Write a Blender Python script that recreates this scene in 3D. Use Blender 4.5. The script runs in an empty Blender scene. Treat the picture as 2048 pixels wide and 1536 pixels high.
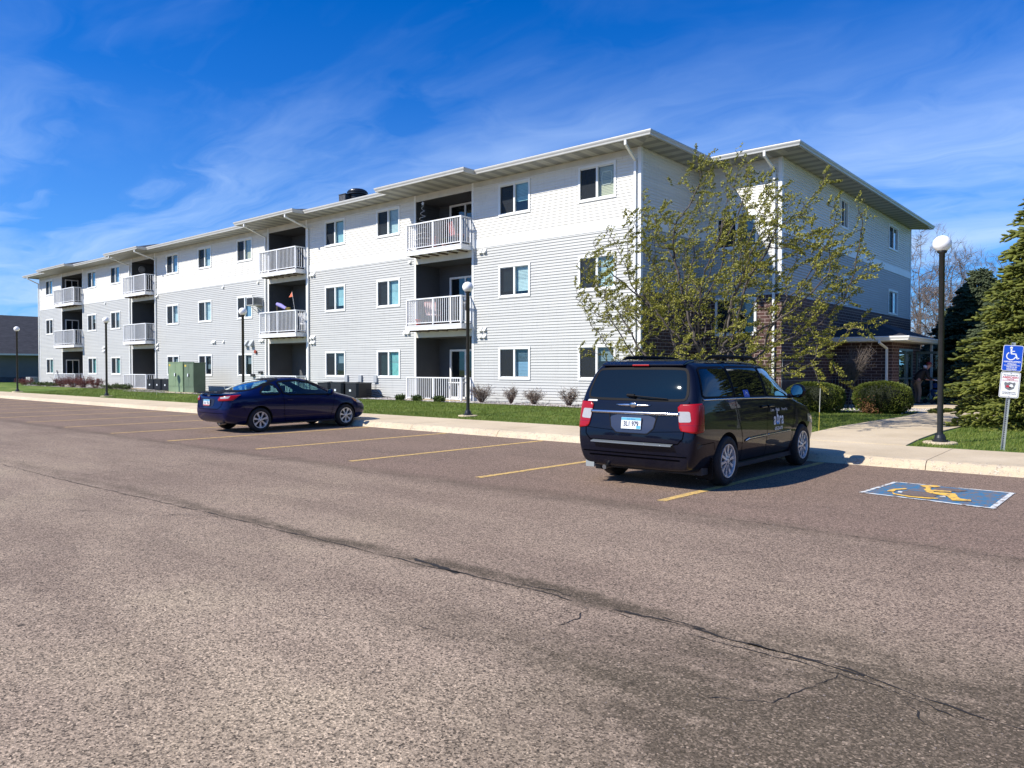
import bpy, bmesh, math, random
import numpy as np
from mathutils import Vector, Matrix, noise
from mathutils.bvhtree import BVHTree
R = math.radians
random.seed(7)
rng = np.random.default_rng(7)
S = bpy.context.scene
COL = S.collection

# ---------------------------------------------------------------- camera
cam = bpy.data.cameras.new('camera')
cam.sensor_width = 36
cam.lens = 1510/2048*36
cam.clip_start = 0.05
cam.clip_end = 3000
co = bpy.data.objects.new('camera', cam)
COL.objects.link(co)
co.location = (12.64, -21.14, 1.6)
co.rotation_euler = (R(90)-math.atan(30/1510), 0, R(40.5))
S.camera = co
S.render.resolution_x = 1024
S.render.resolution_y = 768

# ---------------------------------------------------------------- light
SUN_D = Vector((.30, .60, -.60)).normalized()          # direction the light travels
sun = bpy.data.lights.new('sun', 'SUN')
sun.energy = 5.0
sun.angle = R(.5)
sun.color = (1, .945, .855)
so = bpy.data.objects.new('sun', sun)
COL.objects.link(so)
so.rotation_euler = SUN_D.to_track_quat('-Z', 'Y').to_euler()
so.location = (0, -30, 40)
S.view_settings.view_transform = 'Standard'
S.view_settings.look = 'None'
S.view_settings.exposure = 0.47
S.view_settings.gamma = 1

world = bpy.data.worlds.new('World')
S.world = world
world.use_nodes = True


class N:
    """tiny node-tree helper"""
    def __init__(s, tree):
        s.t = tree
        s.n = tree.nodes
        s.l = tree.links

    def new(s, typ, **kw):
        nd = s.n.new(typ)
        for k, v in kw.items():
            setattr(nd, k, v)
        return nd

    def put(s, sock, v):
        if isinstance(v, bpy.types.NodeSocket):
            s.l.new(v, sock)
        elif v is not None:
            sock.default_value = v

    def math(s, op, a, b=None, c=None, clamp=False):
        nd = s.new('ShaderNodeMath', operation=op, use_clamp=clamp)
        s.put(nd.inputs[0], a)
        if b is not None:
            s.put(nd.inputs[1], b)
        if c is not None:
            s.put(nd.inputs[2], c)
        return nd.outputs[0]

    def noise(s, vec, scale, detail=4, rough=.55, dist=0.0):
        nd = s.new('ShaderNodeTexNoise')
        s.put(nd.inputs['Vector'], vec)
        nd.inputs['Scale'].default_value = scale
        nd.inputs['Detail'].default_value = detail
        nd.inputs['Roughness'].default_value = rough
        nd.inputs['Distortion'].default_value = dist
        return nd.outputs['Fac']

    def ramp(s, fac, stops, interp='LINEAR'):
        nd = s.new('ShaderNodeValToRGB')
        nd.color_ramp.interpolation = interp
        el = nd.color_ramp.elements
        while len(el) < len(stops):
            el.new(0.5)
        for e, (p, c) in zip(el, stops):
            e.position = p
            if not hasattr(c, '__len__'):
                c = (c, c, c)
            e.color = (*c[:3], 1)
        s.put(nd.inputs[0], fac)
        return nd.outputs[0]

    def mix(s, fac, a, b, blend='MIX'):
        nd = s.new('ShaderNodeMix', data_type='RGBA', blend_type=blend)
        s.put(nd.inputs[0], fac)
        for i, v in ((6, a), (7, b)):
            if hasattr(v, '__len__') and not isinstance(v, bpy.types.NodeSocket):
                v = (*v[:3], 1)
            s.put(nd.inputs[i], v)
        return nd.outputs[2]

    def mapping(s, vec, loc=(0, 0, 0), rot=(0, 0, 0), sc=(1, 1, 1)):
        nd = s.new('ShaderNodeMapping')
        s.put(nd.inputs[0], vec)
        nd.inputs[1].default_value = loc
        nd.inputs[2].default_value = rot
        nd.inputs[3].default_value = sc
        return nd.outputs[0]

    def bump(s, h, strength=.3, dist=.01):
        nd = s.new('ShaderNodeBump')
        nd.inputs['Strength'].default_value = strength
        nd.inputs['Distance'].default_value = dist
        s.put(nd.inputs['Height'], h)
        return nd.outputs[0]


def build_world():
    k = N(world.node_tree)
    k.n.clear()
    out = k.new('ShaderNodeOutputWorld')
    bg = k.new('ShaderNodeBackground')
    sky = k.new('ShaderNodeTexSky', sky_type='NISHITA')
    sky.sun_disc = False
    sky.sun_elevation = math.asin(-SUN_D.z)
    sky.sun_rotation = math.atan2(-SUN_D.x, -SUN_D.y)
    sky.air_density = 1.0
    sky.dust_density = .35
    sky.ozone_density = 3.2
    hs = k.new('ShaderNodeHueSaturation')
    hs.inputs['Hue'].default_value = .505
    hs.inputs['Saturation'].default_value = 1.35
    hs.inputs['Value'].default_value = 1.15
    tint = k.mix(1.0, sky.outputs[0], (.27, .78, 1.42), 'MULTIPLY')
    k.l.new(tint, hs.inputs['Color'])
    tc = k.new('ShaderNodeTexCoord')
    sep = k.new('ShaderNodeSeparateXYZ')
    k.l.new(tc.outputs['Generated'], sep.inputs[0])
    den = k.math('ADD', k.math('MAXIMUM', sep.outputs[2], 0.0), .12)
    u = k.math('DIVIDE', sep.outputs[0], den)
    v = k.math('DIVIDE', sep.outputs[1], den)
    cmb = k.new('ShaderNodeCombineXYZ')
    k.put(cmb.inputs[0], u)
    k.put(cmb.inputs[1], v)
    warp = k.noise(cmb.outputs[0], .9, 3, .5)
    wv = k.new('ShaderNodeVectorMath', operation='ADD')
    k.put(wv.inputs[0], cmb.outputs[0])
    k.put(wv.inputs[1], warp)
    p = k.mapping(wv.outputs[0], loc=(1.3, 4.1, 0), rot=(0, 0, R(62)), sc=(.50, 1.15, 1))
    n1 = k.noise(p, 1.0, 7, .55, .35)
    n2 = k.noise(k.mapping(wv.outputs[0], loc=(5, 3, 0), rot=(0, 0, R(48)), sc=(.16, .75, 1)), 2.2, 6, .6, .5)
    c1 = k.ramp(n1, [(.49, 0), (.64, .36), (.80, .9)])
    c2 = k.ramp(n2, [(.50, 0), (.75, 1)])
    cl = k.math('MULTIPLY_ADD', c2, .40, k.math('MULTIPLY', c1, .75), clamp=True)
    col = k.mix(k.math('MULTIPLY', cl, .62), hs.outputs[0], (3.3, 5.2, 10.2))
    # milky wisps low over the horizon
    n3 = k.noise(k.mapping(wv.outputs[0], loc=(0, 8, 0), rot=(0, 0, R(50)), sc=(.10, .55, 1)), 2.0, 6, .6, .4)
    low = k.ramp(sep.outputs[2], [(.0, 1), (.20, .85), (.33, .30), (.44, 0)])
    wl = k.math('MULTIPLY', k.ramp(n3, [(.40, .1), (.66, 1)]), low)
    col = k.mix(k.math('MULTIPLY', wl, .78), col, (6.4, 8.4, 11.6))
    hz = k.ramp(sep.outputs[2], [(0.0, .50), (.08, .26), (.20, .08), (.34, 0)])
    col = k.mix(hz, col, (4.6, 7.0, 10.4))
    k.l.new(col, bg.inputs[0])
    bg.inputs[1].default_value = .074
    k.l.new(bg.outputs[0], out.inputs[0])


build_world()

# ---------------------------------------------------------------- materials
MATS = {}


def mat(name, col=(.5, .5, .5), rough=.6, metal=0, spec=.5, var=0.0, vscale=3.0, bump=0.0, bscale=40.0, coat=0, **kw):
    """principled material with a little procedural mottling"""
    if name in MATS:
        return MATS[name]
    m = bpy.data.materials.new(name)
    m.use_nodes = True
    k = N(m.node_tree)
    b = k.n['Principled BSDF']
    b.inputs['Roughness'].default_value = rough
    b.inputs['Metallic'].default_value = metal
    b.inputs['Specular IOR Level'].default_value = spec
    b.inputs['Coat Weight'].default_value = coat
    b.inputs['Coat Roughness'].default_value = .03
    tc = k.new('ShaderNodeTexCoord')
    if var > 0:
        f = k.noise(tc.outputs['Object'], vscale, 5, .6)
        lo = tuple(c*(1-var) for c in col)
        hi = tuple(min(1, c*(1+var)) for c in col)
        k.put(b.inputs['Base Color'], k.ramp(f, [(.3, lo), (.7, hi)]))
    else:
        b.inputs['Base Color'].default_value = (*col, 1)
    if bump > 0:
        k.put(b.inputs['Normal'], k.bump(k.noise(tc.outputs['Object'], bscale, 3, .6), bump, .01))
    if 'emit' in kw:
        b.inputs['Emission Color'].default_value = (*kw['emit'], 1)
        b.inputs['Emission Strength'].default_value = kw.get('estr', 1)
    MATS[name] = m
    return m


def custom(name):
    m = bpy.data.materials.new(name)
    m.use_nodes = True
    MATS[name] = m
    k = N(m.node_tree)
    return m, k, k.n['Principled BSDF'], k.new('ShaderNodeTexCoord')


def glass_mat(name, tint, opac, refl=1.6, dc=(.006, .009, .011)):
    m = bpy.data.materials.new(name)
    m.use_nodes = True
    MATS[name] = m
    k = N(m.node_tree)
    k.n.clear()
    out = k.new('ShaderNodeOutputMaterial')
    tr = k.new('ShaderNodeBsdfTransparent')
    tr.inputs[0].default_value = (*tint, 1)
    df = k.new('ShaderNodeBsdfDiffuse')
    df.inputs[0].default_value = (*dc, 1)
    gl = k.new('ShaderNodeBsdfGlossy')
    gl.inputs['Roughness'].default_value = .015
    gl.inputs[0].default_value = (.92, 1, 1, 1)
    m1 = k.new('ShaderNodeMixShader')
    m1.inputs[0].default_value = opac
    k.l.new(tr.outputs[0], m1.inputs[1])
    k.l.new(df.outputs[0], m1.inputs[2])
    lw = k.new('ShaderNodeLayerWeight')
    lw.inputs[0].default_value = .5
    f = k.math('MULTIPLY_ADD', k.math('POWER', lw.outputs['Facing'], 4.5), .96, .043)
    f = k.math('MULTIPLY', f, refl, clamp=True)
    m2 = k.new('ShaderNodeMixShader')
    k.put(m2.inputs[0], f)
    k.l.new(m1.outputs[0], m2.inputs[1])
    k.l.new(gl.outputs[0], m2.inputs[2])
    k.l.new(m2.outputs[0], out.inputs[0])
    return m


def make_asphalt():
    m, k, b, tc = custom('asphalt')
    P = tc.outputs['Object']
    fine = k.noise(P, 95, 2, .7)
    vor = k.new('ShaderNodeTexVoronoi', feature='F1')
    k.put(vor.inputs['Vector'], P)
    vor.inputs['Scale'].default_value = 98
    vsep = k.new('ShaderNodeSeparateColor')
    k.l.new(vor.outputs['Color'], vsep.inputs[0])
    big = k.noise(P, .33, 4, .6)
    mid = k.noise(k.mapping(P, sc=(.35, 1.3, 1)), .9, 5, .6, .4)
    base = k.ramp(big, [(.3, (.270, .200, .144)), (.52, (.335, .254, .182)), (.72, (.382, .298, .204))])
    s0 = k.new('ShaderNodeSeparateXYZ')
    k.put(s0.inputs[0], P)
    yw = k.math('MULTIPLY_ADD', k.noise(P, .5, 3, .5), .5, s0.outputs[1])
    lane = k.ramp(k.math('MULTIPLY_ADD', yw, .05, 1.0), [(.12, 0), (.20, .30), (.325, .42), (.345, 1)])
    base = k.mix(lane, base, (.240, .168, .124))          # the parking bays were paved with a darker, redder mix
    base = k.mix(k.ramp(mid, [(.42, 0), (.72, .6)]), base, (.170, .122, .090))
    # worn aggregate : light stones, dark binder
    st = k.ramp(vsep.outputs[0], [(.0, .16), (.22, .60), (.5, 1.02), (.86, 1.35), (1, 1.9)])
    base = k.mix(.95, base, st, 'MULTIPLY')
    fr = k.ramp(fine, [(.30, .62), (.5, 1.0), (.72, 1.28)])
    base = k.mix(.8, base, fr, 'MULTIPLY')
    # oil drips, gum and pale chips scattered over the lot
    for sc_, lo, hi, thr, colr in ((1.7, .035, .05, .62, (.035, .028, .022)), (4.2, .030, .045, .70, (.05, .04, .032)), (3.1, .020, .03, .74, (.55, .50, .42))):
        v2 = k.new('ShaderNodeTexVoronoi', feature='F1')
        k.put(v2.inputs['Vector'], P)
        v2.inputs['Scale'].default_value = sc_
        c2_ = k.new('ShaderNodeSeparateColor')
        k.l.new(v2.outputs['Color'], c2_.inputs[0])
        dd = k.math('MULTIPLY_ADD', k.noise(P, 40, 2, .6), .04, k.math('ADD', v2.outputs['Distance'], -.02))
        m_ = k.math('MULTIPLY', k.ramp(dd, [(lo, 1), (hi, 0)]), k.ramp(c2_.outputs[1], [(thr, 0), (thr+.01, 1)]))
        base = k.mix(k.math('MULTIPLY', m_, .8), base, colr)
    # dark residue along the paving joints (wear with its own shape) and oily strip
    sp = k.new('ShaderNodeSeparateXYZ')
    k.put(sp.inputs[0], P)
    wob = k.math('MULTIPLY_ADD', k.noise(P, .8, 4, .65), .7, -.35)
    y = k.math('ADD', sp.outputs[1], wob)
    patch = k.noise(k.mapping(P, sc=(1, 1.6, 1)), 1.5, 5, .7)

    def band(yc, w, amt):
        d = k.math('ABSOLUTE', k.math('SUBTRACT', y, yc))
        f = k.math('SUBTRACT', 1, k.math('DIVIDE', d, w), clamp=True)
        return k.math('MULTIPLY', k.math('MULTIPLY', f, amt), k.ramp(patch, [(.34, .25), (.56, 1)]))
    xr = k.math('DIVIDE', k.math('SUBTRACT', sp.outputs[0], 8.6), 2.2, clamp=True)
    f1 = band(-16.86, .17, 1.5)
    f1 = k.math('MULTIPLY', f1, k.math('MULTIPLY_ADD', k.math('DIVIDE', sp.outputs[0], 9.0, clamp=True), .75, .25))
    f2 = k.math('MULTIPLY', band(-17.78, .42, 1.9), xr)
    f3 = band(-13.55, .35, .55)
    f = k.math('MAXIMUM', k.math('MAXIMUM', f1, f2), f3)
    # broad stained corner on the near right
    dx = k.math('SUBTRACT', sp.outputs[0], 12.0)
    dy = k.math('SUBTRACT', sp.outputs[1], -17.75)
    d = k.math('SQRT', k.math('ADD', k.math('POWER', dx, 2), k.math('MULTIPLY', k.math('POWER', dy, 2), 1.3)))
    f4 = k.math('MULTIPLY', k.math('SUBTRACT', 1, k.math('DIVIDE', d, 2.2), clamp=True), k.ramp(patch, [(.36, .5), (.56, 2.4)]))
    f = k.math('MAXIMUM', f, f4, clamp=True)
    fleck = k.ramp(vsep.outputs[1], [(.0, .55), (.6, 1), (.85, .8), (.95, .35)])
    base = k.mix(k.math('MULTIPLY', k.math('MULTIPLY', f, .92), fleck), base, (.058, .045, .027))
    k.put(b.inputs['Base Color'], base)
    b.inputs['Roughness'].default_value = .9
    b.inputs['Specular IOR Level'].default_value = .25
    h = k.math('ADD', vsep.outputs[0], k.math('MULTIPLY', fine, 1.2))
    k.put(b.inputs['Normal'], k.bump(h, .75, .006))
    return m


def make_concrete():
    m, k, b, tc = custom('concrete')
    P = tc.outputs['Object']
    a = k.noise(P, .7, 5, .6)
    c = k.ramp(a, [(.3, (.50, .40, .265)), (.7, (.64, .525, .365))])
    f = k.noise(P, 60, 3, .7)
    c = k.mix(.55, c, k.ramp(f, [(.3, .7), (.55, 1.0), (.8, 1.2)]), 'MULTIPLY')
    sp = k.new('ShaderNodeSeparateXYZ')
    k.put(sp.inputs[0], P)
    # spalled, pitted strip at the kerb edge
    e = k.ramp(k.math('ADD', sp.outputs[1], 8.0), [(.0, 1), (.42, .8), (.6, 0)])
    e = k.math('MULTIPLY', e, k.ramp(k.noise(P, 9, 5, .75), [(.50, 0), (.60, 1)]))
    pit = k.ramp(k.noise(P, 38, 3, .8), [(.4, (.20, .14, .10)), (.6, (.62, .56, .45))])
    c = k.mix(k.math('MULTIPLY', e, .8), c, pit)
    c = k.mix(k.ramp(k.noise(P, 2.3, 6, .75), [(.55, 0), (.8, .35)]), c, (.30, .24, .17))
    k.put(b.inputs['Base Color'], c)
    b.inputs['Roughness'].default_value = .85
    k.put(b.inputs['Normal'], k.bump(k.math('MULTIPLY_ADD', e, k.noise(P, 30, 3, .8), k.math('MULTIPLY', f, .5)), .5, .012))
    return m


def make_grass():
    m, k, b, tc = custom('grass')
    P = tc.outputs['Object']
    a = k.noise(k.mapping(P, sc=(.35, 1.5, 1)), 1.2, 5, .6)
    c = k.ramp(a, [(.3, (.060, .110, .014)), (.5, (.105, .165, .024)), (.66, (.17, .21, .045)), (.8, (.28, .27, .10))])
    f = k.noise(P, 28, 4, .75)
    c = k.mix(.8, c, k.ramp(f, [(.3, .45), (.5, 1), (.75, 1.5)]), 'MULTIPLY')
    k.put(b.inputs['Base Color'], c)
    b.inputs['Roughness'].default_value = .8
    b.inputs['Specular IOR Level'].default_value = .2
    k.put(b.inputs['Normal'], k.bump(f, .8, .03))
    return m


def make_siding(name, col):
    m, k, b, tc = custom(name)
    P = tc.outputs['Object']
    a = k.noise(k.mapping(P, sc=(.12, .12, 2.2)), 3, 4, .6)
    c = k.mix(.9, col, k.ramp(a, [(.3, .93), (.7, 1.04)]), 'MULTIPLY')
    g = k.noise(P, .35, 3, .6)
    c = k.mix(k.ramp(g, [(.5, 0), (.85, .14)]), c, tuple(x*.72 for x in col))
    st = k.noise(k.mapping(P, sc=(5, 5, .22)), 1.6, 5, .65)
    c = k.mix(k.ramp(st, [(.52, 0), (.74, .22)]), c, tuple(x*.62 for x in col))
    sp = k.new('ShaderNodeSeparateXYZ')
    k.put(sp.inputs[0], P)
    row = k.math('FLOOR', k.math('DIVIDE', sp.outputs[2], .205))
    sh = k.math('FRACT', k.math('MULTIPLY', k.math('SINE', k.math('MULTIPLY', row, 12.9)), 43.7))
    along = k.math('ADD', sp.outputs[0], sp.outputs[1])
    fr = k.math('FRACT', k.math('ADD', k.math('DIVIDE', along, 3.7), sh))
    c = k.mix(k.ramp(fr, [(0, .32), (.0035, .25), (.005, 0), (1, 0)]), c, tuple(x*.45 for x in col))
    # each course weathers a little differently
    lv = k.math('FRACT', k.math('MULTIPLY', k.math('SINE', k.math('ADD', k.math('MULTIPLY', row, 7.3), k.math('FLOOR', k.math('ADD', k.math('DIVIDE', along, 3.7), sh)))), 91.3))
    c = k.mix(1, c, k.ramp(lv, [(0, .978), (1, 1.01)]), 'MULTIPLY')
    k.put(b.inputs['Base Color'], c)
    b.inputs['Roughness'].default_value = .5
    b.inputs['Specular IOR Level'].default_value = .35
    k.put(b.inputs['Normal'], k.bump(k.noise(k.mapping(P, sc=(.5, .5, 6)), 9, 3, .6), .08, .01))
    return m


def make_brick(name, w, h, offs=.5, rot=False):
    m, k, b, tc = custom(name)
    sp = k.new('ShaderNodeSeparateXYZ')
    k.l.new(tc.outputs['Object'], sp.inputs[0])
    cm = k.new('ShaderNodeCombineXYZ')
    k.put(cm.inputs[0], k.math('ADD', sp.outputs[0], sp.outputs[1]))
    k.put(cm.inputs[1], sp.outputs[2])
    bt = k.new('ShaderNodeTexBrick', offset=offs)
    k.l.new(cm.outputs[0], bt.inputs['Vector'])
    bt.inputs['Color1'].default_value = (.085, .038, .031, 1)
    bt.inputs['Color2'].default_value = (.048, .023, .022, 1)
    bt.inputs['Mortar'].default_value = (.34, .27, .24, 1)
    bt.inputs['Scale'].default_value = 1
    bt.inputs['Mortar Size'].default_value = .009
    bt.inputs['Mortar Smooth'].default_value = .1
    bt.inputs['Bias'].default_value = -.1
    bt.inputs['Brick Width'].default_value = w
    bt.inputs['Row Height'].default_value = h
    c = k.mix(.6, bt.outputs[0], k.ramp(k.noise(tc.outputs['Object'], 18, 4, .7), [(.3, .7), (.7, 1.3)]), 'MULTIPLY')
    k.put(b.inputs['Base Color'], c)
    b.inputs['Roughness'].default_value = .85
    k.put(b.inputs['Normal'], k.bump(k.math('SUBTRACT', 1, bt.outputs['Fac']), .6, .01))
    return m


def make_shingle():
    m, k, b, tc = custom('shingles')
    sp = k.new('ShaderNodeSeparateXYZ')
    k.l.new(tc.outputs['Object'], sp.inputs[0])
    cm = k.new('ShaderNodeCombineXYZ')
    k.put(cm.inputs[0], k.math('ADD', sp.outputs[0], sp.outputs[1]))
    k.put(cm.inputs[1], k.math('MULTIPLY', sp.outputs[2], 2.2))
    bt = k.new('ShaderNodeTexBrick')
    k.l.new(cm.outputs[0], bt.inputs['Vector'])
    bt.inputs['Color1'].default_value = (.040, .042, .052, 1)
    bt.inputs['Color2'].default_value = (.022, .024, .032, 1)
    bt.inputs['Mortar'].default_value = (.010, .011, .014, 1)
    bt.inputs['Scale'].default_value = 1
    bt.inputs['Mortar Size'].default_value = .006
    bt.inputs['Brick Width'].default_value = .33
    bt.inputs['Row Height'].default_value = .14
    c = k.mix(.7, bt.outputs[0], k.ramp(k.noise(tc.outputs['Object'], 30, 4, .7), [(.3, .6), (.7, 1.5)]), 'MULTIPLY')
    k.put(b.inputs['Base Color'], c)
    b.inputs['Roughness'].default_value = .95
    return m


def make_soffit():
    m, k, b, tc = custom('soffit')
    sp = k.new('ShaderNodeSeparateXYZ')
    k.l.new(tc.outputs['Object'], sp.inputs[0])
    uvn = k.new('ShaderNodeUVMap')
    us = k.new('ShaderNodeSeparateXYZ')
    k.l.new(uvn.outputs[0], us.inputs[0])
    t = k.math('FRACT', k.math('MULTIPLY', us.outputs[0], 1/.61))
    band = k.ramp(t, [(0, 0), (.48, 0), (.52, 1), (.98, 1), (1, 0)])
    t2 = k.math('FRACT', k.math('MULTIPLY', us.outputs[0], 1/.1525))
    gro = k.ramp(t2, [(0, .55), (.06, .75), (.12, 1), (1, 1)])
    c = k.mix(band, (.42, .41, .37), (.25, .25, .235))
    c = k.mix(1, c, gro, 'MULTIPLY')
    k.put(b.inputs['Base Color'], c)
    b.inputs['Roughness'].default_value = .6
    return m


def make_leaf(name, a, bcol, trans=.25, scale=3.0):
    m, k, b, tc = custom(name)
    oi = k.noise(tc.outputs['Object'], scale, 3, .7)
    g = k.new('ShaderNodeNewGeometry')
    f = k.math('MULTIPLY_ADD', g.outputs['Random Per Island'], .6, k.math('MULTIPLY', oi, .5))
    c = k.ramp(f, [(.2, a), (.8, bcol)])
    k.put(b.inputs['Base Color'], c)
    b.inputs['Roughness'].default_value = .55
    b.inputs['Specular IOR Level'].default_value = .3
    tr = k.new('ShaderNodeBsdfTranslucent')
    k.put(tr.inputs[0], c)
    mx = k.new('ShaderNodeMixShader')
    mx.inputs[0].default_value = trans
    out = [n for n in k.n if n.type == 'OUTPUT_MATERIAL'][0]
    k.l.new(b.outputs[0], mx.inputs[1])
    k.l.new(tr.outputs[0], mx.inputs[2])
    k.l.new(mx.outputs[0], out.inputs[0])
    return m


ASPH = make_asphalt()
CONC = make_concrete()
GRASS = make_grass()
SID_W = make_siding('white_siding', (.765, .745, .685))
SID_G = make_siding('grey_siding', (.468, .470, .448))
BRICK = make_brick('brick', .36, .118)
SOLDIER = make_brick('soldier_brick', .118, .40, 0)
SHING = make_shingle()
SOFF = make_soffit()
TRIM = mat('white_trim', (.80, .80, .77), .4, var=.05, vscale=2)
TRIMG = mat('rail_white', (.78, .79, .80), .38, var=.05, vscale=4)
DARKRM = mat('room_shade', (.035, .040, .045), .9, var=.3, vscale=1)  # near-black tone stands in for the shade indoors
GLASS = glass_mat('window_glass', (.84, .92, .92), .05, 1.5)
BLIND = mat('blind_cloth', (.42, .62, .64), .8, var=.08, vscale=6)
BLACKM = mat('black_metal', (.014, .016, .018), .38, var=.3, vscale=8)
CONDM = mat('condenser_black', (.012, .013, .016), .5, var=.3, vscale=10)


# ---------------------------------------------------------------- mesh builder
class MB:
    def __init__(s):
        s.v = []
        s.f = []
        s.m = []
        s.uv = []
        s.mats = []

    def mi(s, m):
        if m is None:
            return 0
        if m not in s.mats:
            s.mats.append(m)
        return s.mats.index(m)

    def face(s, pts, m=None, uv=None):
        i = len(s.v)
        s.v += [tuple(p) for p in pts]
        s.f.append(tuple(range(i, i+len(pts))))
        s.m.append(s.mi(m))
        s.uv.append(uv)

    def box(s, x0, x1, y0, y1, z0, z1, m=None, skip=''):
        x0, x1 = min(x0, x1), max(x0, x1)
        y0, y1 = min(y0, y1), max(y0, y1)
        z0, z1 = min(z0, z1), max(z0, z1)
        c = [(x0, y0, z0), (x1, y0, z0), (x1, y1, z0), (x0, y1, z0), (x0, y0, z1), (x1, y0, z1), (x1, y1, z1), (x0, y1, z1)]
        i = len(s.v)
        s.v += c
        k = s.mi(m)
        for n, q in (('b', (0, 3, 2, 1)), ('t', (4, 5, 6, 7)), ('f', (0, 1, 5, 4)), ('r', (1, 2, 6, 5)), ('k', (2, 3, 7, 6)), ('l', (3, 0, 4, 7))):
            if n in skip:
                continue
            s.f.append(tuple(i+j for j in q))
            s.m.append(k)
            s.uv.append(None)

    def obox(s, c, ax, ay, az, m=None):
        """box centred c with half-axis vectors"""
        c, ax, ay, az = Vector(c), Vector(ax), Vector(ay), Vector(az)
        p = [c+i*ax+j*ay+k_*az for k_ in (-1, 1) for (i, j) in ((-1, -1), (1, -1), (1, 1), (-1, 1))]
        i = len(s.v)
        s.v += [tuple(q) for q in p]
        k = s.mi(m)
        for q in ((0, 3, 2, 1), (4, 5, 6, 7), (0, 1, 5, 4), (1, 2, 6, 5), (2, 3, 7, 6), (3, 0, 4, 7)):
            s.f.append(tuple(i+j for j in q))
            s.m.append(k)
            s.uv.append(None)

    def tube(s, pts, r, n=8, m=None, cap=True, flat=1.0):
        """tube through pts; r number or list"""
        pts = [Vector(p) for p in pts]
        if not hasattr(r, '__len__'):
            r = [r]*len(pts)
        k = s.mi(m)
        up = None
        rings = []
        for i, p in enumerate(pts):
            t = (pts[min(i+1, len(pts)-1)]-pts[max(i-1, 0)])
            if t.length < 1e-9:
                t = Vector((0, 0, 1))
            t.normalize()
            if up is None:
                a = Vector((0, 0, 1)) if abs(t.z) < .9 else Vector((0, 1, 0))
                up = t.cross(a).normalized()
            else:
                up = (up-t*up.dot(t)).normalized()
            w = t.cross(up)
            base = len(s.v)
            for j in range(n):
                an = 2*math.pi*j/n
                s.v.append(tuple(p+up*math.cos(an)*r[i]+w*math.sin(an)*r[i]*flat))
            rings.append(base)
        for a, b in zip(rings[:-1], rings[1:]):
            for j in range(n):
                s.f.append((a+j, a+(j+1) % n, b+(j+1) % n, b+j))
                s.m.append(k)
                s.uv.append(None)
        if cap:
            s.f.append(tuple(rings[0]+j for j in range(n))[::-1])
            s.f.append(tuple(rings[-1]+j for j in range(n)))
            s.m += [k, k]
            s.uv += [None, None]

    def lathe(s, prof, c=(0, 0, 0), axis='z', n=24, m=None):
        """prof: list of (r,h) along axis"""
        k = s.mi(m)
        base = len(s.v)
        for (r, h) in prof:
            for j in range(n):
                an = 2*math.pi*j/n
                a, b = r*math.cos(an), r*math.sin(an)
                if axis == 'z':
                    p = (c[0]+a, c[1]+b, c[2]+h)
                elif axis == 'x':
                    p = (c[0]+h, c[1]+a, c[2]+b)
                else:
                    p = (c[0]-a, c[1]+h, c[2]+b)
                s.v.append(p)
        for i in range(len(prof)-1):
            for j in range(n):
                a = base+i*n+j
                b = base+i*n+(j+1) % n
                s.f.append((a, b, b+n, a+n))
                s.m.append(k)
                s.uv.append(None)

    def extrude(s, poly, fn, m=None):
        """poly list of 2-D points; fn(p,t) -> 3-D for t in 0,1"""
        k = s.mi(m)
        n = len(poly)
        base = len(s.v)
        for t in (0, 1):
            for p in poly:
                s.v.append(tuple(fn(p, t)))
        for j in range(n):
            s.f.append((base+j, base+(j+1) % n, base+n+(j+1) % n, base+n+j))
        s.f.append(tuple(base+j for j in range(n))[::-1])
        s.f.append(tuple(base+n+j for j in range(n)))
        s.m += [k]*(n+2)
        s.uv += [None]*(n+2)

    def build(s, name, m=None, parent=None, smooth=False, recalc=False, bevel=0, sub=0, loc=None):
        me = bpy.data.meshes.new(name)
        me.from_pydata(s.v, [], s.f)
        ms = s.mats if s.mats else []
        if m is not None and not ms:
            ms = [m]
        for q in ms:
            me.materials.append(q)
        if s.mats:
            me.polygons.foreach_set('material_index', s.m)
        if any(u is not None for u in s.uv):
            ul = me.uv_layers.new(name='UVMap')
            li = 0
            for fi, u in enumerate(s.uv):
                for c in range(len(s.f[fi])):
                    if u is not None:
                        ul.data[li].uv = u[c]
                    li += 1
        if recalc:
            bm = bmesh.new()
            bm.from_mesh(me)
            bmesh.ops.remove_doubles(bm, verts=bm.verts, dist=1e-5)
            bmesh.ops.recalc_face_normals(bm, faces=bm.faces)
            bm.to_mesh(me)
            bm.free()
        if smooth:
            me.polygons.foreach_set('use_smooth', [True]*len(me.polygons))
        me.update()
        o = bpy.data.objects.new(name, me)
        COL.objects.link(o)
        if parent:
            o.parent = parent
        if loc:
            o.location = loc
        if bevel:
            b = o.modifiers.new('bevel', 'BEVEL')
            b.width = bevel
            b.segments = 2
            b.limit_method = 'ANGLE'
            b.angle_limit = R(40)
        if sub:
            q = o.modifiers.new('sub', 'SUBSURF')
            q.levels = sub
            q.render_levels = sub
        return o


def thing(name, label, cat, loc=(0, 0, 0), rz=0, group=None, rot=None):
    o = bpy.data.objects.new(name, None)
    COL.objects.link(o)
    o.location = loc
    o.rotation_euler = rot if rot else (0, 0, rz)
    o.empty_display_size = .2
    return tag(o, label, cat, group)


def tag(o, label, cat, group=None):
    o['label'] = label
    o['category'] = cat
    if group:
        o['group'] = group
    return o


def struct(o):
    o['kind'] = 'structure'
    return o


def stuff(o):
    o['kind'] = 'stuff'
    return o


def copy_tree(o, parent=None):
    c = o.copy()
    COL.objects.link(c)
    c.parent = parent
    for ch in list(o.children):
        copy_tree(ch, c)
    return c


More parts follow.
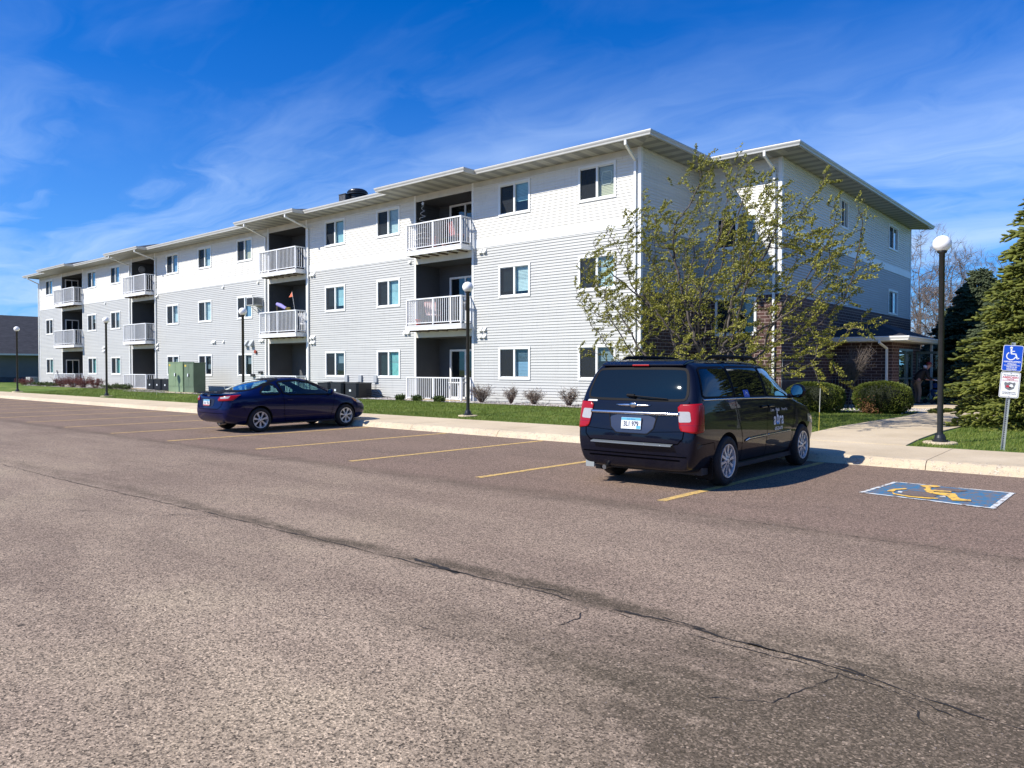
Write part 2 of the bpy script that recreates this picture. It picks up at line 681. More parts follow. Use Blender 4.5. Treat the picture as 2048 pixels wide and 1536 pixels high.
def text_mesh(body, size, bold=False, extr=.0, ax='CENTER'):
    cu = bpy.data.curves.new('txt', 'FONT')
    cu.body = body
    cu.size = size
    cu.align_x = ax
    cu.align_y = 'CENTER'
    cu.extrude = extr
    if bold:
        cu.offset = size*.025
    o = bpy.data.objects.new('txt', cu)
    COL.objects.link(o)
    dg = bpy.context.evaluated_depsgraph_get()
    me = bpy.data.meshes.new_from_object(o.evaluated_get(dg))
    bpy.data.objects.remove(o)
    bpy.data.curves.remove(cu)
    return me


def add_text(mb, body, size, fn, m, bold=False, sx=1.0):
    """append text to builder; fn maps (u,v)->3-D"""
    me = text_mesh(body, size, bold)
    base = len(mb.v)
    k = mb.mi(m)
    for v in me.vertices:
        mb.v.append(tuple(fn(v.co.x*sx, v.co.y)))
    for p in me.polygons:
        mb.f.append(tuple(base+i for i in p.vertices))
        mb.m.append(k)
        mb.uv.append(None)
    bpy.data.meshes.remove(me)


def fast_mesh(name, verts, faces_n, faces, m, parent=None, smooth=False):
    """numpy verts (n,3); faces (k,faces_n) int"""
    me = bpy.data.meshes.new(name)
    me.vertices.add(len(verts))
    me.vertices.foreach_set('co', np.asarray(verts, dtype=np.float32).ravel())
    nf = len(faces)
    me.loops.add(nf*faces_n)
    me.polygons.add(nf)
    me.polygons.foreach_set('loop_start', np.arange(nf, dtype=np.int32)*faces_n)
    me.loops.foreach_set('vertex_index', np.asarray(faces, dtype=np.int32).ravel())
    if smooth:
        me.polygons.foreach_set('use_smooth', np.ones(nf, dtype=bool))
    me.materials.append(m)
    me.update(calc_edges=True)
    o = bpy.data.objects.new(name, me)
    COL.objects.link(o)
    if parent:
        o.parent = parent
    return o


# ================================================================ GROUND
def hgt(x, y):
    """lawn height"""
    t = min(1, max(0, (y+5.7)/5.0))
    t = t*t*(3-2*t)
    w = .165+.185*t                                   # rises to the long front
    e = .165+.035*t
    s = min(1, max(0, (x-0.5)/4.5))
    s = s*s*(3-2*s)
    return w*(1-s)+e*s+.012*noise.noise(Vector((x*.5, y*.5, 0)))


def build_ground():
    b = MB()
    b.face([(-700, -700, -.06), (700, -700, -.06), (700, 700, -.06), (-700, 700, -.06)])
    struct(b.build('ground', GRASS))
    b = MB()
    b.face([(-110, -120, 0), (140, -120, 0), (140, -7.72, 0), (-110, -7.72, 0)])
    struct(b.build('parking_lot', ASPH))
    # lawn terrain
    xs = list(np.arange(-80, -14, 2.0))+list(np.arange(-14, 16, .4))+list(np.arange(16, 42, 2))
    ys = list(np.arange(-5.72, 1.0, .3))+[2, 3, 4, 6, 8, 10, 13, 17, 22, 30, 45, 70, 110]
    b = MB()
    idx = {}
    for i, x in enumerate(xs):
        for j, y in enumerate(ys):
            idx[i, j] = len(b.v)
            b.v.append((x, y, hgt(x, y)))
    for i in range(len(xs)-1):
        for j in range(len(ys)-1):
            b.f.append((idx[i, j], idx[i+1, j], idx[i+1, j+1], idx[i, j+1]))
            b.m.append(0)
            b.uv.append(None)
    struct(b.build('lawn', GRASS, smooth=True))
    # kerb and sidewalk : one rounded profile, poured in slabs with joints
    prof = [(-7.86, -.02), (-7.82, .012), (-7.79, .07), (-7.76, .115), (-7.71, .142), (-7.62, .150), (-6.6, .158), (-5.70, .17), (-5.70, .0)]
    b = MB()
    x = -78.0
    k = 0
    while x < 30:
        L = 3.03
        g = .006
        xs_ = np.linspace(x+g, x+L-g, 13)
        rows = []
        for xx in xs_:
            row = []
            for (yy, zz) in prof:
                q = Vector((xx*3, yy*9, zz*3))
                d = .010*noise.noise(q*1.7)
                if -7.84 < yy < -7.6:
                    row.append((xx, yy+d*1.2, zz+d*.8))
                else:
                    row.append((xx, yy, zz))
            rows.append(row)
        base = len(b.v)
        n = len(prof)
        for row in rows:
            b.v += row
        for i in range(len(rows)-1):
            for j in range(n-1):
                b.f.append((base+i*n+j, base+(i+1)*n+j, base+(i+1)*n+j+1, base+i*n+j+1))
                b.m.append(0)
                b.uv.append(None)
        for i in (0, len(rows)-1):
            b.f.append(tuple(base+i*n+j for j in range(n)))
            b.m.append(0)
            b.uv.append(None)
        x += L
        k += 1
    o = b.build('sidewalk', CONC, smooth=False)
    struct(o)
    b = MB()
    b.box(-78, 30, -7.74, -5.72, .02, .125)
    struct(b.build('sidewalk_joint', mat('joint_dark', (.09, .075, .055), .95)))
    # walk to the entrance, cut in slabs
    L_ = [(6.75, -5.70), (6.85, -4.4), (6.85, -2.2), (6.9, 0.2), (7.05, 2.5), (7.0, 4.8), (6.6, 7.2), (6.2, 8.38)]
    Rr = [(9.10, -5.70), (9.02, -4.4), (9.0, -2.2), (9.1, 0.2), (9.35, 2.5), (9.9, 4.8), (11.6, 7.2), (12.6, 8.38)]
    b = MB()
    for i in range(len(L_)-1):
        g = .012
        a, c = Vector((*L_[i], 0)), Vector((*L_[i+1], 0))
        d, e = Vector((*Rr[i], 0)), Vector((*Rr[i+1], 0))
        p = [a+(c-a)*g, d+(e-d)*g, e-(e-d)*g, c-(c-a)*g]
        z0 = .185+.0*i
        top = [(q.x, q.y, .180+.042*min(1, max(0, (q.y+5.7)/3.5))) for q in p]
        bot = [(q.x, q.y, .0) for q in p]
        b.face(top)
        for j in range(4):
            b.face([bot[j], bot[(j+1) % 4], top[(j+1) % 4], top[j]])
    struct(b.build('entrance_walk', CONC))
    # entrance platform
    b = MB()
    b.box(5.19, 10.2, 8.4, 17.2, .05, .255)
    struct(b.build('entrance_platform', CONC, bevel=.015))
    # parking bay stripes (worn paint, broken edges)
    yl = custom('yellow_paint')
    m, k, bs, tc = yl
    n_ = k.noise(tc.outputs['Object'], 16, 5, .8)
    c = k.ramp(n_, [(.40, (.20, .15, .105)), (.48, (.60, .39, .12)), (.8, (.76, .50, .15))])
    k.put(bs.inputs['Base Color'], c)
    bs.inputs['Roughness'].default_value = .8
    k.put(bs.inputs['Normal'], k.bump(k.noise(tc.outputs['Object'], 90, 2, .7), .5, .004))
    b = MB()
    for q in range(-1, 20):
        x0 = 8.09-3.035*q
        if q == -1:
            continue
        y0, y1 = -13.03-(.35 if q > 3 else 0), -7.9
        seg = 40
        w = .058
        pts = []
        for i in range(seg+1):
            t = i/seg
            yy = y0+(y1-y0)*t
            xx = x0+.22*t
            j1 = .007*random.uniform(-1, 1)
            j2 = .007*random.uniform(-1, 1)
            pts.append(((xx-w+j1, yy, .004), (xx+w+j2, yy, .004)))
        for i in range(seg):
            b.face([pts[i][0], pts[i][1], pts[i+1][1], pts[i+1][0]])
    struct(b.build('parking_stripes', m))


def cracks():
    """sealed joints and wandering cracks lying on the asphalt"""
    b = MB()

    def line(pts, w, jit=.02, gap=0.0, step=.05):
        P_ = [Vector((*p, 0)) for p in pts]
        out = []
        for a, c in zip(P_[:-1], P_[1:]):
            n = max(1, int((c-a).length/step))
            for i in range(n):
                out.append(a+(c-a)*i/n)
        out.append(P_[-1])
        ed = []
        for i, p in enumerate(out):
            t = (out[min(i+1, len(out)-1)]-out[max(i-1, 0)]).normalized()
            nn = Vector((-t.y, t.x, 0))
            wv = noise.noise(Vector((p.x*3.1, p.y*3.1, 4)))*jit+noise.noise(Vector((p.x*14, p.y*14, 9)))*jit*.45
            ww = w*max(.12, .55+.9*noise.noise(Vector((p.x*5, p.y*5, 2)))+.5*random.uniform(-.5, .5))
            if gap and noise.noise(Vector((p.x*2.2, p.y*2.2, 7))) < -gap:
                ww = .0008
            q = p+nn*wv
            ed.append((q-nn*ww, q+nn*ww))
        for (a, c), (d, e) in zip(ed[:-1], ed[1:]):
            b.face([(a.x, a.y, .0035), (c.x, c.y, .0035), (e.x, e.y, .0035), (d.x, d.y, .0035)])
    line([(-60, -16.9), (.4, -17.1), (4.8, -16.97), (8.2, -16.94), (9.2, -16.9)], .011, .03)
    line([(9.2, -16.9), (9.8, -16.93), (10.35, -16.88), (10.9, -16.94), (11.42, -16.94), (11.8, -17.08), (12.6, -17.2)], .010, .035, .25)
    line([(9.9, -16.9), (10.4, -16.87), (10.9, -16.93), (11.5, -16.98)], .017, .03, .05, .02)
    line([(10.5, -16.99), (11.0, -17.03), (11.6, -17.06), (12.0, -17.2)], .007, .06, .1, .02)
    line([(11.5, -17.0), (11.75, -17.15), (11.85, -17.35), (12.0, -17.5)], .004, .08, .1, .02)
    line([(11.0, -17.75), (11.25, -17.6), (11.29, -17.53)], .005, .06, .3, .02)
    line([(8.9, -16.85), (9.3, -16.83), (9.7, -16.87)], .008, .05, .05, .02)
    line([(9.75, -16.97), (9.9, -16.96), (10.1, -16.98)], .012, .04, .05, .02)
    line([(2.0, -16.2), (2.3, -15.2), (2.1, -14.2), (2.4, -13.4)], .004, .12, .2, .03)
    line([(.4, -17.1), (.3, -16.2), (.34, -14.7), (.9, -13.3)], .010, .03)
    line([(-40, -13.6), (0, -13.6), (6.7, -13.8), (8.8, -13.53), (11.8, -13.57), (18, -13.6)], .006, .04, .2)
    line([(11.29, -17.53), (11.33, -17.3), (11.40, -17.06)], .004, .05, .2, .02)
    line([(9.82, -17.4), (9.84, -17.2), (9.77, -16.97)], .005, .05, .3, .02)
    line([(8.4, -18.3), (8.9, -18.05), (9.3, -17.95), (9.75, -17.9)], .0025, .06, .15, .02)
    line([(9.5, -18.6), (9.9, -18.3), (10.1, -18.15)], .0022, .05, .2, .02)
    line([(3.2, -17.9), (4.3, -17.5), (4.9, -17.0)], .005, .06, .2, .03)
    line([(4.4, -17.3), (4.7, -17.05), (5.1, -17.0), (5.3, -17.05)], .008, .06, .1, .02)
    line([(7.9, -16.86), (8.3, -16.90), (8.5, -16.95)], .030, .03, .1, .03)
    line([(10.25, -16.83), (10.5, -16.86), (10.75, -16.95)], .016, .04, .1, .02)
    struct(b.build('pavement_cracks', mat('crack_dark', (.018, .015, .013), .95)))
    # loose grit
    v = []
    f = []
    for _ in range(1400):
        t = random.random()**1.6
        x = 12.4-random.uniform(0, 9)*t-random.uniform(-1, 1)
        y = -19.2+random.uniform(0, 9)*random.random()
        r = random.uniform(.002, .0065)*(1+(y+19)*.12)
        a = random.uniform(0, 6)
        base = len(v)
        for j in range(4):
            v.append((x+r*math.cos(a+j*1.57)*random.uniform(.6, 1.3), y+r*math.sin(a+j*1.57)*random.uniform(.6, 1.3), .001))
        v.append((x, y, r*.9))
        for j in range(4):
            f.append((base+j, base+(j+1) % 4, base+4))
    stuff(fast_mesh('loose_grit', np.array(v), 3, np.array(f), mat('grit', (.16, .13, .11), .9, var=.9, vscale=9)))


def painted_symbol():
    """worn blue panel with a yellow wheelchair figure"""
    m, k, bs, tc = custom('marking_blue')
    n_ = k.noise(tc.outputs['Object'], 9, 7, .85)
    c = k.ramp(n_, [(.46, (.19, .14, .11)), (.51, (.030, .15, .28)), (.75, (.045, .21, .38))])
    k.put(bs.inputs['Base Color'], c)
    bs.inputs['Roughness'].default_value = .7
    m2, k, bs, tc = custom('marking_white')
    n_ = k.noise(tc.outputs['Object'], 9, 6, .8)
    c = k.ramp(n_, [(.45, (.22, .17, .14)), (.49, (.66, .68, .66)), (1, (.76, .78, .77))])
    k.put(bs.inputs['Base Color'], c)
    bs.inputs['Roughness'].default_value = .7
    m3, k, bs, tc = custom('marking_yellow')
    n_ = k.noise(tc.outputs['Object'], 7, 6, .8)
    c = k.ramp(n_, [(.42, (.22, .15, .11)), (.46, (.80, .48, .08)), (1, (.88, .54, .10))])
    k.put(bs.inputs['Base Color'], c)
    bs.inputs['Roughness'].default_value = .7
    A, B, C_, D = Vector((9.76, -10.81, 0)), Vector((9.86, -9.55, 0)), Vector((11.26, -9.60, 0)), Vector((11.24, -11.02, 0))

    def P(u, v, z=0.0):
        a = A+(D-A)*u
        c = B+(C_-B)*u
        q = a+(c-a)*v
        return (q.x, q.y, z)
    b = MB()
    for t0, t1, s0, s1 in ((0, 1, 0, 1),):
        b.face([P(0, 0, .004), P(1, 0, .004), P(1, 1, .004), P(0, 1, .004)], m)
    w = .055
    rnd = random.Random(3)

    def strip(u0, v0, u1, v1, wu, wv, jit, mm, z):
        n = 26
        e0, e1 = [], []
        for i in range(n+1):
            t = i/n
            u, v = u0+(u1-u0)*t, v0+(v1-v0)*t
            j = rnd.uniform(-jit, jit)
            k_ = rnd.uniform(-jit, jit)
            e0.append(P(u-(wu if wu else 0)+(j if wu else 0), v-wv+(j if wv else 0), z))
            e1.append(P(u+(wu if wu else 0)+(k_ if wu else 0), v+wv+(k_ if wv else 0), z))
        for i in range(n):
            b.face([e0[i], e0[i+1], e1[i+1], e1[i]], mm)
    strip(-.02, 0, 1.02, 0, 0, .022, .004, m2, .008)
    strip(0, 1, .40, 1, 0, .018, .005, m2, .008)
    strip(.55, 1, 1.02, 1, 0, .018, .005, m2, .008)
    strip(0, 0, 0, 1, .018, 0, .0012, m2, .0085)
    strip(.99, 0, .99, 1, .020, 0, .0012, m2, .0085)

    def rag(pts, mm, z=.012):
        out = []
        for (x0, y0), (x1, y1) in zip(pts, pts[1:]+pts[:1]):
            n = max(2, int(math.hypot(x1-x0, y1-y0)/.03))
            for i in range(n):
                t = i/n
                out.append((x0+(x1-x0)*t+rnd.uniform(-.007, .007), y0+(y1-y0)*t+rnd.uniform(-.007, .007), z))
        b.face(out, mm)
    rag([(10.19, -9.70), (10.36, -9.56), (10.44, -9.64), (10.36, -9.81), (10.38, -9.97), (10.33, -10.01), (10.30, -9.85)], m3)
    rag([(10.31, -10.02), (10.38, -9.97), (10.47, -10.21), (10.47, -10.36), (10.38, -10.23)], m3, .0125)
    rag([(10.38, -10.0), (10.63, -9.99), (10.65, -10.11), (10.41, -10.13)], m3, .013)
    rag([(10.45, -10.23), (10.7, -10.16), (10.82, -10.55), (10.94, -10.56), (10.97, -10.68), (10.78, -10.76), (10.66, -10.46), (10.48, -10.35)], m3, .0135)
    rag([(9.98, -10.46), (10.0, -10.27), (10.11, -10.1), (10.15, -10.16), (10.05, -10.33), (10.07, -10.5), (10.01, -10.54)], m3)
    rag([(10.05, -10.55), (10.13, -10.66), (10.31, -10.74), (10.47, -10.72), (10.61, -10.68), (10.62, -10.77), (10.48, -10.82), (10.32, -10.82), (10.12, -10.74)], m3)
    rag([(10.1, -10.41), (10.15, -10.42), (10.17, -10.54), (10.12, -10.53)], m2)
    rag([(10.59, -10.5), (10.64, -10.44), (10.68, -10.57), (10.62, -10.62)], m2, .0128)
    bare = mat('bare_asphalt_patch', (.15, .115, .10), .9, var=.3, vscale=30, bump=.5, bscale=90)
    rag([(10.42, -9.72), (10.66, -9.70), (10.78, -9.80), (10.70, -9.97), (10.42, -9.98)], bare, .010)
    rag([(10.18, -10.22), (10.40, -10.26), (10.56, -10.42), (10.55, -10.66), (10.25, -10.70), (10.14, -10.52)], bare, .010)
    struct(b.build('painted_parking_symbol'))


build_ground()
cracks()
painted_symbol()

# ================================================================ APARTMENT BUILDING
WIN_X = [-.93, -4.555, -11.60, -15.33, -23.14, -27.35, -31.22, -39.33, -43.25, -51.42]     # right edges
WW = 1.47
WIN_Z = [(1.23, 2.40), (4.25, 5.41), (7.26, 8.42)]
BALC = [(-10.60, -7.43), (-21.57, -18.35), (-37.55, -34.33), (-49.60, -45.68)]
OPZ = [(.30, 2.88), (3.36, 5.89), (6.35, 8.44)]
APT = thing('apartment_building', 'long three-storey apartment block with white and grey siding, balconies and a brick-based entrance wing', 'building')
COURSE = .1025


def courses(mb, spans_fn, z0, z1, P, depth=.023, align=0.0):
    """clapboards: P(u, out, z) -> 3-D; spans_fn(z) -> list of (u0,u1) at height z; cuts at opening edges"""
    z = z0
    while z < z1-1e-6:
        zt = min(z+COURSE, z1)
        cuts = sorted({z, zt}.union({c for c in CUTS if z < c < zt}))
        for a, c in zip(cuts[:-1], cuts[1:]):
            mid = (a+c)/2
            oa = depth*(1-(a-z)/COURSE)
            oc = depth*(1-(c-z)/COURSE)
            for (u0, u1) in spans_fn(mid):
                mb.face([P(u0, oa, a), P(u1, oa, a), P(u1, oc, c), P(u0, oc, c)])
                if a == z:
                    mb.face([P(u0, 0, a), P(u1, 0, a), P(u1, oa, a), P(u0, oa, a)])
        z = zt


def spans(full, holes):
    def fn(z):
        segs = [full]
        for (h0, h1, a, c) in holes:
            if a < z < c:
                ns = []
                for (s0, s1) in segs:
                    if h1 <= s0 or h0 >= s1:
                        ns.append((s0, s1))
                    else:
                        if h0 > s0:
                            ns.append((s0, h0))
                        if h1 < s1:
                            ns.append((h1, s1))
                segs = ns
        return segs
    return fn


holes = []
for xr in WIN_X:
    for (a, c) in WIN_Z:
        holes.append((xr-WW, xr, a, c))
for (x0, x1) in BALC:
    holes.append((x0-.10, x1+.10, .2, 8.71))
CUTS = {c for h in holes for c in h[2:]}
Pf = lambda u, o, z: (u, -o, z)
b = MB()
courses(b, spans((-54.2, -.10), holes), .30, 6.20, Pf)
b.build('grey_siding', SID_G, APT)
b = MB()
courses(b, spans((-54.2, -.10), holes), 6.50, 8.71, Pf)
b.build('white_siding', SID_W, APT)

# east recess side (x=0, y 0..4.05), wing front (y=4.05) and wing east side (x=3)
WF = (.70, 2.17)
wf_holes = [(WF[0], WF[1], 5.80, 6.92), (WF[0], WF[1], 2.78, 4.1)]
ea_holes = [(10.24, 11.12, 7.25, 8.40), (17.28, 18.9, 7.26, 8.39), (17.28, 18.9, 4.20, 5.33), (10.24, 11.12, 4.2, 5.33)]
CUTS = {c for h in wf_holes+ea_holes for c in h[2:]}
for (fn, P) in ((spans((.10, 4.05), []), lambda u, o, z: (o, u, z)),
                (spans((0.0, 2.9), wf_holes), lambda u, o, z: (u, 4.05-o, z)),
                (spans((4.15, 21.4), ea_holes), lambda u, o, z: (3+o, u, z))):
    bw, bg_ = MB(), MB()
    courses(bg_, fn, 4.13, 6.20, P)
    courses(bw, fn, 6.50, 8.71, P)
    bg_.build('grey_siding', SID_G, APT)
    bw.build('white_siding', SID_W, APT)

# brick base
b = MB()


def brick_wall(P, u0, u1, hol=()):
    segs = [(.15, .86, BRICK), (.86, 1.26, SOLDIER), (1.26, 3.93, BRICK), (3.93, 4.10, SOLDIER)]
    for (a, c, m_) in segs:
        zs = sorted({a, c}.union({q for h in hol for q in h[2:] if a < q < c}))
        for z0, z1 in zip(zs[:-1], zs[1:]):
            for (s0, s1) in spans((u0, u1), hol)((z0+z1)/2):
                b.face([P(s0, z0), P(s1, z0), P(s1, z1), P(s0, z1)], m_)


brick_wall(lambda u, z: (.045, u, z), 0.08, 4.0)
brick_wall(lambda u, z: (u, 4.0, z), .045, 3.05, [(WF[0], WF[1], 2.78, 4.1)])
brick_wall(lambda u, z: (3.05, u, z), 4.0, 21.45)
brick_wall(lambda u, z: (u, 21.45, z), -10, 3.05)
b.face([(0, 0.08, 4.10), (.045, 0.08, 4.10), (.045, 4.0, 4.14), (0, 4.0, 4.14)], BRICK)
b.face([(.045, 4.0, 4.10), (3.05, 4.0, 4.10), (3.0, 4.05, 4.15), (0, 4.05, 4.15)], BRICK)
b.face([(3.05, 4.0, 4.10), (3.05, 21.45, 4.10), (3.0, 21.45, 4.15), (3.0, 4.0, 4.15)], BRICK)
b.build('brick_base', None, APT)

BEAM = mat('beam_cream', (.60, .575, .50), .6, var=.12, vscale=1.5)
# white frieze bands, corner posts, balcony jambs and beams
b = MB()
SEG = [-54.2]+[v for x0, x1 in sorted(BALC) for v in (x0-.10, x1+.10)]+[-.10]
for x0, x1 in zip(SEG[::2], SEG[1::2]):
    b = MB()
    b.box(x0, x1, -.026, .0, 6.20, 6.50, skip='k')
    b.build('frieze_board', TRIM, APT)
    b = MB()
    b.box(x0, x1, -.026, 0, 8.52, 8.71, skip='kt')
    b.build('soffit_trim', BEAM, APT)
for q in ((0, .026, .1, 4.02, 6.20, 6.50), (.022, WF[0]-.03, 4.024, 4.05, 6.20, 6.50), (WF[1]+.03, 2.9, 4.024, 4.05, 6.20, 6.50), (3, 3.026, 4.15, 21.38, 6.20, 6.50)):
    b = MB()
    b.box(*q)
    b.build('frieze_board', TRIM, APT)
for (x, y, z0) in ((-.10, -.03, .3), (-54.3, -.03, .3), (2.9, 4.02, 4.15), (2.9, 21.38, 4.15)):
    b = MB()
    b.box(x, x+.13, y, y+.13, z0, 8.71)
    b.build('corner_trim', TRIM, APT)
for (x0, x1) in BALC:
    for x in (x0-.10, x1):
        b = MB()
        b.box(x, x+.10, -.026, .06, .30, 8.71)
        b.build('corner_trim', TRIM, APT)
for (x0, x1) in BALC:
    for (z0, z1) in ((2.88, 3.15), (5.89, 6.16), (8.44, 8.71)):
        b = MB()
        b.box(x0, x1, -.012, .10, z0, z1)
        b.build('beam', BEAM, APT)

# recesses behind the balconies
b = MB()
CUTS = set()
DK = SID_G
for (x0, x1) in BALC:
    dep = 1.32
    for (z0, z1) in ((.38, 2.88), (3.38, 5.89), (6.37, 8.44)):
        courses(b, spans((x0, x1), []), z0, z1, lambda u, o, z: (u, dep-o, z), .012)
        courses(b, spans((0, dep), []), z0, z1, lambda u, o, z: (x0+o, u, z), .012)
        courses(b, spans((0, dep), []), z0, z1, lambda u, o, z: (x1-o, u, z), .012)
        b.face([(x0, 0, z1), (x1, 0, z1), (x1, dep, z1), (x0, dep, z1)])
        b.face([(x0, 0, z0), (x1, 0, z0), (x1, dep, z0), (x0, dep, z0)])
b.build('balcony_recess', mat('shaded_recess_siding', (.080, .086, .090), .6, var=.12, vscale=1.2), APT)  # grey siding in a darker copy, recess shade put into its colour
# dark backing sheets painted as room shade behind the windows + closed back
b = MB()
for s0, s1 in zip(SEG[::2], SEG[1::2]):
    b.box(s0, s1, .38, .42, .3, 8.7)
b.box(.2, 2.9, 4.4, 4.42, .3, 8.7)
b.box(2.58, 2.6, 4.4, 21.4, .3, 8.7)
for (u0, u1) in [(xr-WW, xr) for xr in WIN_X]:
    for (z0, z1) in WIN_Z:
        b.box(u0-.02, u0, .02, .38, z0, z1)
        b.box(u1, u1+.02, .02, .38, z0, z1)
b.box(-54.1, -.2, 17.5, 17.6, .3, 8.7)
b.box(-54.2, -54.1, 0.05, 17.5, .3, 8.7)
b.build('dark_backing', DARKRM, APT)


# ---- windows
def window_parts(w, h):
    """frame / panes / screen at origin, facing -y, x from -w..0, z from 0..h"""
    f = MB()
    t = .075
    f.box(-w-.02, .02, -.045, .05, -.02, t-.015)
    f.box(-w-.02, .02, -.045, .05, h-t+.015, h+.02)
    f.box(-w-.02, -w+t-.015, -.043, .05, t-.015, h-t+.015)
    f.box(-t+.015, .02, -.043, .05, t-.015, h-t+.015)
    f.box(-w/2-.038, -w/2+.038, -.030, .05, t-.015, h-t+.015)
    # sash rails
    for (a, c) in ((-w+t-.015, -w/2-.038), (-w/2+.038, -t+.015)):
        f.box(a, c, .0, .04, t-.015, t+.015)
        f.box(a, c, .0, .04, h-t-.015, h-t+.015)
    p = MB()
    p.box(-w+.06, -.06, .020, .026, .06, h-.06, skip='lrtbk')
    s = MB()
    s.face([(-w+.06, .006, .075), (-w/2-.038, .006, .075), (-w/2-.038, .006, h-.075), (-w+.06, .006, h-.075)])
    return f, p, s


SCREEN = glass_mat('insect_screen', (.40, .44, .46), .45, .1, (.055, .062, .070))
WF_, WP_, WS_ = [q for q in window_parts(WW, 1.165)]
wf0 = WF_.build('window', TRIM, APT)
wp0 = WP_.build('pane', GLASS, wf0)
ws0 = WS_.build('insect_screen', SCREEN, wf0)


def place_window(loc, rz=0, sx=1.0, sz=1.0, first=[True]):
    if first[0]:
        o = wf0
        first[0] = False
    else:
        o = copy_tree(wf0, APT)
    o.location = loc
    o.rotation_euler = (0, 0, rz)
    o.scale = (sx, 1, sz)
    return o


def blind(parent, x0, x1, z0, z1, m, y=.10):
    q = MB()
    n = max(3, int((z1-z0)/.05))
    for i in range(n):
        a = z0+(z1-z0)*i/n
        c = z0+(z1-z0)*(i+1)/n
        q.face([(x0, y-.006, a), (x1, y-.006, a), (x1, y+.006, c), (x0, y+.006, c)])
    q.build('blind', m, parent)


BL = [mat('blind_teal', (.38, .60, .62), .8, var=.08, vscale=6), mat('blind_pale', (.55, .66, .66), .8, var=.06, vscale=6),
      mat('blind_blue', (.22, .36, .50), .8, var=.06), mat('curtain_green', (.20, .50, .47), .8, var=.25, vscale=8),
      mat('shade_beige', (.62, .56, .38), .8, var=.08), mat('blind_grey', (.20, .25, .28), .8, var=.1)]
# (column, floor) -> list of (half 'L'/'R'/'B', bottom fraction, material)
spec = {(0, 2): [('R', 0, 4)], (0, 1): [('L', .12, 5), ('R', .0, 1)], (0, 0): [('R', .55, 5)],
        (1, 2): [('L', .40, 5), ('R', .38, 0)], (1, 1): [('L', .16, 5), ('R', .14, 1)], (1, 0): [('R', .05, 2)],
        (2, 2): [('L', .0, 5), ('R', 0, 1)], (2, 1): [('L', 0, 5), ('R', .04, 0)], (2, 0): [('L', 0, 3), ('R', 0, 3)],
        (3, 2): [('R', .03, 0), ('L', .55, 5)], (3, 1): [('R', .18, 0), ('L', .2, 5)], (3, 0): [('R', .85, 1), ('L', .85, 1)],
        (4, 2): [('R', 0, 4), ('L', .0, 5)], (4, 1): [('R', 0, 2)], (4, 0): [],
        (5, 2): [('R', 0, 1), ('L', 0, 5)], (5, 1): [('R', 0, 1), ('L', 0, 5)], (5, 0): [('R', .3, 5)],
        (6, 2): [('R', .0, 2)], (6, 1): [('R', .1, 1)], (6, 0): [],
        (7, 2): [('R', 0, 2)], (7, 1): [('R', 0, 5)], (7, 0): [('R', 0, 3)],
        (8, 2): [('R', .1, 2)], (8, 1): [('R', .5, 1)], (8, 0): [('R', 0, 3)],
        (9, 2): [('R', 0, 2)], (9, 1): [('R', .5, 5)], (9, 0): [('R', 0, 3)]}
for ci, xr in enumerate(WIN_X):
    for fi, (z0, z1) in enumerate(WIN_Z):
        o = place_window((xr, 0, z0))
        for half, fr, mi_ in spec.get((ci, fi), []):
            x0, x1 = (-WW+.05, -WW/2) if half == 'L' else (-WW/2, -.05)
            blind(o, x0, x1, .06+1.05*fr, 1.11, BL[mi_])
        if (ci, fi) == (0, 2):       # pale wreath outline on the beige shade
            q = MB()
            pts = []
            for i in range(21):
                a = i/20*2*math.pi
                pts.append((-.41+.20*math.cos(a), .088, .70+.26*math.sin(a)+(.05*math.sin(3*a))))
            q.tube(pts, .018, 5, cap=False)
            q.build('wreath_outline', mat('pale_cream', (.78, .74, .62), .8), o)
place_window((WF[1], 4.05, 5.80), 0, 1, .98)
place_window((WF[1], 4.0, 2.78), 0, 1, 1.13)
for (u0, u1, z0, z1) in ea_holes:
    o = place_window((3.0, u1, z0), R(90), (u1-u0)/WW, (z1-z0)/1.165)
    if u0 > 15:
        blind(o, -WW/2, -.05, .06, 1.11, BL[5])

# ---- balcony doors (sliding) in the back wall / side wall
df = MB()
W_, H_ = 1.80, 2.03
df.box(0, W_, -.05, .03, H_-.08, H_)
df.box(0, .09, -.05, .03, 0, H_-.08)
df.box(W_-.09, W_, -.05, .03, 0, H_-.08)
df.box(W_/2-.04, W_/2+.04, -.04, .03, 0, H_-.08)
df.box(.09, W_-.09, -.04, .03, 0, .07)
dg0 = MB()
dg0.box(.08, W_-.08, -.012, -.006, .05, H_-.05)
DOORG = glass_mat('door_glass', (.3, .35, .38), .75, 2.0)
first = None
for bi, (x0, x1) in enumerate(BALC):
    for fi, z in enumerate((.38, 3.38, 6.37)):
        if first is None:
            o = df.build('balcony_door', TRIM, APT)
            dg0.build('pane', DOORG, o)
            first = o
        else:
            o = copy_tree(first, APT)
        if bi == 3:
            o.location = (x0+.05, .20, z-.1)
            o.rotation_euler = (0, 0, R(90))
            o.scale = (.5, 1, 1)
        else:
            o.location = (x1-1.83 if bi else x1-2.45, 1.26, z)

# ---- balconies: slab + railing
RH = 1.07


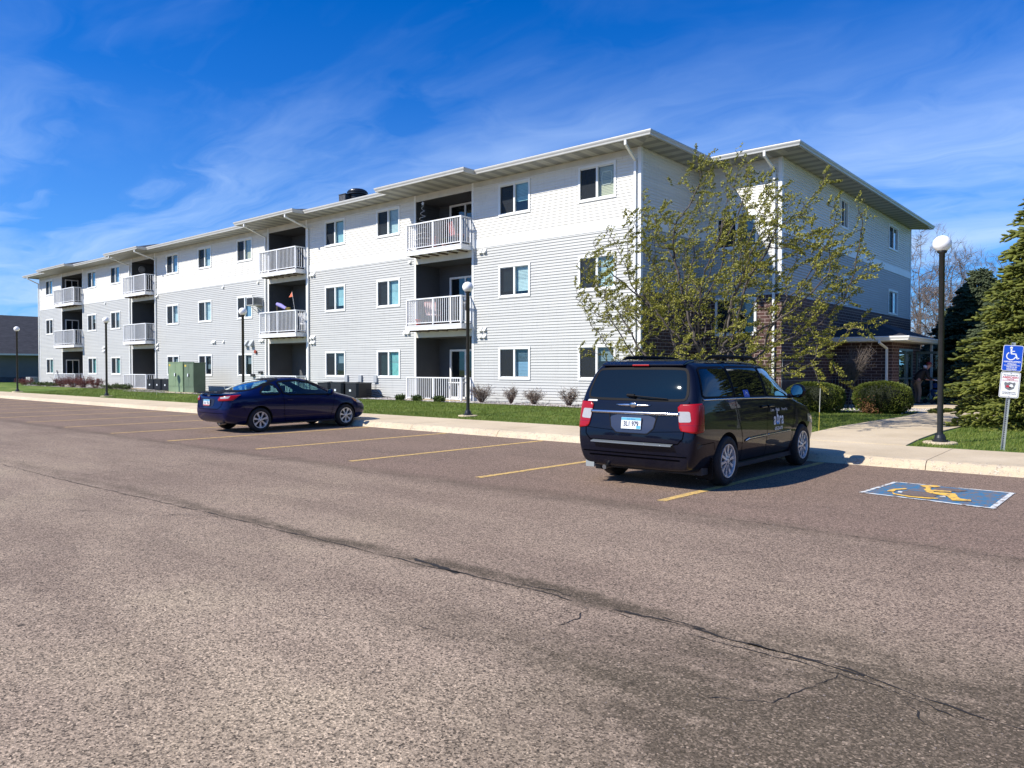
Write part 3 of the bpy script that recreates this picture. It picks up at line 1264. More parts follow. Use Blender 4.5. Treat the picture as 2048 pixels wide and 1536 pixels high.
def railing_mb(x0, x1, y0, ytop, z0, zr0):
    """front run at y0 between x0..x1, both returns to ytop; z0 bottom, zr0 = top"""
    r = MB()
    pw = .028
    for x in (x0+.03, (x0+x1)/2, x1-.03):
        r.box(x-pw, x+pw, y0, y0+2*pw, z0-.06, zr0)
    r.box(x0-.005, x1+.005, y0-.008, y0+.06, zr0-.035, zr0+.012)
    r.box(x0+.01, x1-.01, y0+.008, y0+.045, z0+.02, z0+.05)
    nb = int((x1-x0)/.112)
    for i in range(1, nb):
        x = x0+(x1-x0)*i/nb
        r.box(x-.0105, x+.0105, y0+.016, y0+.037, z0+.05, zr0-.035)
    for x in (x0+.03, x1-.03):
        r.box(x-.026, x+.026, y0+.062, ytop, zr0-.035, zr0+.010)
        r.box(x-.018, x+.018, y0+.06, ytop, z0+.02, z0+.05)
        r.box(x-pw, x+pw, ytop-.05, ytop-.003, z0-.03, zr0-.036)
        m_ = int((ytop-y0)/.112)
        for i in range(1, m_):
            y = y0+(ytop-y0)*i/m_
            r.box(x-.010, x+.010, y-.010, y+.010, z0+.05, zr0-.035)
    return r


for bi, (x0, x1) in enumerate(BALC):
    for fi, zt in enumerate((3.33, 6.34)):
        s = MB()
        s.box(x0-.0, x1, -.60, -.028, zt-.18, zt)
        s.box(x0-.015, x1+.015, -.615, -.028, zt-.02, zt+.012, m=None)
        o = s.build('balcony', mat('slab_white', (.78, .78, .78), .5, var=.05), APT)
        d = MB()
        d.box(x0+.02, x1-.02, -.58, 1.30, zt+.014, zt+.030)
        for i in range(6):
            xx = x0+.25+i*(x1-x0-.5)/5
            d.box(xx-.04, xx+.04, -.55, -.03, zt-.23, zt-.183)
        d.build('deck_boards', mat('deck_brown', (.10, .065, .05), .8, var=.3), o)
        railing_mb(x0+.02, x1-.02, -.58, .0, zt+.07, zt+RH).build('railing', TRIMG, o)
    s = MB()
    s.box(x0, x1, -.62, 1.3, .20, .385)
    o = s.build('patio_slab', CONC, APT)
    railing_mb(x0+.02, x1-.02, -.58, .0, .41, 1.27).build('railing', TRIMG, o)


# ---- roof, soffit, gutters
SL = .27
ZE = 8.87


def hip(b, x0, x1, y0, y1, z, sl=SL):
    w = min(x1-x0, y1-y0)/2
    h = z+w*sl
    if x1-x0 > y1-y0:
        a, c = (x0+w, (y0+y1)/2, h), (x1-w, (y0+y1)/2, h)
        b.face([(x0, y0, z), (x1, y0, z), c, a])
        b.face([(x1, y1, z), (x0, y1, z), a, c])
        b.face([(x1, y0, z), (x1, y1, z), c])
        b.face([(x0, y1, z), (x0, y0, z), a])
    else:
        a, c = ((x0+x1)/2, y0+w, h), ((x0+x1)/2, y1-w, h)
        b.face([(x0, y0, z), (x1, y0, z), a])
        b.face([(x1, y0, z), (x1, y1, z), c, a])
        b.face([(x1, y1, z), (x0, y1, z), c])
        b.face([(x0, y1, z), (x0, y0, z), a, c])


b = MB()
hip(b, -55.12, .80, -.86, 18.4, ZE)
hip(b, -17, 3.86, 3.21, 22.3, ZE+.002)
BUMP = [(-11.35, -6.55), (-22.25, -17.35), (-38.1, -33.5), (-50.2, -44.9)]
for (x0, x1) in BUMP:
    hip(b, x0-.02, x1+.02, -1.42, 4.2, ZE+.004, .30)
roof = b.build('roof', SHING, APT)
# soffit
b = MB()


def sof(pts, along):
    us = [(p[0] if along == 'x' else p[1], 0) for p in pts]
    b.face([(p[0], p[1], 8.712) for p in pts], SOFF, us)


sof([(-55.08, -.82), (.78, -.82), (0, 0), (-54.3, 0)], 'x')
sof([(.78, -.82), (.78, 4.05), (0, 4.05), (0, 0)], 'y')
sof([(.78, 3.25), (3.82, 3.25), (3, 4.05), (.78, 4.05)], 'x')
sof([(3.82, 3.25), (3.82, 22.25), (3, 21.5), (3, 4.05)], 'y')
for (x0, x1) in BUMP:
    sof([(x0, -1.38), (x1, -1.38), (x1, -.82), (x0, -.82)], 'x')
for (x0, x1) in BALC:
    sof([(x0-.1, 0), (x1+.1, 0), (x1+.1, .1), (x0-.1, .1)], 'x')
b.build('soffit', None, APT)
# fascia + gutter: profile swept along eave runs
GP = [(0, -.155), (.0, .0), (.012, .0), (.012, -.03), (.095, -.03), (.10, .0), (.118, .004), (.122, -.02), (.112, -.055), (.085, -.10), (.078, -.145), (.0, -.155)]


def gutter(b, p0, p1, out, z=ZE+.005, e0=0, e1=0):
    p0, p1, out = Vector((*p0, 0)), Vector((*p1, 0)), Vector((*out, 0))
    t = (p1-p0).normalized()

    def fn(q, s):
        base = (p0 if s == 0 else p1)+out*q[0]
        base = base+t*(q[0]*(-e0 if s == 0 else e1))
        return (base.x, base.y, z+q[1])
    n = len(GP)
    i = len(b.v)
    for s in (0, 1):
        for q in GP:
            b.v.append(fn(q, s))
    for j in range(n-1):
        b.f.append((i+j, i+j+1, i+n+j+1, i+n+j))
        b.m.append(0)
        b.uv.append(None)
    b.f.append(tuple(i+j for j in range(n-1))[::-1])
    b.f.append(tuple(i+n+j for j in range(n-1)))
    b.m += [0, 0]
    b.uv += [None, None]


b = MB()
xs = sorted(BUMP)
edges = [-55.08]+[v for q in xs for v in q]+[.78]
for i in range(0, len(edges), 2):
    gutter(b, (edges[i], -.82), (edges[i+1], -.82), (0, -1), e0=1 if i == 0 else 0, e1=1 if i == len(edges)-2 else 0)
for (x0, x1) in BUMP:
    gutter(b, (x0, -1.38), (x1, -1.38), (0, -1), e0=1, e1=1)
    gutter(b, (x1, -1.38), (x1, -.82), (1, 0), e0=1)
    gutter(b, (x0, -.82), (x0, -1.38), (-1, 0), e1=1)
gutter(b, (.78, -.82), (.78, 3.13), (1, 0), e0=1)
gutter(b, (.90, 3.25), (3.82, 3.25), (0, -1), e1=1)
gutter(b, (3.82, 3.25), (3.82, 22.25), (1, 0), e0=1)
gutter(b, (-55.08, 18), (-55.08, -.82), (-1, 0), e1=1)
b.build('gutter', mat('gutter_white', (.50, .50, .475), .4, var=.06), APT)
# drip edge: thin dark shingle edge and light cap line above the gutter
b = MB()
for i in range(0, len(edges), 2):
    b.box(edges[i], edges[i+1], -.90, -.84, ZE+.007, ZE+.028)
for (x0, x1) in BUMP:
    b.box(x0, x1, -1.46, -1.40, ZE+.009, ZE+.030)
b.box(.80, .86, -.84, 3.1, ZE+.007, ZE+.028)
b.box(.9, 3.86, 3.17, 3.23, ZE+.009, ZE+.030)
b.box(3.84, 3.90, 3.3, 22.2, ZE+.007, ZE+.028)
b.build('shingle_edge', SHING, APT)


# downspouts
def downspout(pts, name='downspout', parent=APT):
    q = MB()
    P_ = [Vector(p) for p in pts]
    for a, c in zip(P_[:-1], P_[1:]):
        d = c-a
        L = d.length
        d.normalize()
        if abs(d.z) > .95:
            sx, sy = Vector((1, 0, 0)), Vector((0, 1, 0))
        else:
            sx = d.cross(Vector((0, 0, 1))).normalized()
            sy = d.cross(sx).normalized()
        q.obox((a+c)/2, sx*.041, sy*.033, d*(L/2+.02))
    return q.build(name, TRIM, parent, bevel=.008)


for (xt, yt, xb, yb, zb) in ((-17.95, -1.40, -18.12, -.07, .35), (-21.5, -1.40, -21.80, -.07, .35),
                             (-.03, -.86, -.16, -.07, .35), (-37.55, -1.40, -37.80, -.07, .35),
                             (-33.85, -1.40, -34.10, -.07, .35), (-54.2, -.86, -54.35, -.07, .35)):
    downspout([(xt, yt, 8.80), (xt, yt, 8.60), (xb, yb, 8.28), (xb, yb, zb), (xb, yb-.25, zb-.08)])
downspout([(2.75, 3.2, 8.80), (2.75, 3.2, 8.60), (2.80, 3.93, 8.28), (2.80, 3.93, 4.2), (2.80, 3.93, .35)])

# wall vents
vents = []
for z in (6.06, 3.11, 2.86):
    vents += [(-17.80, z), (-6.85, z), (-34.02, z)]
vents += [(-10.95, 6.04), (-11.15, 3.12), (-22.56, 6.06), (-26.06, 6.06), (-27.11, 3.11), (-26.06, 3.09), (-22.24, 3.07), (-41.7, 6.07), (-41.95, 3.07), (-41.95, 2.85)]


def vent_mb(s=1.0, two=True):
    q = MB()
    for dx in ((-.105*s, .105*s) if two else (0,)):
        a, c = dx-.075*s, dx+.075*s
        z1, z0, yo = .07*s, -.07*s, -.11*s
        q.extrude([(-.015, z1), (yo, z0+.02*s), (yo, z0), (-.015, z0)], lambda p, t: ((a if t == 0 else c), p[0], p[1]))
        q.box(a-.01, c+.01, -.02, -.014, z0-.01, z1+.01)
    return q


v0 = vent_mb().build('wall_vent', TRIM, APT)
v0.location = (vents[0][0], -.012, vents[0][1])
v1 = vent_mb(.8, False).build('wall_vent', TRIM, APT)
for i, (x, z) in enumerate(vents[1:]):
    if x in (-10.95, -22.56, -26.06, -41.7):
        o = v1.copy() if x != -10.95 else v1
    else:
        o = v0.copy()
    if o is not v1:
        COL.objects.link(o)
    o.parent = APT
    o.location = (x, -.012, z)
for x in (-23.68, -23.15):
    q = MB()
    q.extrude([(-.012, .17), (-.22, -.10), (-.22, -.17), (-.012, -.17)], lambda p, t: (x+(-.13 if t == 0 else .13), p[0], 2.96+p[1]))
    q.build('exhaust_hood', mat('vent_grey', (.42, .44, .45), .5), APT)
q = MB()
q.lathe([(0, -.10), (.09, -.10), (.10, -.085), (.10, -.06), (.05, -.05), (.05, 0)], (-22.79, -.01, 2.49), 'y', 18)
q.build('alarm_bell', mat('bell_red', (.30, .06, .03), .5), APT, smooth=False)
q = MB()
for (x, z) in ((-23.1, 1.28), (-22.35, 1.42)):
    q.box(x-.06, x+.06, -.16, -.01, z-.06, z+.06)
    q.box(x+.07, x+.17, -.13, -.01, z-.05, z+.07)
q.build('floodlight', mat('fitting_dark', (.05, .05, .055), .5), APT)

# roof ventilator
t = thing('roof_ventilator', 'black round turbine-style ventilator on a square curb on the roof', 'roof vent', (-19.55, 4.0, 10.28))
q = MB()
q.lathe([(0, -.2), (.62, -.2), (.62, .55), (.66, .58), (.66, .66), (.80, .70), (.80, .80), (.83, .84), (.83, .90), (.76, .94), (.74, 1.0), (.55, 1.10), (0, 1.14)], n=32)
q.build('cowl', mat('vent_black', (.010, .010, .012), .35), t, smooth=False)
q = MB()
q.box(-1.02, -.20, -1.05, -.35, -.2, .66)
q.box(-1.06, -.16, -1.09, -.31, .66, .70)
t.scale = (.66, .66, .70)
q.build('curb', mat('curb_dark', (.06, .06, .065), .6, var=.8, vscale=7), t)
q = MB()
for i in range(5):
    q.lathe([(0, 0), (.028, 0), (.024, .22), (0, .25)], (-.9+i*.17, -.6, .69), n=8)


# ================================================================ VEHICLES
def inside(poly, x, y):
    c = False
    n = len(poly)
    for i in range(n):
        x0, y0 = poly[i]
        x1, y1 = poly[(i+1) % n]
        if (y0 > y) != (y1 > y) and x < (x1-x0)*(y-y0)/(y1-y0)+x0:
            c = not c
    return c


def chaikin(p, it=2, cut=.22, closed=True):
    for _ in range(it):
        q = []
        n = len(p)
        for i in range(n if closed else n-1):
            a, c = p[i], p[(i+1) % n]
            q.append((a[0]+(c[0]-a[0])*cut, a[1]+(c[1]-a[1])*cut))
            q.append((c[0]-(c[0]-a[0])*cut, c[1]-(c[1]-a[1])*cut))
        if not closed:
            q = [p[0]]+q+[p[-1]]
        p = q
    return p


class Car:
    def __init__(s, root, paint, stations, rear_y, front_y, wells, wr, bulge_r=.05, bulge_f=.10):
        s.root = root
        bm = bmesh.new()
        rings = []
        ns = len(stations)
        for si, (y, zb, w, zbelt, wr_, zr, zt) in enumerate(stations):
            wb, wl = w*.985, w*.93
            pts = [(0, zb), (.4*w, zb), (.8*w, zb), (wl, zb+.05), (w*.995, zb+.40*(zbelt-zb)), (w, zb+.75*(zbelt-zb)),
                   (wb, zbelt), ((wb+wr_)/2+.018, (zbelt+zr)/2), (wr_, zr), (.74*wr_, zt-.012), (.38*wr_, zt), (0, zt+.003)]
            ring = []
            for (x, z) in pts:
                yy = y
                if si < 2:
                    yy = y+rear_y(z)
                elif si == 2:
                    yy = y+rear_y(z)*.8
                if si >= ns-2:
                    yy = y+front_y(z)
                elif si == ns-3:
                    yy = y+front_y(z)*.5
                ring.append((x, yy, z))
            rings.append(ring)
        V = []
        for ring in rings:
            row = [bm.verts.new(p) for p in ring]
            left = [row[0]]+[bm.verts.new((-p[0], p[1], p[2])) for p in ring[1:-1]]+[row[-1]]
            V.append((row, left))
        for (r0, l0), (r1, l1) in zip(V[:-1], V[1:]):
            for j in range(11):
                bm.faces.new((r0[j], r1[j], r1[j+1], r0[j+1]))
                bm.faces.new((l0[j+1], l1[j+1], l1[j], l0[j]))
        for end in (0, -1):
            r, l = V[end]
            cols = [[r[3], r[2], r[1], r[0], l[1], l[2], l[3]]]
            fr = [1, .8, .4, 0, -.4, -.8, -1]
            for row in (4, 5, 6, 7):
                line = [r[row]]
                for f in fr[1:-1]:
                    p = r[row].co
                    bl = (bulge_r if end == 0 else -bulge_f)*(1-f*f)
                    line.append(bm.verts.new((p.x*f, p.y-bl, p.z)))
                line.append(l[row])
                cols.append(line)
            cols.append([r[8], r[9], r[10], r[11], l[10], l[9], l[8]])
            for a, c in zip(cols[:-1], cols[1:]):
                for j in range(6):
                    q = (a[j], c[j], c[j+1], a[j+1])
                    bm.faces.new(q if end == 0 else q[::-1])
        bmesh.ops.recalc_face_normals(bm, faces=bm.faces)
        me = bpy.data.meshes.new('body')
        bm.to_mesh(me)
        bm.free()
        me.materials.append(paint)
        o = bpy.data.objects.new('body', me)
        COL.objects.link(o)
        m = o.modifiers.new('s', 'SUBSURF')
        m.levels = 3
        m.render_levels = 3
        # wheel wells
        cut = MB()
        for (y, z) in wells:
            for sg in (-1, 1):
                cut.lathe([(0, 0), (wr, 0), (wr, .6), (0, .6)], (sg*.66 if sg > 0 else -1.26, y, z), 'x', 40, mat('well_black', (.006, .006, .007), .9))
        co_ = cut.build('cut', recalc=True)
        bo = o.modifiers.new('b', 'BOOLEAN')
        bo.object = co_
        bo.solver = 'EXACT'
        bo.material_mode = 'TRANSFER'
        dg = bpy.context.evaluated_depsgraph_get()
        me2 = bpy.data.meshes.new_from_object(o.evaluated_get(dg))
        o.modifiers.clear()
        o.data = me2
        bpy.data.objects.remove(co_)
        me2.name = 'body'
        me2.polygons.foreach_set('use_smooth', [True]*len(me2.polygons))
        s.body = o
        o.parent = root
        bm = bmesh.new()
        bm.from_mesh(me2)
        s.bvh = BVHTree.FromBMesh(bm)
        # keep wheel-arch edges crisp
        for e in bm.edges:
            if len(e.link_faces) == 2 and e.link_faces[0].material_index != e.link_faces[1].material_index:
                e.smooth = False
        bm.to_mesh(me2)
        bm.free()

    def hit(s, U, z, ang, off):
        a = R(ang)
        n = Vector((math.cos(a), math.sin(a), 0))
        u = Vector((-math.sin(a), math.cos(a), 0))
        p = u*U+Vector((0, 0, z))+n*4
        h, nn, _, _ = s.bvh.ray_cast(p, -n)
        if h is None:
            return None
        if nn.dot(n) < 0:
            nn = -nn
        return h+nn*off

    def hit_top(s, x, y, off):
        h, nn, _, _ = s.bvh.ray_cast(Vector((x, y, 3)), Vector((0, 0, -1)))
        if h is None:
            return None
        if nn.z < 0:
            nn = -nn
        return h+nn*off

    def patch(s, name, poly, ang, m, off=.004, parent=None, cell=.05, top=False, thick=0):
        bm = bmesh.new()
        vs = [bm.verts.new((p[0], p[1], 0)) for p in poly]
        bm.faces.new(vs)
        xs = [p[0] for p in poly]
        ys = [p[1] for p in poly]
        for i, (lo, hi) in enumerate(((min(xs), max(xs)), (min(ys), max(ys)))):
            t = lo+cell
            while t < hi:
                co_ = (t, 0, 0) if i == 0 else (0, t, 0)
                no = (1, 0, 0) if i == 0 else (0, 1, 0)
                bmesh.ops.bisect_plane(bm, geom=bm.verts[:]+bm.edges[:]+bm.faces[:], plane_co=co_, plane_no=no)
                t += cell
        bad = []
        for v in bm.verts:
            h = s.hit_top(v.co.x, v.co.y, off) if top else s.hit(v.co.x, v.co.y, ang, off)
            if h is None:
                bad.append(v)
            else:
                v.co = h
        if bad:
            bmesh.ops.delete(bm, geom=bad, context='VERTS')
        bmesh.ops.recalc_face_normals(bm, faces=bm.faces)
        me = bpy.data.meshes.new(name)
        bm.to_mesh(me)
        bm.free()
        me.materials.append(m)
        me.polygons.foreach_set('use_smooth', [True]*len(me.polygons))
        o = bpy.data.objects.new(name, me)
        COL.objects.link(o)
        o.parent = parent or s.root
        if thick:
            q = o.modifiers.new('t', 'SOLIDIFY')
            q.thickness = thick
            q.offset = 1
        return o

    def strip(s, name, pts, w, ang, m, off=.005, parent=None, closed=False, step=.03, top=False, thick=0, mb=None):
        """ribbon following the body along a 2-D polyline"""
        P_ = [Vector((*p, 0)) for p in pts]
        if closed:
            P_.append(P_[0])
        line = []
        for a, c in zip(P_[:-1], P_[1:]):
            n = max(1, int((c-a).length/step))
            for i in range(n):
                line.append(a+(c-a)*i/n)
        line.append(P_[-1])
        own = mb is None
        mb = mb or MB()
        prev = None
        for i, p in enumerate(line):
            if closed:
                t = line[(i+1) % (len(line)-1)]-line[(i-1) % (len(line)-1)]
            else:
                t = line[min(i+1, len(line)-1)]-line[max(i-1, 0)]
            t.normalize()
            nn = Vector((-t.y, t.x, 0))
            a, c = p+nn*w, p-nn*w
            if top:
                ha, hc = s.hit_top(a.x, a.y, off), s.hit_top(c.x, c.y, off)
            else:
                ha, hc = s.hit(a.x, a.y, ang, off), s.hit(c.x, c.y, ang, off)
            if ha is None or hc is None:
                prev = None
                continue
            if prev:
                mb.face([prev[0], prev[1], hc, ha], m)
            prev = (ha, hc)
        if own and mb.v:
            o = mb.build(name, None, parent or s.root, smooth=True, recalc=True)
            if thick:
                q = o.modifiers.new('t', 'SOLIDIFY')
                q.thickness = thick
                q.offset = 1
            return o

    def open_window(s, polys):
        """cut the glass openings out of the shell; polys: (outline, ang or 'top')"""
        bm = bmesh.new()
        bm.from_mesh(s.body.data)
        dead = []
        for f in bm.faces:
            c = f.calc_center_median()
            n = f.normal
            for (poly, ang) in polys:
                a = R(ang)
                nn = Vector((math.cos(a), math.sin(a), 0))
                if n.dot(nn) < .12 or f.material_index != 0:
                    continue
                U = -math.sin(a)*c.x+math.cos(a)*c.y
                if inside(poly, U, c.z):
                    dead.append(f)
                    break
        bmesh.ops.delete(bm, geom=dead, context='FACES')
        bm.to_mesh(s.body.data)
        bm.free()

    def text(s, name, lines, ang, parent=None):
        """lines: (text, U, z, size, sx, material, bold, off)"""
        mb = MB()
        for (t, U, z, size, sx, m, bold, off) in lines:
            me = text_mesh(t, size, bold)
            base = len(mb.v)
            ok = True
            for v in me.vertices:
                h = s.hit(U+v.co.x*sx, z+v.co.y, ang, off)
                mb.v.append(tuple(h) if h else (0, 0, 0))
            for p in me.polygons:
                mb.f.append(tuple(base+i for i in p.vertices))
                mb.m.append(mb.mi(m))
                mb.uv.append(None)
            bpy.data.meshes.remove(me)
        return mb.build(name, None, parent or s.root)


def shrink(poly, d):
    """inset an outline towards its centroid-facing normals"""
    n = len(poly)
    A = sum(poly[i][0]*poly[(i+1) % n][1]-poly[(i+1) % n][0]*poly[i][1] for i in range(n))
    sg = 1 if A > 0 else -1
    out = []
    for i in range(n):
        a, p, c = poly[i-1], poly[i], poly[(i+1) % n]
        t = Vector((c[0]-a[0], c[1]-a[1]))
        if t.length < 1e-9:
            out.append(p)
            continue
        t.normalize()
        out.append((p[0]-t.y*sg*d, p[1]+t.x*sg*d))
    return out


def mirror(poly):
    return [(-x, y) for x, y in poly][::-1]


def paint(name, col, metal=.35, fleck=.0):
    m, k, b, tc = custom(name)
    P = tc.outputs['Object']
    sp = k.new('ShaderNodeSeparateXYZ')
    k.put(sp.inputs[0], P)
    n_ = k.noise(P, 5, 5, .7)
    low = k.ramp(sp.outputs[2], [(.22, 1), (.62, 0)])            # road dust kept near the sills
    d = k.math('MULTIPLY', k.math('MULTIPLY', low, k.ramp(n_, [(.4, 0), (.75, 1)])), .08)
    c = k.mix(d, col, (.16, .14, .115))
    k.put(b.inputs['Base Color'], c)
    b.inputs['Metallic'].default_value = metal
    b.inputs['Roughness'].default_value = .42
    b.inputs['Specular IOR Level'].default_value = .05
    k.put(b.inputs['Coat Weight'], k.math('MULTIPLY', k.math('SUBTRACT', 1, d), .6))
    b.inputs['Coat Roughness'].default_value = .025
    k.put(b.inputs['Coat Normal'], k.bump(k.noise(P, 3.5, 2, .5), .03, .02))
    return m


RUBBER = mat('rubber', (.012, .012, .013), .75, var=.3, vscale=12)
RIM = mat('alloy', (.60, .60, .60), .36, metal=.5, var=.15, vscale=9)
RIMDK = mat('rim_dark', (.02, .02, .022), .5)
CHROME = mat('chrome', (.58, .59, .60), .16, metal=1)
PLAST = mat('black_plastic', (.006, .006, .007), .6, spec=.12)
SEAM = mat('panel_gap', (.001, .001, .002), .9, spec=.02)
LRED = mat('lamp_red', (.30, .0012, .003), .3, spec=.3, coat=.4)
LREDK = mat('lamp_dark_red', (.22, .002, .004), .2, coat=1)
LCLR = mat('lamp_clear', (.36, .35, .34), .15, var=.06, vscale=30, coat=1)
LAMB = mat('lamp_amber', (.60, .20, .03), .2, coat=1)
INTR = mat('car_interior', (.030, .030, .032), .8, var=.3, vscale=5)
PLW = mat('plate_white', (.68, .72, .74), .4, var=.05)
PLB = mat('plate_blue', (.10, .38, .58), .4)
PLK = mat('plate_ink', (.02, .02, .06), .5)
PLR = mat('plate_red', (.45, .05, .05), .5)


def wheel(root, x, y, z, r, rim_r, spokes, sg, width=.215, hubcap=False):
    t = MB()
    w = width/2
    prof = [(rim_r, -w+.01), (r-.03, -w), (r-.008, -w+.03), (r, -w+.055), (r, w-.055), (r-.008, w-.03), (r-.03, w), (rim_r, w-.01), (rim_r-.02, 0), (rim_r, -w+.01)]
    t.lathe(prof, (0, 0, 0), 'x', 48, RUBBER)
    o = t.build('wheel', None, root, smooth=True, loc=(x, y, z))
    q = MB()
    fx = sg*(w-.012)
    q.lathe([(rim_r+.004, fx), (rim_r+.002, fx+sg*.012), (rim_r-.014, fx+sg*.010), (rim_r-.022, fx-sg*.03), (rim_r-.03, fx-sg*.13)], (0, 0, 0), 'x', 48, RIM)
    q.lathe([(rim_r-.02, fx-sg*.075), (0, fx-sg*.075)], (0, 0, 0), 'x', 32, RIMDK)
    q.lathe([(.066, fx-sg*.03), (.062, fx-sg*.002), (.03, fx+sg*.006), (0, fx+sg*.006)], (0, 0, 0), 'x', 24, RIM)
    for i in range(spokes):
        a = 2*math.pi*(i+.25)/spokes
        d = Vector((0, math.cos(a), math.sin(a)))
        e = Vector((0, -math.sin(a), math.cos(a)))
        w0, w1 = (.014, .020) if not hubcap else (.013, .030)
        w1 = w1*1.35 if spokes > 8 else w1*1.15
        r0, r1 = .05, rim_r-.008
        X = Vector((1, 0, 0))
        for (za, zb_) in (((fx-sg*.005), (fx-sg*.05)),):
            p = [d*r0+e*w0, d*r0-e*w0, d*r1-e*w1, d*r1+e*w1]
            mid = [d*(r0+r1)*.5+e*(w0+w1)*.42, d*(r0+r1)*.5-e*(w0+w1)*.42]
            f0 = [p[0]+X*(za+sg*.004), mid[0]+X*(za-sg*.004), p[3]+X*(za+sg*.0), p[2]+X*(za+sg*.0), mid[1]+X*(za-sg*.004), p[1]+X*(za+sg*.004)]
            b0 = [v-X*sg*.035 for v in f0]
            q.face(f0, RIM)
            n = len(f0)
            for j in range(n):
                q.face([f0[j], f0[(j+1) % n], b0[(j+1) % n], b0[j]], RIM)
    for i in range(5):
        a = 2*math.pi*(i+.5)/5
        q.lathe([(.009, fx-sg*.03), (.009, fx+sg*.008), (0, fx+sg*.008)], (0, math.cos(a)*.042, math.sin(a)*.042), 'x', 8, RIMDK)
    q.build('rim', None, o, recalc=False)
    return o


def plate(root, loc, rz, chars, tilt=0):
    """number plate facing -y in its own frame"""
    q = MB()
    q.box(-.152, .152, -.006, .004, -.076, .076, PLW)
    q.box(-.150, .150, -.0075, -.0061, .040, .074, PLB)
    q.box(-.150, .150, -.0072, -.0061, -.074, -.050, PLR if chars != '3L1 979' else PLW)
    if chars == '3L1 979':
        q.box(.085, .148, -.0075, -.0061, -.072, -.030, PLB)
    for sx in (-.10, .10):
        q.lathe([(.006, -.008), (.006, -.004)], (sx, 0, .062), 'y', 8, PLK)
    add_text(q, chars, .092, lambda u, v: (u, -.0085, v-.010), PLK, True, .78)
    add_text(q, 'South Dakota' if chars == '3L1 979' else 'SOUTH DAKOTA', .024, lambda u, v: (u, -.0085, v+.056), PLW if False else PLK, False, 1)
    o = q.build('licence_plate', None, root, loc=loc)
    o.rotation_euler = (tilt, 0, rz)
    return o


def seat(root, x, y, z, w=.5, back=.62):
    q = MB()
    q.box(x-w/2, x+w/2, y-.25, y+.25, z, z+.16)
    q.extrude([(-.30, 0), (-.16, 0), (-.26, back), (-.36, back)], lambda p, t: (x+(-w/2 if t == 0 else w/2), y+p[0], z+.1+p[1]))
    q.box(x-.13, x+.13, y-.38, y-.27, z+.1+back+.03, z+.1+back+.20)
    q.build('seat', INTR, root, bevel=.03)


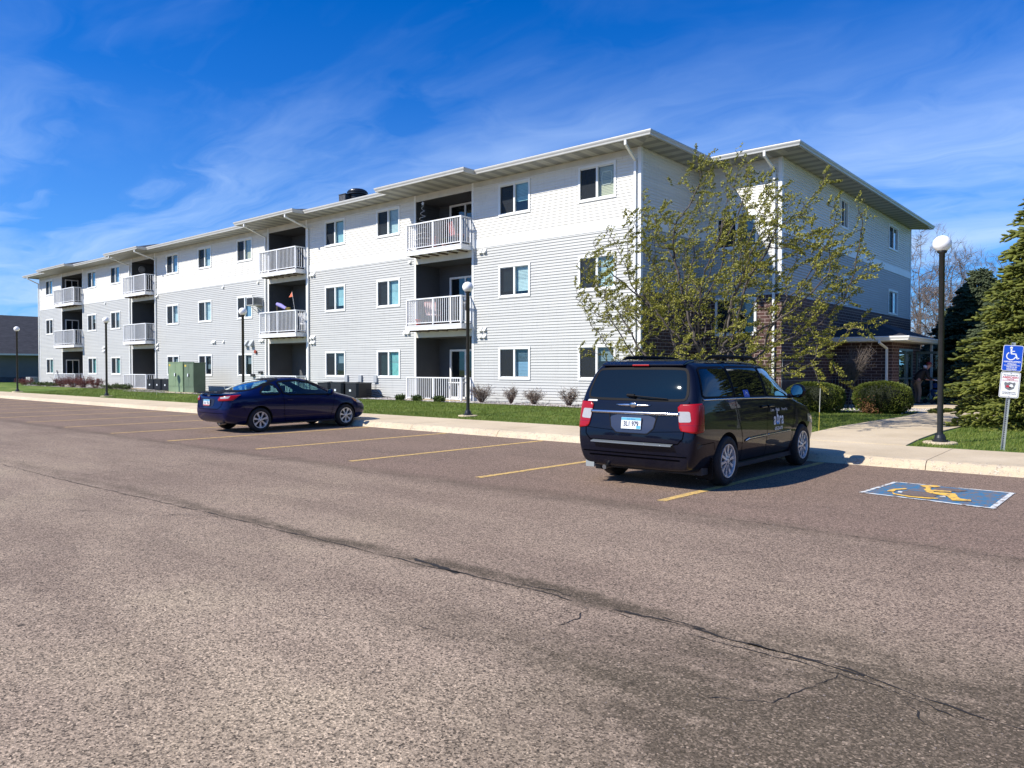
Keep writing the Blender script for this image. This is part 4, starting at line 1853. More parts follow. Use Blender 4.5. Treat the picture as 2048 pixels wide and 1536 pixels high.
def build_van():
    root = thing('minivan', 'dark navy minivan with white door lettering parked nose to the kerb', 'minivan',
                 (7.25, -9.98, 0), R(.3))
    VP = paint('van_paint', (.0022, .0034, .011), .0)

    def ry(z):
        pts = [(.20, .10), (.30, .02), (.42, -.05), (.58, -.06), (.64, -.02), (.70, .03), (1.18, .07), (1.45, .19), (1.62, .29), (1.70, .28), (1.8, .30)]
        for (a, b_), (c, d) in zip(pts[:-1], pts[1:]):
            if z <= c:
                return b_+(d-b_)*max(0, (z-a))/(c-a)
        return pts[-1][1]

    def fy(z):
        pts = [(.2, -.06), (.45, 0), (.65, .0), (.85, -.10), (1.0, -.2)]
        for (a, b_), (c, d) in zip(pts[:-1], pts[1:]):
            if z <= c:
                return b_+(d-b_)*max(0, (z-a))/(c-a)
        return pts[-1][1]
    st = [(-2.36, .27, .86, 1.17, .70, 1.655, 1.700),
          (-2.31, .25, .925, 1.18, .735, 1.665, 1.712),
          (-2.12, .22, .948, 1.185, .755, 1.675, 1.722),
          (-1.70, .20, .950, 1.185, .765, 1.680, 1.735),
          (-1.20, .19, .950, 1.18, .770, 1.685, 1.740),
          (-.60, .18, .948, 1.17, .770, 1.685, 1.740),
          (-.05, .18, .946, 1.155, .765, 1.675, 1.730),
          (.30, .18, .944, 1.14, .750, 1.645, 1.705),
          (.62, .18, .942, 1.125, .725, 1.535, 1.600),
          (.98, .18, .940, 1.105, .725, 1.330, 1.385),
          (1.28, .18, .938, 1.075, .76, 1.150, 1.185),
          (1.44, .18, .935, 1.04, .76, 1.080, 1.105),
          (1.80, .20, .925, .98, .74, 1.020, 1.045),
          (2.12, .22, .89, .88, .68, .935, .955),
          (2.30, .25, .82, .76, .62, .82, .835),
          (2.40, .30, .72, .66, .55, .70, .71)]
    c = Car(root, VP, st, ry, fy, [(-1.42, .345), (1.48, .345)], .395, .045, .10)
    # --- glass outlines
    rear = chaikin([(-.78, 1.20), (-.60, 1.185), (.60, 1.185), (.78, 1.20), (.70, 1.585), (.55, 1.605), (-.55, 1.605), (-.70, 1.585)], 2, .2)
    q1 = chaikin([(-2.13, 1.225), (-1.20, 1.215), (-1.25, 1.625), (-2.0, 1.61)], 2, .07)
    q2 = chaikin([(-1.15, 1.215), (-.07, 1.195), (-.13, 1.625), (-1.20, 1.628)], 2, .045)
    q3 = chaikin([(0, 1.19), (1.16, 1.145), (.92, 1.30), (.48, 1.555), (.25, 1.615), (-.07, 1.622)], 2, .06)
    ws = chaikin([(-.76, 1.16), (.76, 1.16), (.66, 1.56), (.5, 1.60), (-.5, 1.60), (-.66, 1.56)], 2, .15)
    gd = glass_mat('van_privacy_glass', (.05, .06, .07), .94, .95)
    gl = glass_mat('van_clear_glass', (.40, .55, .50), .35, 1.6)
    holes_ = [(shrink(ws, .03), 90)]
    for p in (q3,):
        holes_ += [(shrink(p, .03), 0), (shrink(mirror(p), .03), 180)]
    c.open_window(holes_)
    c.patch('rear_window', rear, -90, gd, .004)
    c.patch('windshield', ws, 90, gl, .004)
    for (p, m) in ((q1, gd), (q2, gd), (q3, gl)):
        c.patch('side_window', p, 0, m, .004)
        c.patch('side_window', mirror(p), 180, m, .004)
    # black surround of glass
    for p in (q1, q2, q3):
        for a, pp in ((0, p), (180, mirror(p))):
            c.strip('window_seal', pp, .014, a, PLAST, .006, closed=True)
    c.strip('window_seal', rear, .016, -90, PLAST, .006, closed=True)
    # roof spoiler + high brake lamp
    s_ = MB()
    s_.extrude([(-2.14, 1.643), (-2.14, 1.663), (-2.02, 1.706), (-1.86, 1.728), (-1.80, 1.70), (-2.0, 1.665)], lambda p, t: ((-.64 if t == 0 else .64), p[0], p[1]))
    s_.build('spoiler', VP, root, bevel=.012)
    s_ = MB()
    s_.box(-.13, .13, -2.150, -2.135, 1.642, 1.662)
    s_.build('brake_light', LRED, root, bevel=.004)
    # chrome bar, winged badge, plate recess
    c.strip('chrome_bar', [(-.685, 1.01), (.685, 1.01)], .020, -90, CHROME, .012, thick=.008)
    wing = [(-.27, 1.118), (-.14, 1.128), (-.05, 1.130), (-.04, 1.145), (.04, 1.145), (.05, 1.130), (.14, 1.128), (.27, 1.118), (.22, 1.100), (.10, 1.094), (.04, 1.095), (.03, 1.080), (-.03, 1.080), (-.04, 1.095), (-.10, 1.094), (-.22, 1.100)]
    c.patch('winged_badge', wing, -90, CHROME, .008, thick=.006)
    rec = chaikin([(-.37, .985), (.37, .985), (.33, .80), (.24, .735), (-.24, .735), (-.33, .80)], 2, .2)
    c.patch('plate_recess', rec, -90, mat('recess_navy', (.012, .018, .045), .35, coat=.5), .004)
    c.strip('recess_edge', [(-.37, .985), (-.33, .81), (-.24, .735), (.24, .735), (.33, .81), (.37, .985)], .007, -90, CHROME if False else PLAST, .006)
    h = c.hit(0, .87, -90, .012)
    plate(root, (0, h.y-.008, .87), 0, '3L1 979', R(-6))
    c.text('trunk_lettering', [('Town & Country'[:0]+' ', 0, 1, .02, 1, CHROME, False, .008)], -90) if False else None
    c.patch('dealer_sticker', [(-.77, 1.150), (-.60, 1.150), (-.60, 1.172), (-.75, 1.172)], -90, PLW, .007)
    # wiper
    w_ = MB()
    hp = c.hit(.02, 1.235, -90, .03)
    w_.tube([(hp.x-.12, hp.y+.0, 1.245), (hp.x+.0, hp.y-.01, 1.24)], .022, 8)
    w_.tube([(hp.x-.05, hp.y-.015, 1.243), (hp.x+.22, hp.y-.02, 1.225), (hp.x+.48, hp.y+.01, 1.205)], .008, 6)
    w_.build('rear_wiper', PLAST, root)
    # liftgate outline, bumper lines
    mb = MB()
    for sg in (-1, 1):
        c.strip('panel_gap', [(sg*.800, 1.17), (sg*.765, .98), (sg*.76, .80), (sg*.75, .70), (sg*.68, .625)], .006, -90, SEAM, .004)
    c.strip('panel_gap', [(-.68, .625), (.68, .625)], .007, -90, SEAM, .004)
    c.strip('panel_gap', [(-.74, .79), (-.3, .765), (.3, .765), (.74, .79)], .003, -90, SEAM, .003)
    c.strip('panel_gap', [(-.80, .46), (.80, .46)], .007, -90, SEAM, .004)
    c.strip('panel_gap', [(-.70, .41), (.70, .41)], .010, -90, SEAM, .004)
    # door gaps on both flanks
    for a, sg in ((0, 1), (180, -1)):
        def Y(p):
            return [(sg*x, z) for x, z in p]
        c.strip('panel_gap', Y([(-1.19, 1.66), (-1.185, 1.20), (-1.10, .95), (-.98, .74), (-.93, .62), (-.92, .30)]), .005, a, SEAM, .004)
        c.strip('panel_gap', Y([(-.10, 1.66), (-.045, 1.19), (-.03, .8), (-.03, .28)]), .005, a, SEAM, .004)
        c.strip('panel_gap', Y([(1.20, 1.12), (1.13, .9), (1.06, .7), (1.02, .45), (1.0, .30)]), .005, a, SEAM, .004)
        c.strip('panel_gap', Y([(-.93, .295), (1.0, .295)]), .005, a, SEAM, .004)
        c.strip('panel_gap', Y([(-2.2, .62), (-1.85, .63), (-1.80, .52)]), .004, a, SEAM, .004)
        c.strip('panel_gap', Y([(-1.8, 1.02), (-1.2, 1.015)]), .003, a, SEAM, .003)
    # bumper step pad
    st_ = MB()
    zz = .618
    n = 16
    for i in range(n):
        x0, x1 = -.62+1.24*i/n, -.62+1.24*(i+1)/n
        y0 = -2.36-.045*(1-(x0/.86)**2)-.035
        y1 = -2.36-.045*(1-(x1/.86)**2)-.035
        st_.face([(x0, y0-.03, zz-.012), (x1, y1-.03, zz-.012), (x1, y1+.05, zz+.006), (x0, y0+.05, zz+.006)])
        st_.face([(x0, y0-.03, zz-.025), (x1, y1-.03, zz-.025), (x1, y1-.03, zz-.012), (x0, y0-.03, zz-.012)])
    st_.build('step_pad', mat('step_pad', (.26, .29, .31), .35, metal=.6), root)
    # tail lamps (wrap the corner)
    for a, sg in ((-45, 1), (-135, -1)):
        P_ = [(-1.17, 1.135), (-.855, 1.155), (-.855, .79), (-1.00, .765), (-1.17, .80)]
        if sg > 0:
            poly = P_
        else:
            poly = [(-x, z) for x, z in P_][::-1]
        o = c.patch('tail_light', chaikin(poly, 1, .10), a, LRED, .006, thick=.006, cell=.03)
        W_ = [(-1.168, 1.045), (-1.058, 1.047), (-1.045, 1.035), (-1.040, .930), (-1.055, .912), (-1.168, .905)]
        poly = W_ if sg > 0 else [(-x, z) for x, z in W_][::-1]
        c.patch('reversing_lens', chaikin(poly, 1, .06), a, LCLR, .0145, parent=o, cell=.03)
        D_ = [(-1.165, .875), (-.86, .875), (-.86, .868), (-1.165, .868)]
        poly = D_ if sg > 0 else [(-x, z) for x, z in D_][::-1]
        c.patch('lens_rib', poly, a, LREDK, .0135, parent=o, cell=.03)
        for xx in (-.94, -.90):
            D_ = [(xx, 1.13), (xx+.006, 1.13), (xx+.006, .80), (xx, .80)]
            poly = D_ if sg > 0 else [(-x, z) for x, z in D_][::-1]
            c.patch('lens_rib', poly, a, LREDK, .0135, parent=o, cell=.03)
    # flank: chrome belt, side moulding, handles, mirrors
    for a, sg in ((0, 1), (180, -1)):
        def Y(p):
            return [(sg*x, z) for x, z in p]
        c.strip('belt_chrome', Y([(-2.12, 1.196), (-1.2, 1.188), (-.05, 1.168), (1.15, 1.118)]), .010, a, CHROME, .010, thick=.004)
        c.strip('side_moulding', Y([(-.84, .575), (-.72, .600), (-.35, .608), (-.05, .612)]), .017, a, CHROME, .010, thick=.004)
        c.strip('side_moulding', Y([(-.02, .613), (.4, .618), (.92, .622)]), .013, a, CHROME, .010, thick=.004)
        for yy in (-.20, .08):
            q = MB()
            h = c.hit(sg*yy, 1.04, a, .0)
            q.box(h.x-.0, h.x+sg*.035, yy-.10, yy+.10, 1.025, 1.058)
            q.build('door_handle', VP, root, bevel=.012)
        # mirror
        q = MB()
        h = c.hit(sg*1.02, 1.18, a, 0)
        mx, my, mz = h.x+sg*.15, 1.06, 1.25
        k_ = 14
        prof = [(-.055, .0), (-.05, .105), (-.02, .125), (.05, .10), (.085, .03), (.09, 0)]
        for (y0, r0), (y1, r1) in zip(prof[:-1], prof[1:]):
            for i in range(k_):
                a0, a1 = 2*math.pi*i/k_, 2*math.pi*(i+1)/k_
                f = lambda yy, rr, an: (mx+rr*math.cos(an)*1.0, my+yy, mz+rr*math.sin(an)*.92)
                q.face([f(y0, r0, a0), f(y0, r0, a1), f(y1, r1, a1), f(y1, r1, a0)])
        q.box(h.x-.03 if sg > 0 else mx, mx if sg > 0 else h.x+.03, my-.02, my+.05, mz-.11, mz-.05)
        o = q.build('side_mirror', VP, root, smooth=True)
        g_ = MB()
        g_.lathe([(0, 0), (.092, 0)], (mx, my-.057, mz), 'y', 18)
        gg = g_.build('mirror_glass', mat('mirror_glass', (.60, .95, .92), .04, metal=1), o)
        gg.location = (0, -.012, .0)
        # headlamp
        c.patch('headlight', [(1.75*1.0 if sg > 0 else -2.26, .86), (2.26 if sg > 0 else -1.75, .78), (2.26 if sg > 0 else -1.75, .66), (1.75 if sg > 0 else -2.26, .72)] if sg > 0 else [(-2.26, .78), (-1.75, .86), (-1.75, .72), (-2.26, .66)], a, LCLR, .008)
        # roof rail
        q = MB()
        pts = [(sg*.66, -1.55, 1.725), (sg*.665, -1.42, 1.765), (sg*.665, -1.0, 1.778), (sg*.66, 0, 1.770), (sg*.65, .12, 1.755), (sg*.64, .24, 1.705)]
        q.tube(pts, [.010, .018, .018, .018, .016, .010], 8, flat=1.5)
        for yy in (-.95, -.3):
            q.box(sg*.66-.018, sg*.66+.018, yy-.05, yy+.05, 1.72, 1.77)
        q.build('roof_rail', PLAST, root, smooth=True)
        # mud flap
        q = MB()
        q.box(sg*.70, sg*.925, -1.865, -1.85, .13, .42)
        q.build('mud_flap', PLAST, root, bevel=.004)
    for y in (-1.42, 1.48):
        for sg in (-1, 1):
            wheel(root, sg*.845, y, .345, .345, .228, 10, sg)
    # lettering on the front doors
    WHT = mat('decal_white', (.80, .80, .78), .5)
    CY = mat('decal_blue', (.02, .30, .75), .5)
    for a, sg in ((0, 1), (180, -1)):
        for w, dx, bd, sz in (('Comm.', -.27, False, .062), ('Watch', -.06, True, .066), ('Process Inc.', .235, False, .062)):
            c.text('door_lettering', [(w, sg*.42+dx, .975, sz, .85, WHT, bd, .006)], a)
        c.text('phone_lettering', [('605-226-6070', sg*.42, .685, .072, .80, WHT, True, .006)], a)
        o = c.text('logo_lettering', [('a', sg*.42-.17, .83, .26, .82, WHT, True, .006), ('b', sg*.42-.055, .85, .26, .70, WHT, True, .006), ('r', sg*.42+.045, .83, .26, .8, WHT, True, .006), ('a', sg*.42+.145, .83, .26, .82, WHT, True, .006)], a)
        arc = [(sg*.42-.10+.045+.055*math.cos(R(t)), .815+.055*math.sin(R(t))) for t in range(190, 351, 16)]
        c.strip('logo_swoosh', arc, .014, a, CY, .008, parent=o)
    # blue access placard in the sliding door glass
    BLU = mat('sign_blue', (.010, .075, .50), .35)
    o = c.patch('access_sticker', [(-.86, 1.20), (-.66, 1.197), (-.70, 1.30), (-.88, 1.30)], 0, BLU, .009)
    c.strip('sticker_symbol', [(-.81, 1.235), (-.78, 1.265), (-.745, 1.255), (-.73, 1.225)], .006, 0, WHT, .012, parent=o)
    c.strip('sticker_symbol', [(-.80, 1.285), (-.785, 1.25)], .006, 0, WHT, .012, parent=o)
    # fuel door ring / antenna / exhaust
    q = MB()
    q.tube([(-.45, -2.15, .25), (-.45, -2.36, .24)], .032, 12)
    q.build('exhaust_pipe', mat('exhaust_steel', (.30, .30, .29), .4, metal=1), root)
    q = MB()
    q.box(-.80, -.66, -2.30, -2.26, .22, .34)
    q.build('tow_bracket', mat('bracket_grey', (.25, .27, .27), .6), root)
    # cabin
    q = MB()
    q.box(-.86, .86, -2.05, 1.2, .20, .45)
    q.box(-.82, .82, .85, 1.25, .45, 1.12)
    q.build('cabin_floor', INTR, root)
    for x in (-.42, .42):
        seat(root, x, .15, .48)
        seat(root, x, -.85, .48)
    seat(root, 0, -1.65, .48, 1.2)
    q = MB()
    q.lathe([(.17, -.012), (.185, 0), (.17, .012), (.155, 0), (.17, -.012)], (-.40, .68, 1.02), 'y', 20)
    q.build('steering_wheel', INTR, root)
    return root


def build_coupe():
    root = thing('coupe', 'glossy blue two-door coupe with hubcaps parked nose to the kerb before the facade', 'car', (-5.50, -9.44, 0), R(0))
    CP = paint('coupe_paint', (.0013, .0040, .050), .2)

    def ry(z):
        pts = [(.2, .16), (.32, .03), (.45, -.01), (.60, .0), (.75, .035), (.95, .05), (1.1, .05)]
        for (a, b_), (c, d) in zip(pts[:-1], pts[1:]):
            if z <= c:
                return b_+(d-b_)*max(0, (z-a))/(c-a)
        return .05

    def fy(z):
        pts = [(.2, -.08), (.4, 0), (.55, 0), (.75, -.10), (.9, -.2)]
        for (a, b_), (c, d) in zip(pts[:-1], pts[1:]):
            if z <= c:
                return b_+(d-b_)*max(0, (z-a))/(c-a)
        return -.2
    st = [(-2.19, .28, .70, .86, .58, .955, .975),
          (-2.10, .24, .80, .88, .66, .975, 1.000),
          (-1.90, .21, .855, .89, .68, .985, 1.010),
          (-1.62, .19, .872, .90, .66, 1.000, 1.040),
          (-1.28, .17, .876, .905, .60, 1.110, 1.180),
          (-.90, .16, .876, .905, .56, 1.240, 1.305),
          (-.50, .16, .875, .90, .56, 1.315, 1.370),
          (-.10, .16, .875, .895, .565, 1.340, 1.392),
          (.22, .16, .874, .89, .575, 1.315, 1.370),
          (.55, .16, .872, .885, .60, 1.200, 1.265),
          (.90, .16, .870, .875, .66, 1.040, 1.100),
          (1.18, .16, .868, .855, .70, .935, .975),
          (1.55, .17, .860, .80, .69, .860, .890),
          (1.90, .19, .83, .72, .64, .775, .800),
          (2.10, .22, .74, .62, .56, .675, .695),
          (2.20, .27, .60, .54, .46, .575, .585)]
    c = Car(root, CP, st, ry, fy, [(-1.29, .31), (1.36, .31)], .36, .10, .16)
    gq = chaikin([(-1.30, .950), (-.66, .935), (-.80, 1.215), (-1.02, 1.175)], 2, .14)
    gd = chaikin([(-.60, .932), (.98, .905), (.72, 1.03), (.28, 1.235), (-.10, 1.300), (-.66, 1.262)], 2, .10)
    ws = chaikin([(-.66, .975), (.66, .975), (.55, 1.30), (-.55, 1.30)], 2, .12)
    rw = chaikin([(-.62, 1.035), (.62, 1.035), (.47, 1.33), (-.47, 1.33)], 2, .12)
    gl = glass_mat('coupe_glass', (.62, .86, .84), .10, 1.7)
    c.open_window([(shrink(gq, .03), 0), (shrink(mirror(gq), .03), 180), (shrink(gd, .03), 0), (shrink(mirror(gd), .03), 180), (shrink(ws, .035), 90), (shrink(rw, .035), -90)])
    for p in (gq, gd):
        for a, pp in ((0, p), (180, mirror(p))):
            c.patch('side_window', pp, a, gl, .003)
            c.strip('window_seal', pp, .020, a, PLAST, .006, closed=True)
    c.patch('windshield', ws, 90, gl, .003)
    c.patch('rear_window', rw, -90, gl, .003, cell=.04)
    c.strip('window_seal', ws, .024, 90, PLAST, .006, closed=True)
    c.strip('window_seal', rw, .024, -90, PLAST, .006, closed=True, step=.02)
    # boot lip
    q = MB()
    n = 18
    for i in range(n):
        x0, x1 = -.62+1.24*i/n, -.62+1.24*(i+1)/n
        e = lambda x: -2.19-.10*(1-(x/.70)**2)+.035
        for (ya, za, yb, zb) in ((-.02, 1.000, .10, 1.022), (-.02, .985, -.02, 1.000), (-.02, .985, .03, .982)):
            q.face([(x0, e(x0)+ya, za), (x1, e(x1)+ya, za), (x1, e(x1)+yb, zb), (x0, e(x0)+yb, zb)])
    q.build('boot_lip', PLAST, root)
    # tail lamps
    for a, sg in ((-45, 1), (-135, -1)):
        P_ = [(-1.19, .905), (-.98, .930), (-.71, .945), (-.80, .86), (-.86, .815), (-1.22, .800), (-1.24, .83)]
        poly = P_ if sg > 0 else [(-x, z) for x, z in P_][::-1]
        o = c.patch('tail_light', poly, a, LRED, .008, cell=.03, thick=.008)
        W_ = [(-1.17, .895), (-.92, .915), (-.96, .865), (-1.17, .86)]
        poly = W_ if sg > 0 else [(-x, z) for x, z in W_][::-1]
        c.patch('clear_lens', poly, a, LCLR, .018, parent=o, cell=.03)
    # plate niche
    c.patch('plate_recess', chaikin([(-.33, .86), (.33, .86), (.27, .66), (-.27, .66)], 1, .15), -90, mat('niche_dark', (.003, .004, .02), .4), .004)
    h = c.hit(0, .76, -90, .01)
    plate(root, (0, h.y-.008, .76), 0, '1A1 Y52', R(-4))
    q = MB()
    h = c.hit(0, .925, -90, .008)
    for (x0, x1, z0, z1) in ((-.032, -.018, -.03, .03), (.018, .032, -.03, .03), (-.018, .018, -.006, .006)):
        q.box(x0, x1, h.y-.006, h.y+.004, .925+z0, .925+z1)
    q.lathe([(.052, -.004), (.056, -.004), (.056, .004), (.052, .004), (.052, -.004)], (0, h.y, .925), 'y', 20)
    q.build('boot_badge', CHROME, root)
    mb = MB()
    c.strip('panel_gap', [(-.70, .975), (-.66, .90), (-.56, .66), (-.45, .60), (.45, .60), (.56, .66), (.66, .90), (.70, .975)], .005, -90, SEAM, .004)
    c.strip('panel_gap', [(-.66, .50), (.66, .50)], .004, -90, SEAM, .004)
    for a, sg in ((0, 1), (180, -1)):
        def Y(p):
            return [(sg*x, z) for x, z in p]
        c.strip('panel_gap', Y([(-.68, 1.27), (-.63, .93), (-.60, .7), (-.60, .45), (-.55, .26)]), .005, a, SEAM, .004)
        c.strip('panel_gap', Y([(1.0, .90), (.95, .7), (.90, .45), (.86, .26)]), .005, a, SEAM, .004)
        c.strip('panel_gap', Y([(-.55, .245), (.86, .245)]), .005, a, SEAM, .004)
        c.strip('panel_gap', Y([(-2.05, .66), (-1.75, .66), (-1.70, .55)]), .004, a, SEAM, .004)
        c.strip('panel_gap', Y([(1.78, .74), (1.72, .45)]), .004, a, SEAM, .004)
        q = MB()
        h = c.hit(sg*-.45, .80, a, 0)
        q.box(h.x, h.x+sg*.03, -.53, -.36, .79, .815)
        q.build('door_handle', CP, root, bevel=.01)
        q = MB()
        h = c.hit(sg*.80, .93, a, 0)
        mx, my, mz = h.x+sg*.12, .82, .985
        k_ = 12
        prof = [(-.05, 0), (-.045, .075), (-.02, .09), (.04, .07), (.07, 0)]
        for (y0, r0), (y1, r1) in zip(prof[:-1], prof[1:]):
            for i in range(k_):
                a0, a1 = 2*math.pi*i/k_, 2*math.pi*(i+1)/k_
                f = lambda yy, rr, an: (mx+rr*math.cos(an)*1.2, my+yy, mz+rr*math.sin(an)*.8)
                q.face([f(y0, r0, a0), f(y0, r0, a1), f(y1, r1, a1), f(y1, r1, a0)])
        q.box(min(h.x-sg*.04, mx), max(h.x-sg*.04, mx), my-.01, my+.04, mz-.07, mz-.03)
        o = q.build('side_mirror', CP, root, smooth=True)
        g_ = MB()
        g_.lathe([(0, 0), (.066, 0)], (mx, my-.052, mz), 'y', 16)
        g_.build('mirror_glass', MATS.get('mirror_glass') or mat('mirror_glass', (.55, .8, .78), .04, metal=1), o)
        hp = [(1.62, .80), (2.04, .665), (2.10, .60), (1.75, .66)]
        c.patch('headlight', hp if sg > 0 else mirror(hp), a, LCLR, .006)
        hp = [(1.58, .795), (1.72, .76), (1.76, .68), (1.66, .70)]
        c.patch('turn_signal', hp if sg > 0 else mirror(hp), a, LAMB, .008)
        for y in (-1.29, 1.36):
            wheel(root, sg*.775, y, .31, .31, .208, 7, sg, .20, True)
    q = MB()
    q.tube([(.42, -2.0, .24), (.42, -2.17, .23)], .030, 12)
    q.build('exhaust_pipe', MATS['exhaust_steel'], root)
    q = MB()
    q.box(-.78, .78, -1.6, 1.2, .18, .36)
    q.box(-.74, .74, .80, 1.15, .36, .90)
    q.box(-.70, .70, -1.75, -1.25, .36, .93)
    q.build('cabin_floor', INTR, root)
    for x in (-.36, .36):
        seat(root, x, -.05, .34, .48, .52)
        seat(root, x, -.95, .34, .5, .45)
    return root


build_van()
build_coupe()


# ================================================================ STREET FURNITURE
def lamp_post(label, x, y, z=.19, h=3.75, pad=True):
    t = thing('street_lamp', label, 'lamp post', (x, y, z), 0, 'globe lamps along the sidewalk')
    b = MB()
    b.lathe([(0, 0), (.135, 0), (.130, .03), (.105, .05), (.10, .09), (.085, .14), (.057, .17), (.054, .20)], n=24)
    for i in range(4):
        a = i*math.pi/2+.5
        b.lathe([(.014, .03), (.014, .055), (0, .058)], (math.cos(a)*.135, math.sin(a)*.135, 0), n=8)
    b.build('base', BLACKM, t, smooth=False)
    b = MB()
    b.lathe([(.053, .19), (.051, h-.16), (.085, h-.14), (.088, h-.10), (.0, h-.10)], n=20)
    b.build('pole', BLACKM, t, smooth=True)
    b = MB()
    prof = [(.095, -.135)]
    for i in range(1, 17):
        a = -math.pi/2+.55+(math.pi-.55)*i/16
        prof.append((.163*math.cos(a), .163*math.sin(a)*.95))
    b.lathe([(0, -.135)]+prof, (0, 0, h+.03), n=32)
    b.build('globe', mat('globe_white', (.95, .94, .92), .35, spec=.6, var=.03, vscale=3), t, smooth=True)
    if pad:
        b = MB()
        b.lathe([(0, -.06), (.30, -.06), (.30, .0), (.28, .012), (0, .012)], n=20)
        b.build('footing', CONC, t)
    return t


lamp_post('globe lamp on a black pole beside the entrance walk, nearest and tallest in view', 9.48, -4.75, .19, 3.78)
lamp_post('globe lamp on a black pole on the grass in front of the nearest balcony stack', -3.12, -4.73, .20, 3.83)
lamp_post('globe lamp whose pole rises behind the blue coupe', -15.6, -4.9, .20, 3.70)
lamp_post('globe lamp on the lawn before the far balcony stacks, second from the left end', -28.76, -5.03, .20, 3.90)
lamp_post('farthest globe lamp, standing past the left end of the apartment block', -41.3, -5.40, .20, 3.86)


def parking_sign():
    t = thing('parking_sign', 'leaning perforated post with a blue accessible parking sign above a white notice', 'sign', (10.58, -5.38, .17),
              rot=(R(1), R(4.3), R(22)))
    b = MB()
    # U-channel post with punched holes as dark discs on the web
    H = 1.9
    b.box(-.030, .030, .0, .004, -.1, H)
    b.box(-.030, -.026, -.022, .0, -.1, H)
    b.box(.026, .030, -.022, .0, -.1, H)
    b.build('post', mat('galvanised', (.42, .46, .45), .4, metal=.6, var=.15, vscale=14), t)
    b = MB()
    z = .04
    while z < 1.0:
        b.box(-.007, .007, -.0025, -.001, z, z+.016)
        z += .038
    b.build('punched_holes', mat('hole_dark', (.01, .01, .01), .8), t)

    def panel(name, x0, x1, z0, z1, m, y=-.026):
        p = chaikin([(x0, z0), (x1, z0), (x1, z1), (x0, z1)], 0)
        r_ = .028
        out = []
        for (cx_, cz_, a0) in ((x1-r_, z0+r_, -90), (x1-r_, z1-r_, 0), (x0+r_, z1-r_, 90), (x0+r_, z0+r_, 180)):
            for i in range(6):
                a = R(a0+i*18)
                out.append((cx_+r_*math.cos(a), cz_+r_*math.sin(a)))
        q = MB()
        q.extrude(out, lambda p_, t_: (p_[0], y-.002 if t_ == 0 else y, p_[1]))
        return q, out
    WH = mat('sign_white', (.78, .80, .80), .35)
    BLU = mat('sign_blue', (.010, .075, .50), .35)
    KK = mat('sign_black', (.02, .02, .025), .5)
    RD = mat('sign_red', (.50, .03, .06), .5)
    GY = mat('sign_grey', (.16, .17, .18), .5)
    W, Ht = .152, .45

    def rr(q, x0, x1, z0, z1, y, m, r_=.022):
        out = []
        for (cx_, cz_, a0) in ((x1-r_, z0+r_, -90), (x1-r_, z1-r_, 0), (x0+r_, z1-r_, 90), (x0+r_, z0+r_, 180)):
            for i in range(6):
                a = R(a0+i*18)
                out.append((cx_+r_*math.cos(a), y, cz_+r_*math.sin(a)))
        q.face(out, m)
    z0 = 1.40
    q, _ = panel('blue', -W, W, z0, z0+Ht, None)
    o = q.build('blue_sign', WH, t)
    d = MB()
    rr(d, -W+.008, W-.008, z0+.008, z0+Ht-.008, -.0295, BLU)
    y = -.0310
    cx_, cz_ = -.02, z0+.275
    # wheelchair figure
    d.lathe([(0, y), (.022, y)], (cx_-.012, 0, z0+.405), 'y', 16, WH)

    def bar(p0, p1, w, mm=WH):
        p0, p1 = Vector((p0[0], 0, p0[1])), Vector((p1[0], 0, p1[1]))
        tt = (p1-p0).normalized()
        n_ = Vector((-tt.z, 0, tt.x))*w
        d.face([tuple(v+Vector((0, y, 0))) for v in (p0-n_, p1-n_, p1+n_, p0+n_)], mm)
    bar((cx_-.012, z0+.40), (cx_-.005, z0+.30), .012)
    bar((cx_-.008, z0+.300), (cx_+.062, z0+.300), .010)
    bar((cx_-.010, z0+.345), (cx_+.045, z0+.345), .008)
    bar((cx_+.058, z0+.305), (cx_+.092, z0+.215), .011)
    bar((cx_+.088, z0+.215), (cx_+.120, z0+.228), .009)
    pts = []
    for i in range(20):
        a = R(120+i*12)
        pts.append((cx_-.005+.068*math.cos(a), z0+.262+.066*math.sin(a)))
    for a, c in zip(pts[:-1], pts[1:]):
        bar(a, c, .0085)
    for txt, zz, sz in (('HANDICAPPED', .160, .040), ('PARKING', .120, .034), ('VEHICLE ID', .068, .034), ('REQUIRED', .030, .034)):
        add_text(d, txt, sz, lambda u, v, zz=zz: (u, y, z0+zz+v), WH, True, .95)
    bar((-.12, z0+.097), (.12, z0+.097), .0035)
    d.build('blue_face', None, o)
    z1 = .93
    q, _ = panel('white', -W, W, z1, z1+Ht, None)
    o = q.build('white_sign', WH, t)
    d = MB()
    rr(d, -W+.010, W-.010, z1+.010, z1+Ht-.010, -.0290, KK)
    rr(d, -W+.016, W-.016, z1+.016, z1+Ht-.016, -.0300, WH)
    y = -.0315
    for txt, zz, sz, mm, bd in (('We Have Joined The', .395, .026, KK, True), ('ABERDEEN', .355, .050, RD, True), ('CRIME FREE', .322, .022, RD, True), ('MULTI-HOUSING PROGRAM', .302, .019, RD, True),
                                ('Keeping Illegal Activity', .095, .022, KK, True), ('Out Of Rental Property', .068, .022, KK, True)):
        add_text(d, txt, sz, lambda u, v, zz=zz: (u, y, z1+zz+v), mm, bd, 1.0)
    sh = [(-.075, .275), (-.04, .262), (0, .275), (.04, .262), (.075, .275), (.088, .245), (.075, .205), (.07, .165), (.04, .145), (0, .128), (-.04, .145), (-.07, .165), (-.075, .205), (-.088, .245)]
    d.face([(x, -.0310, z1+z) for x, z in sh], GY)
    d.face([(x, -.0318, z1+z) for x, z in ((-.055, .18), (-.005, .18), (-.005, .205), (-.03, .225), (-.055, .205))], RD)
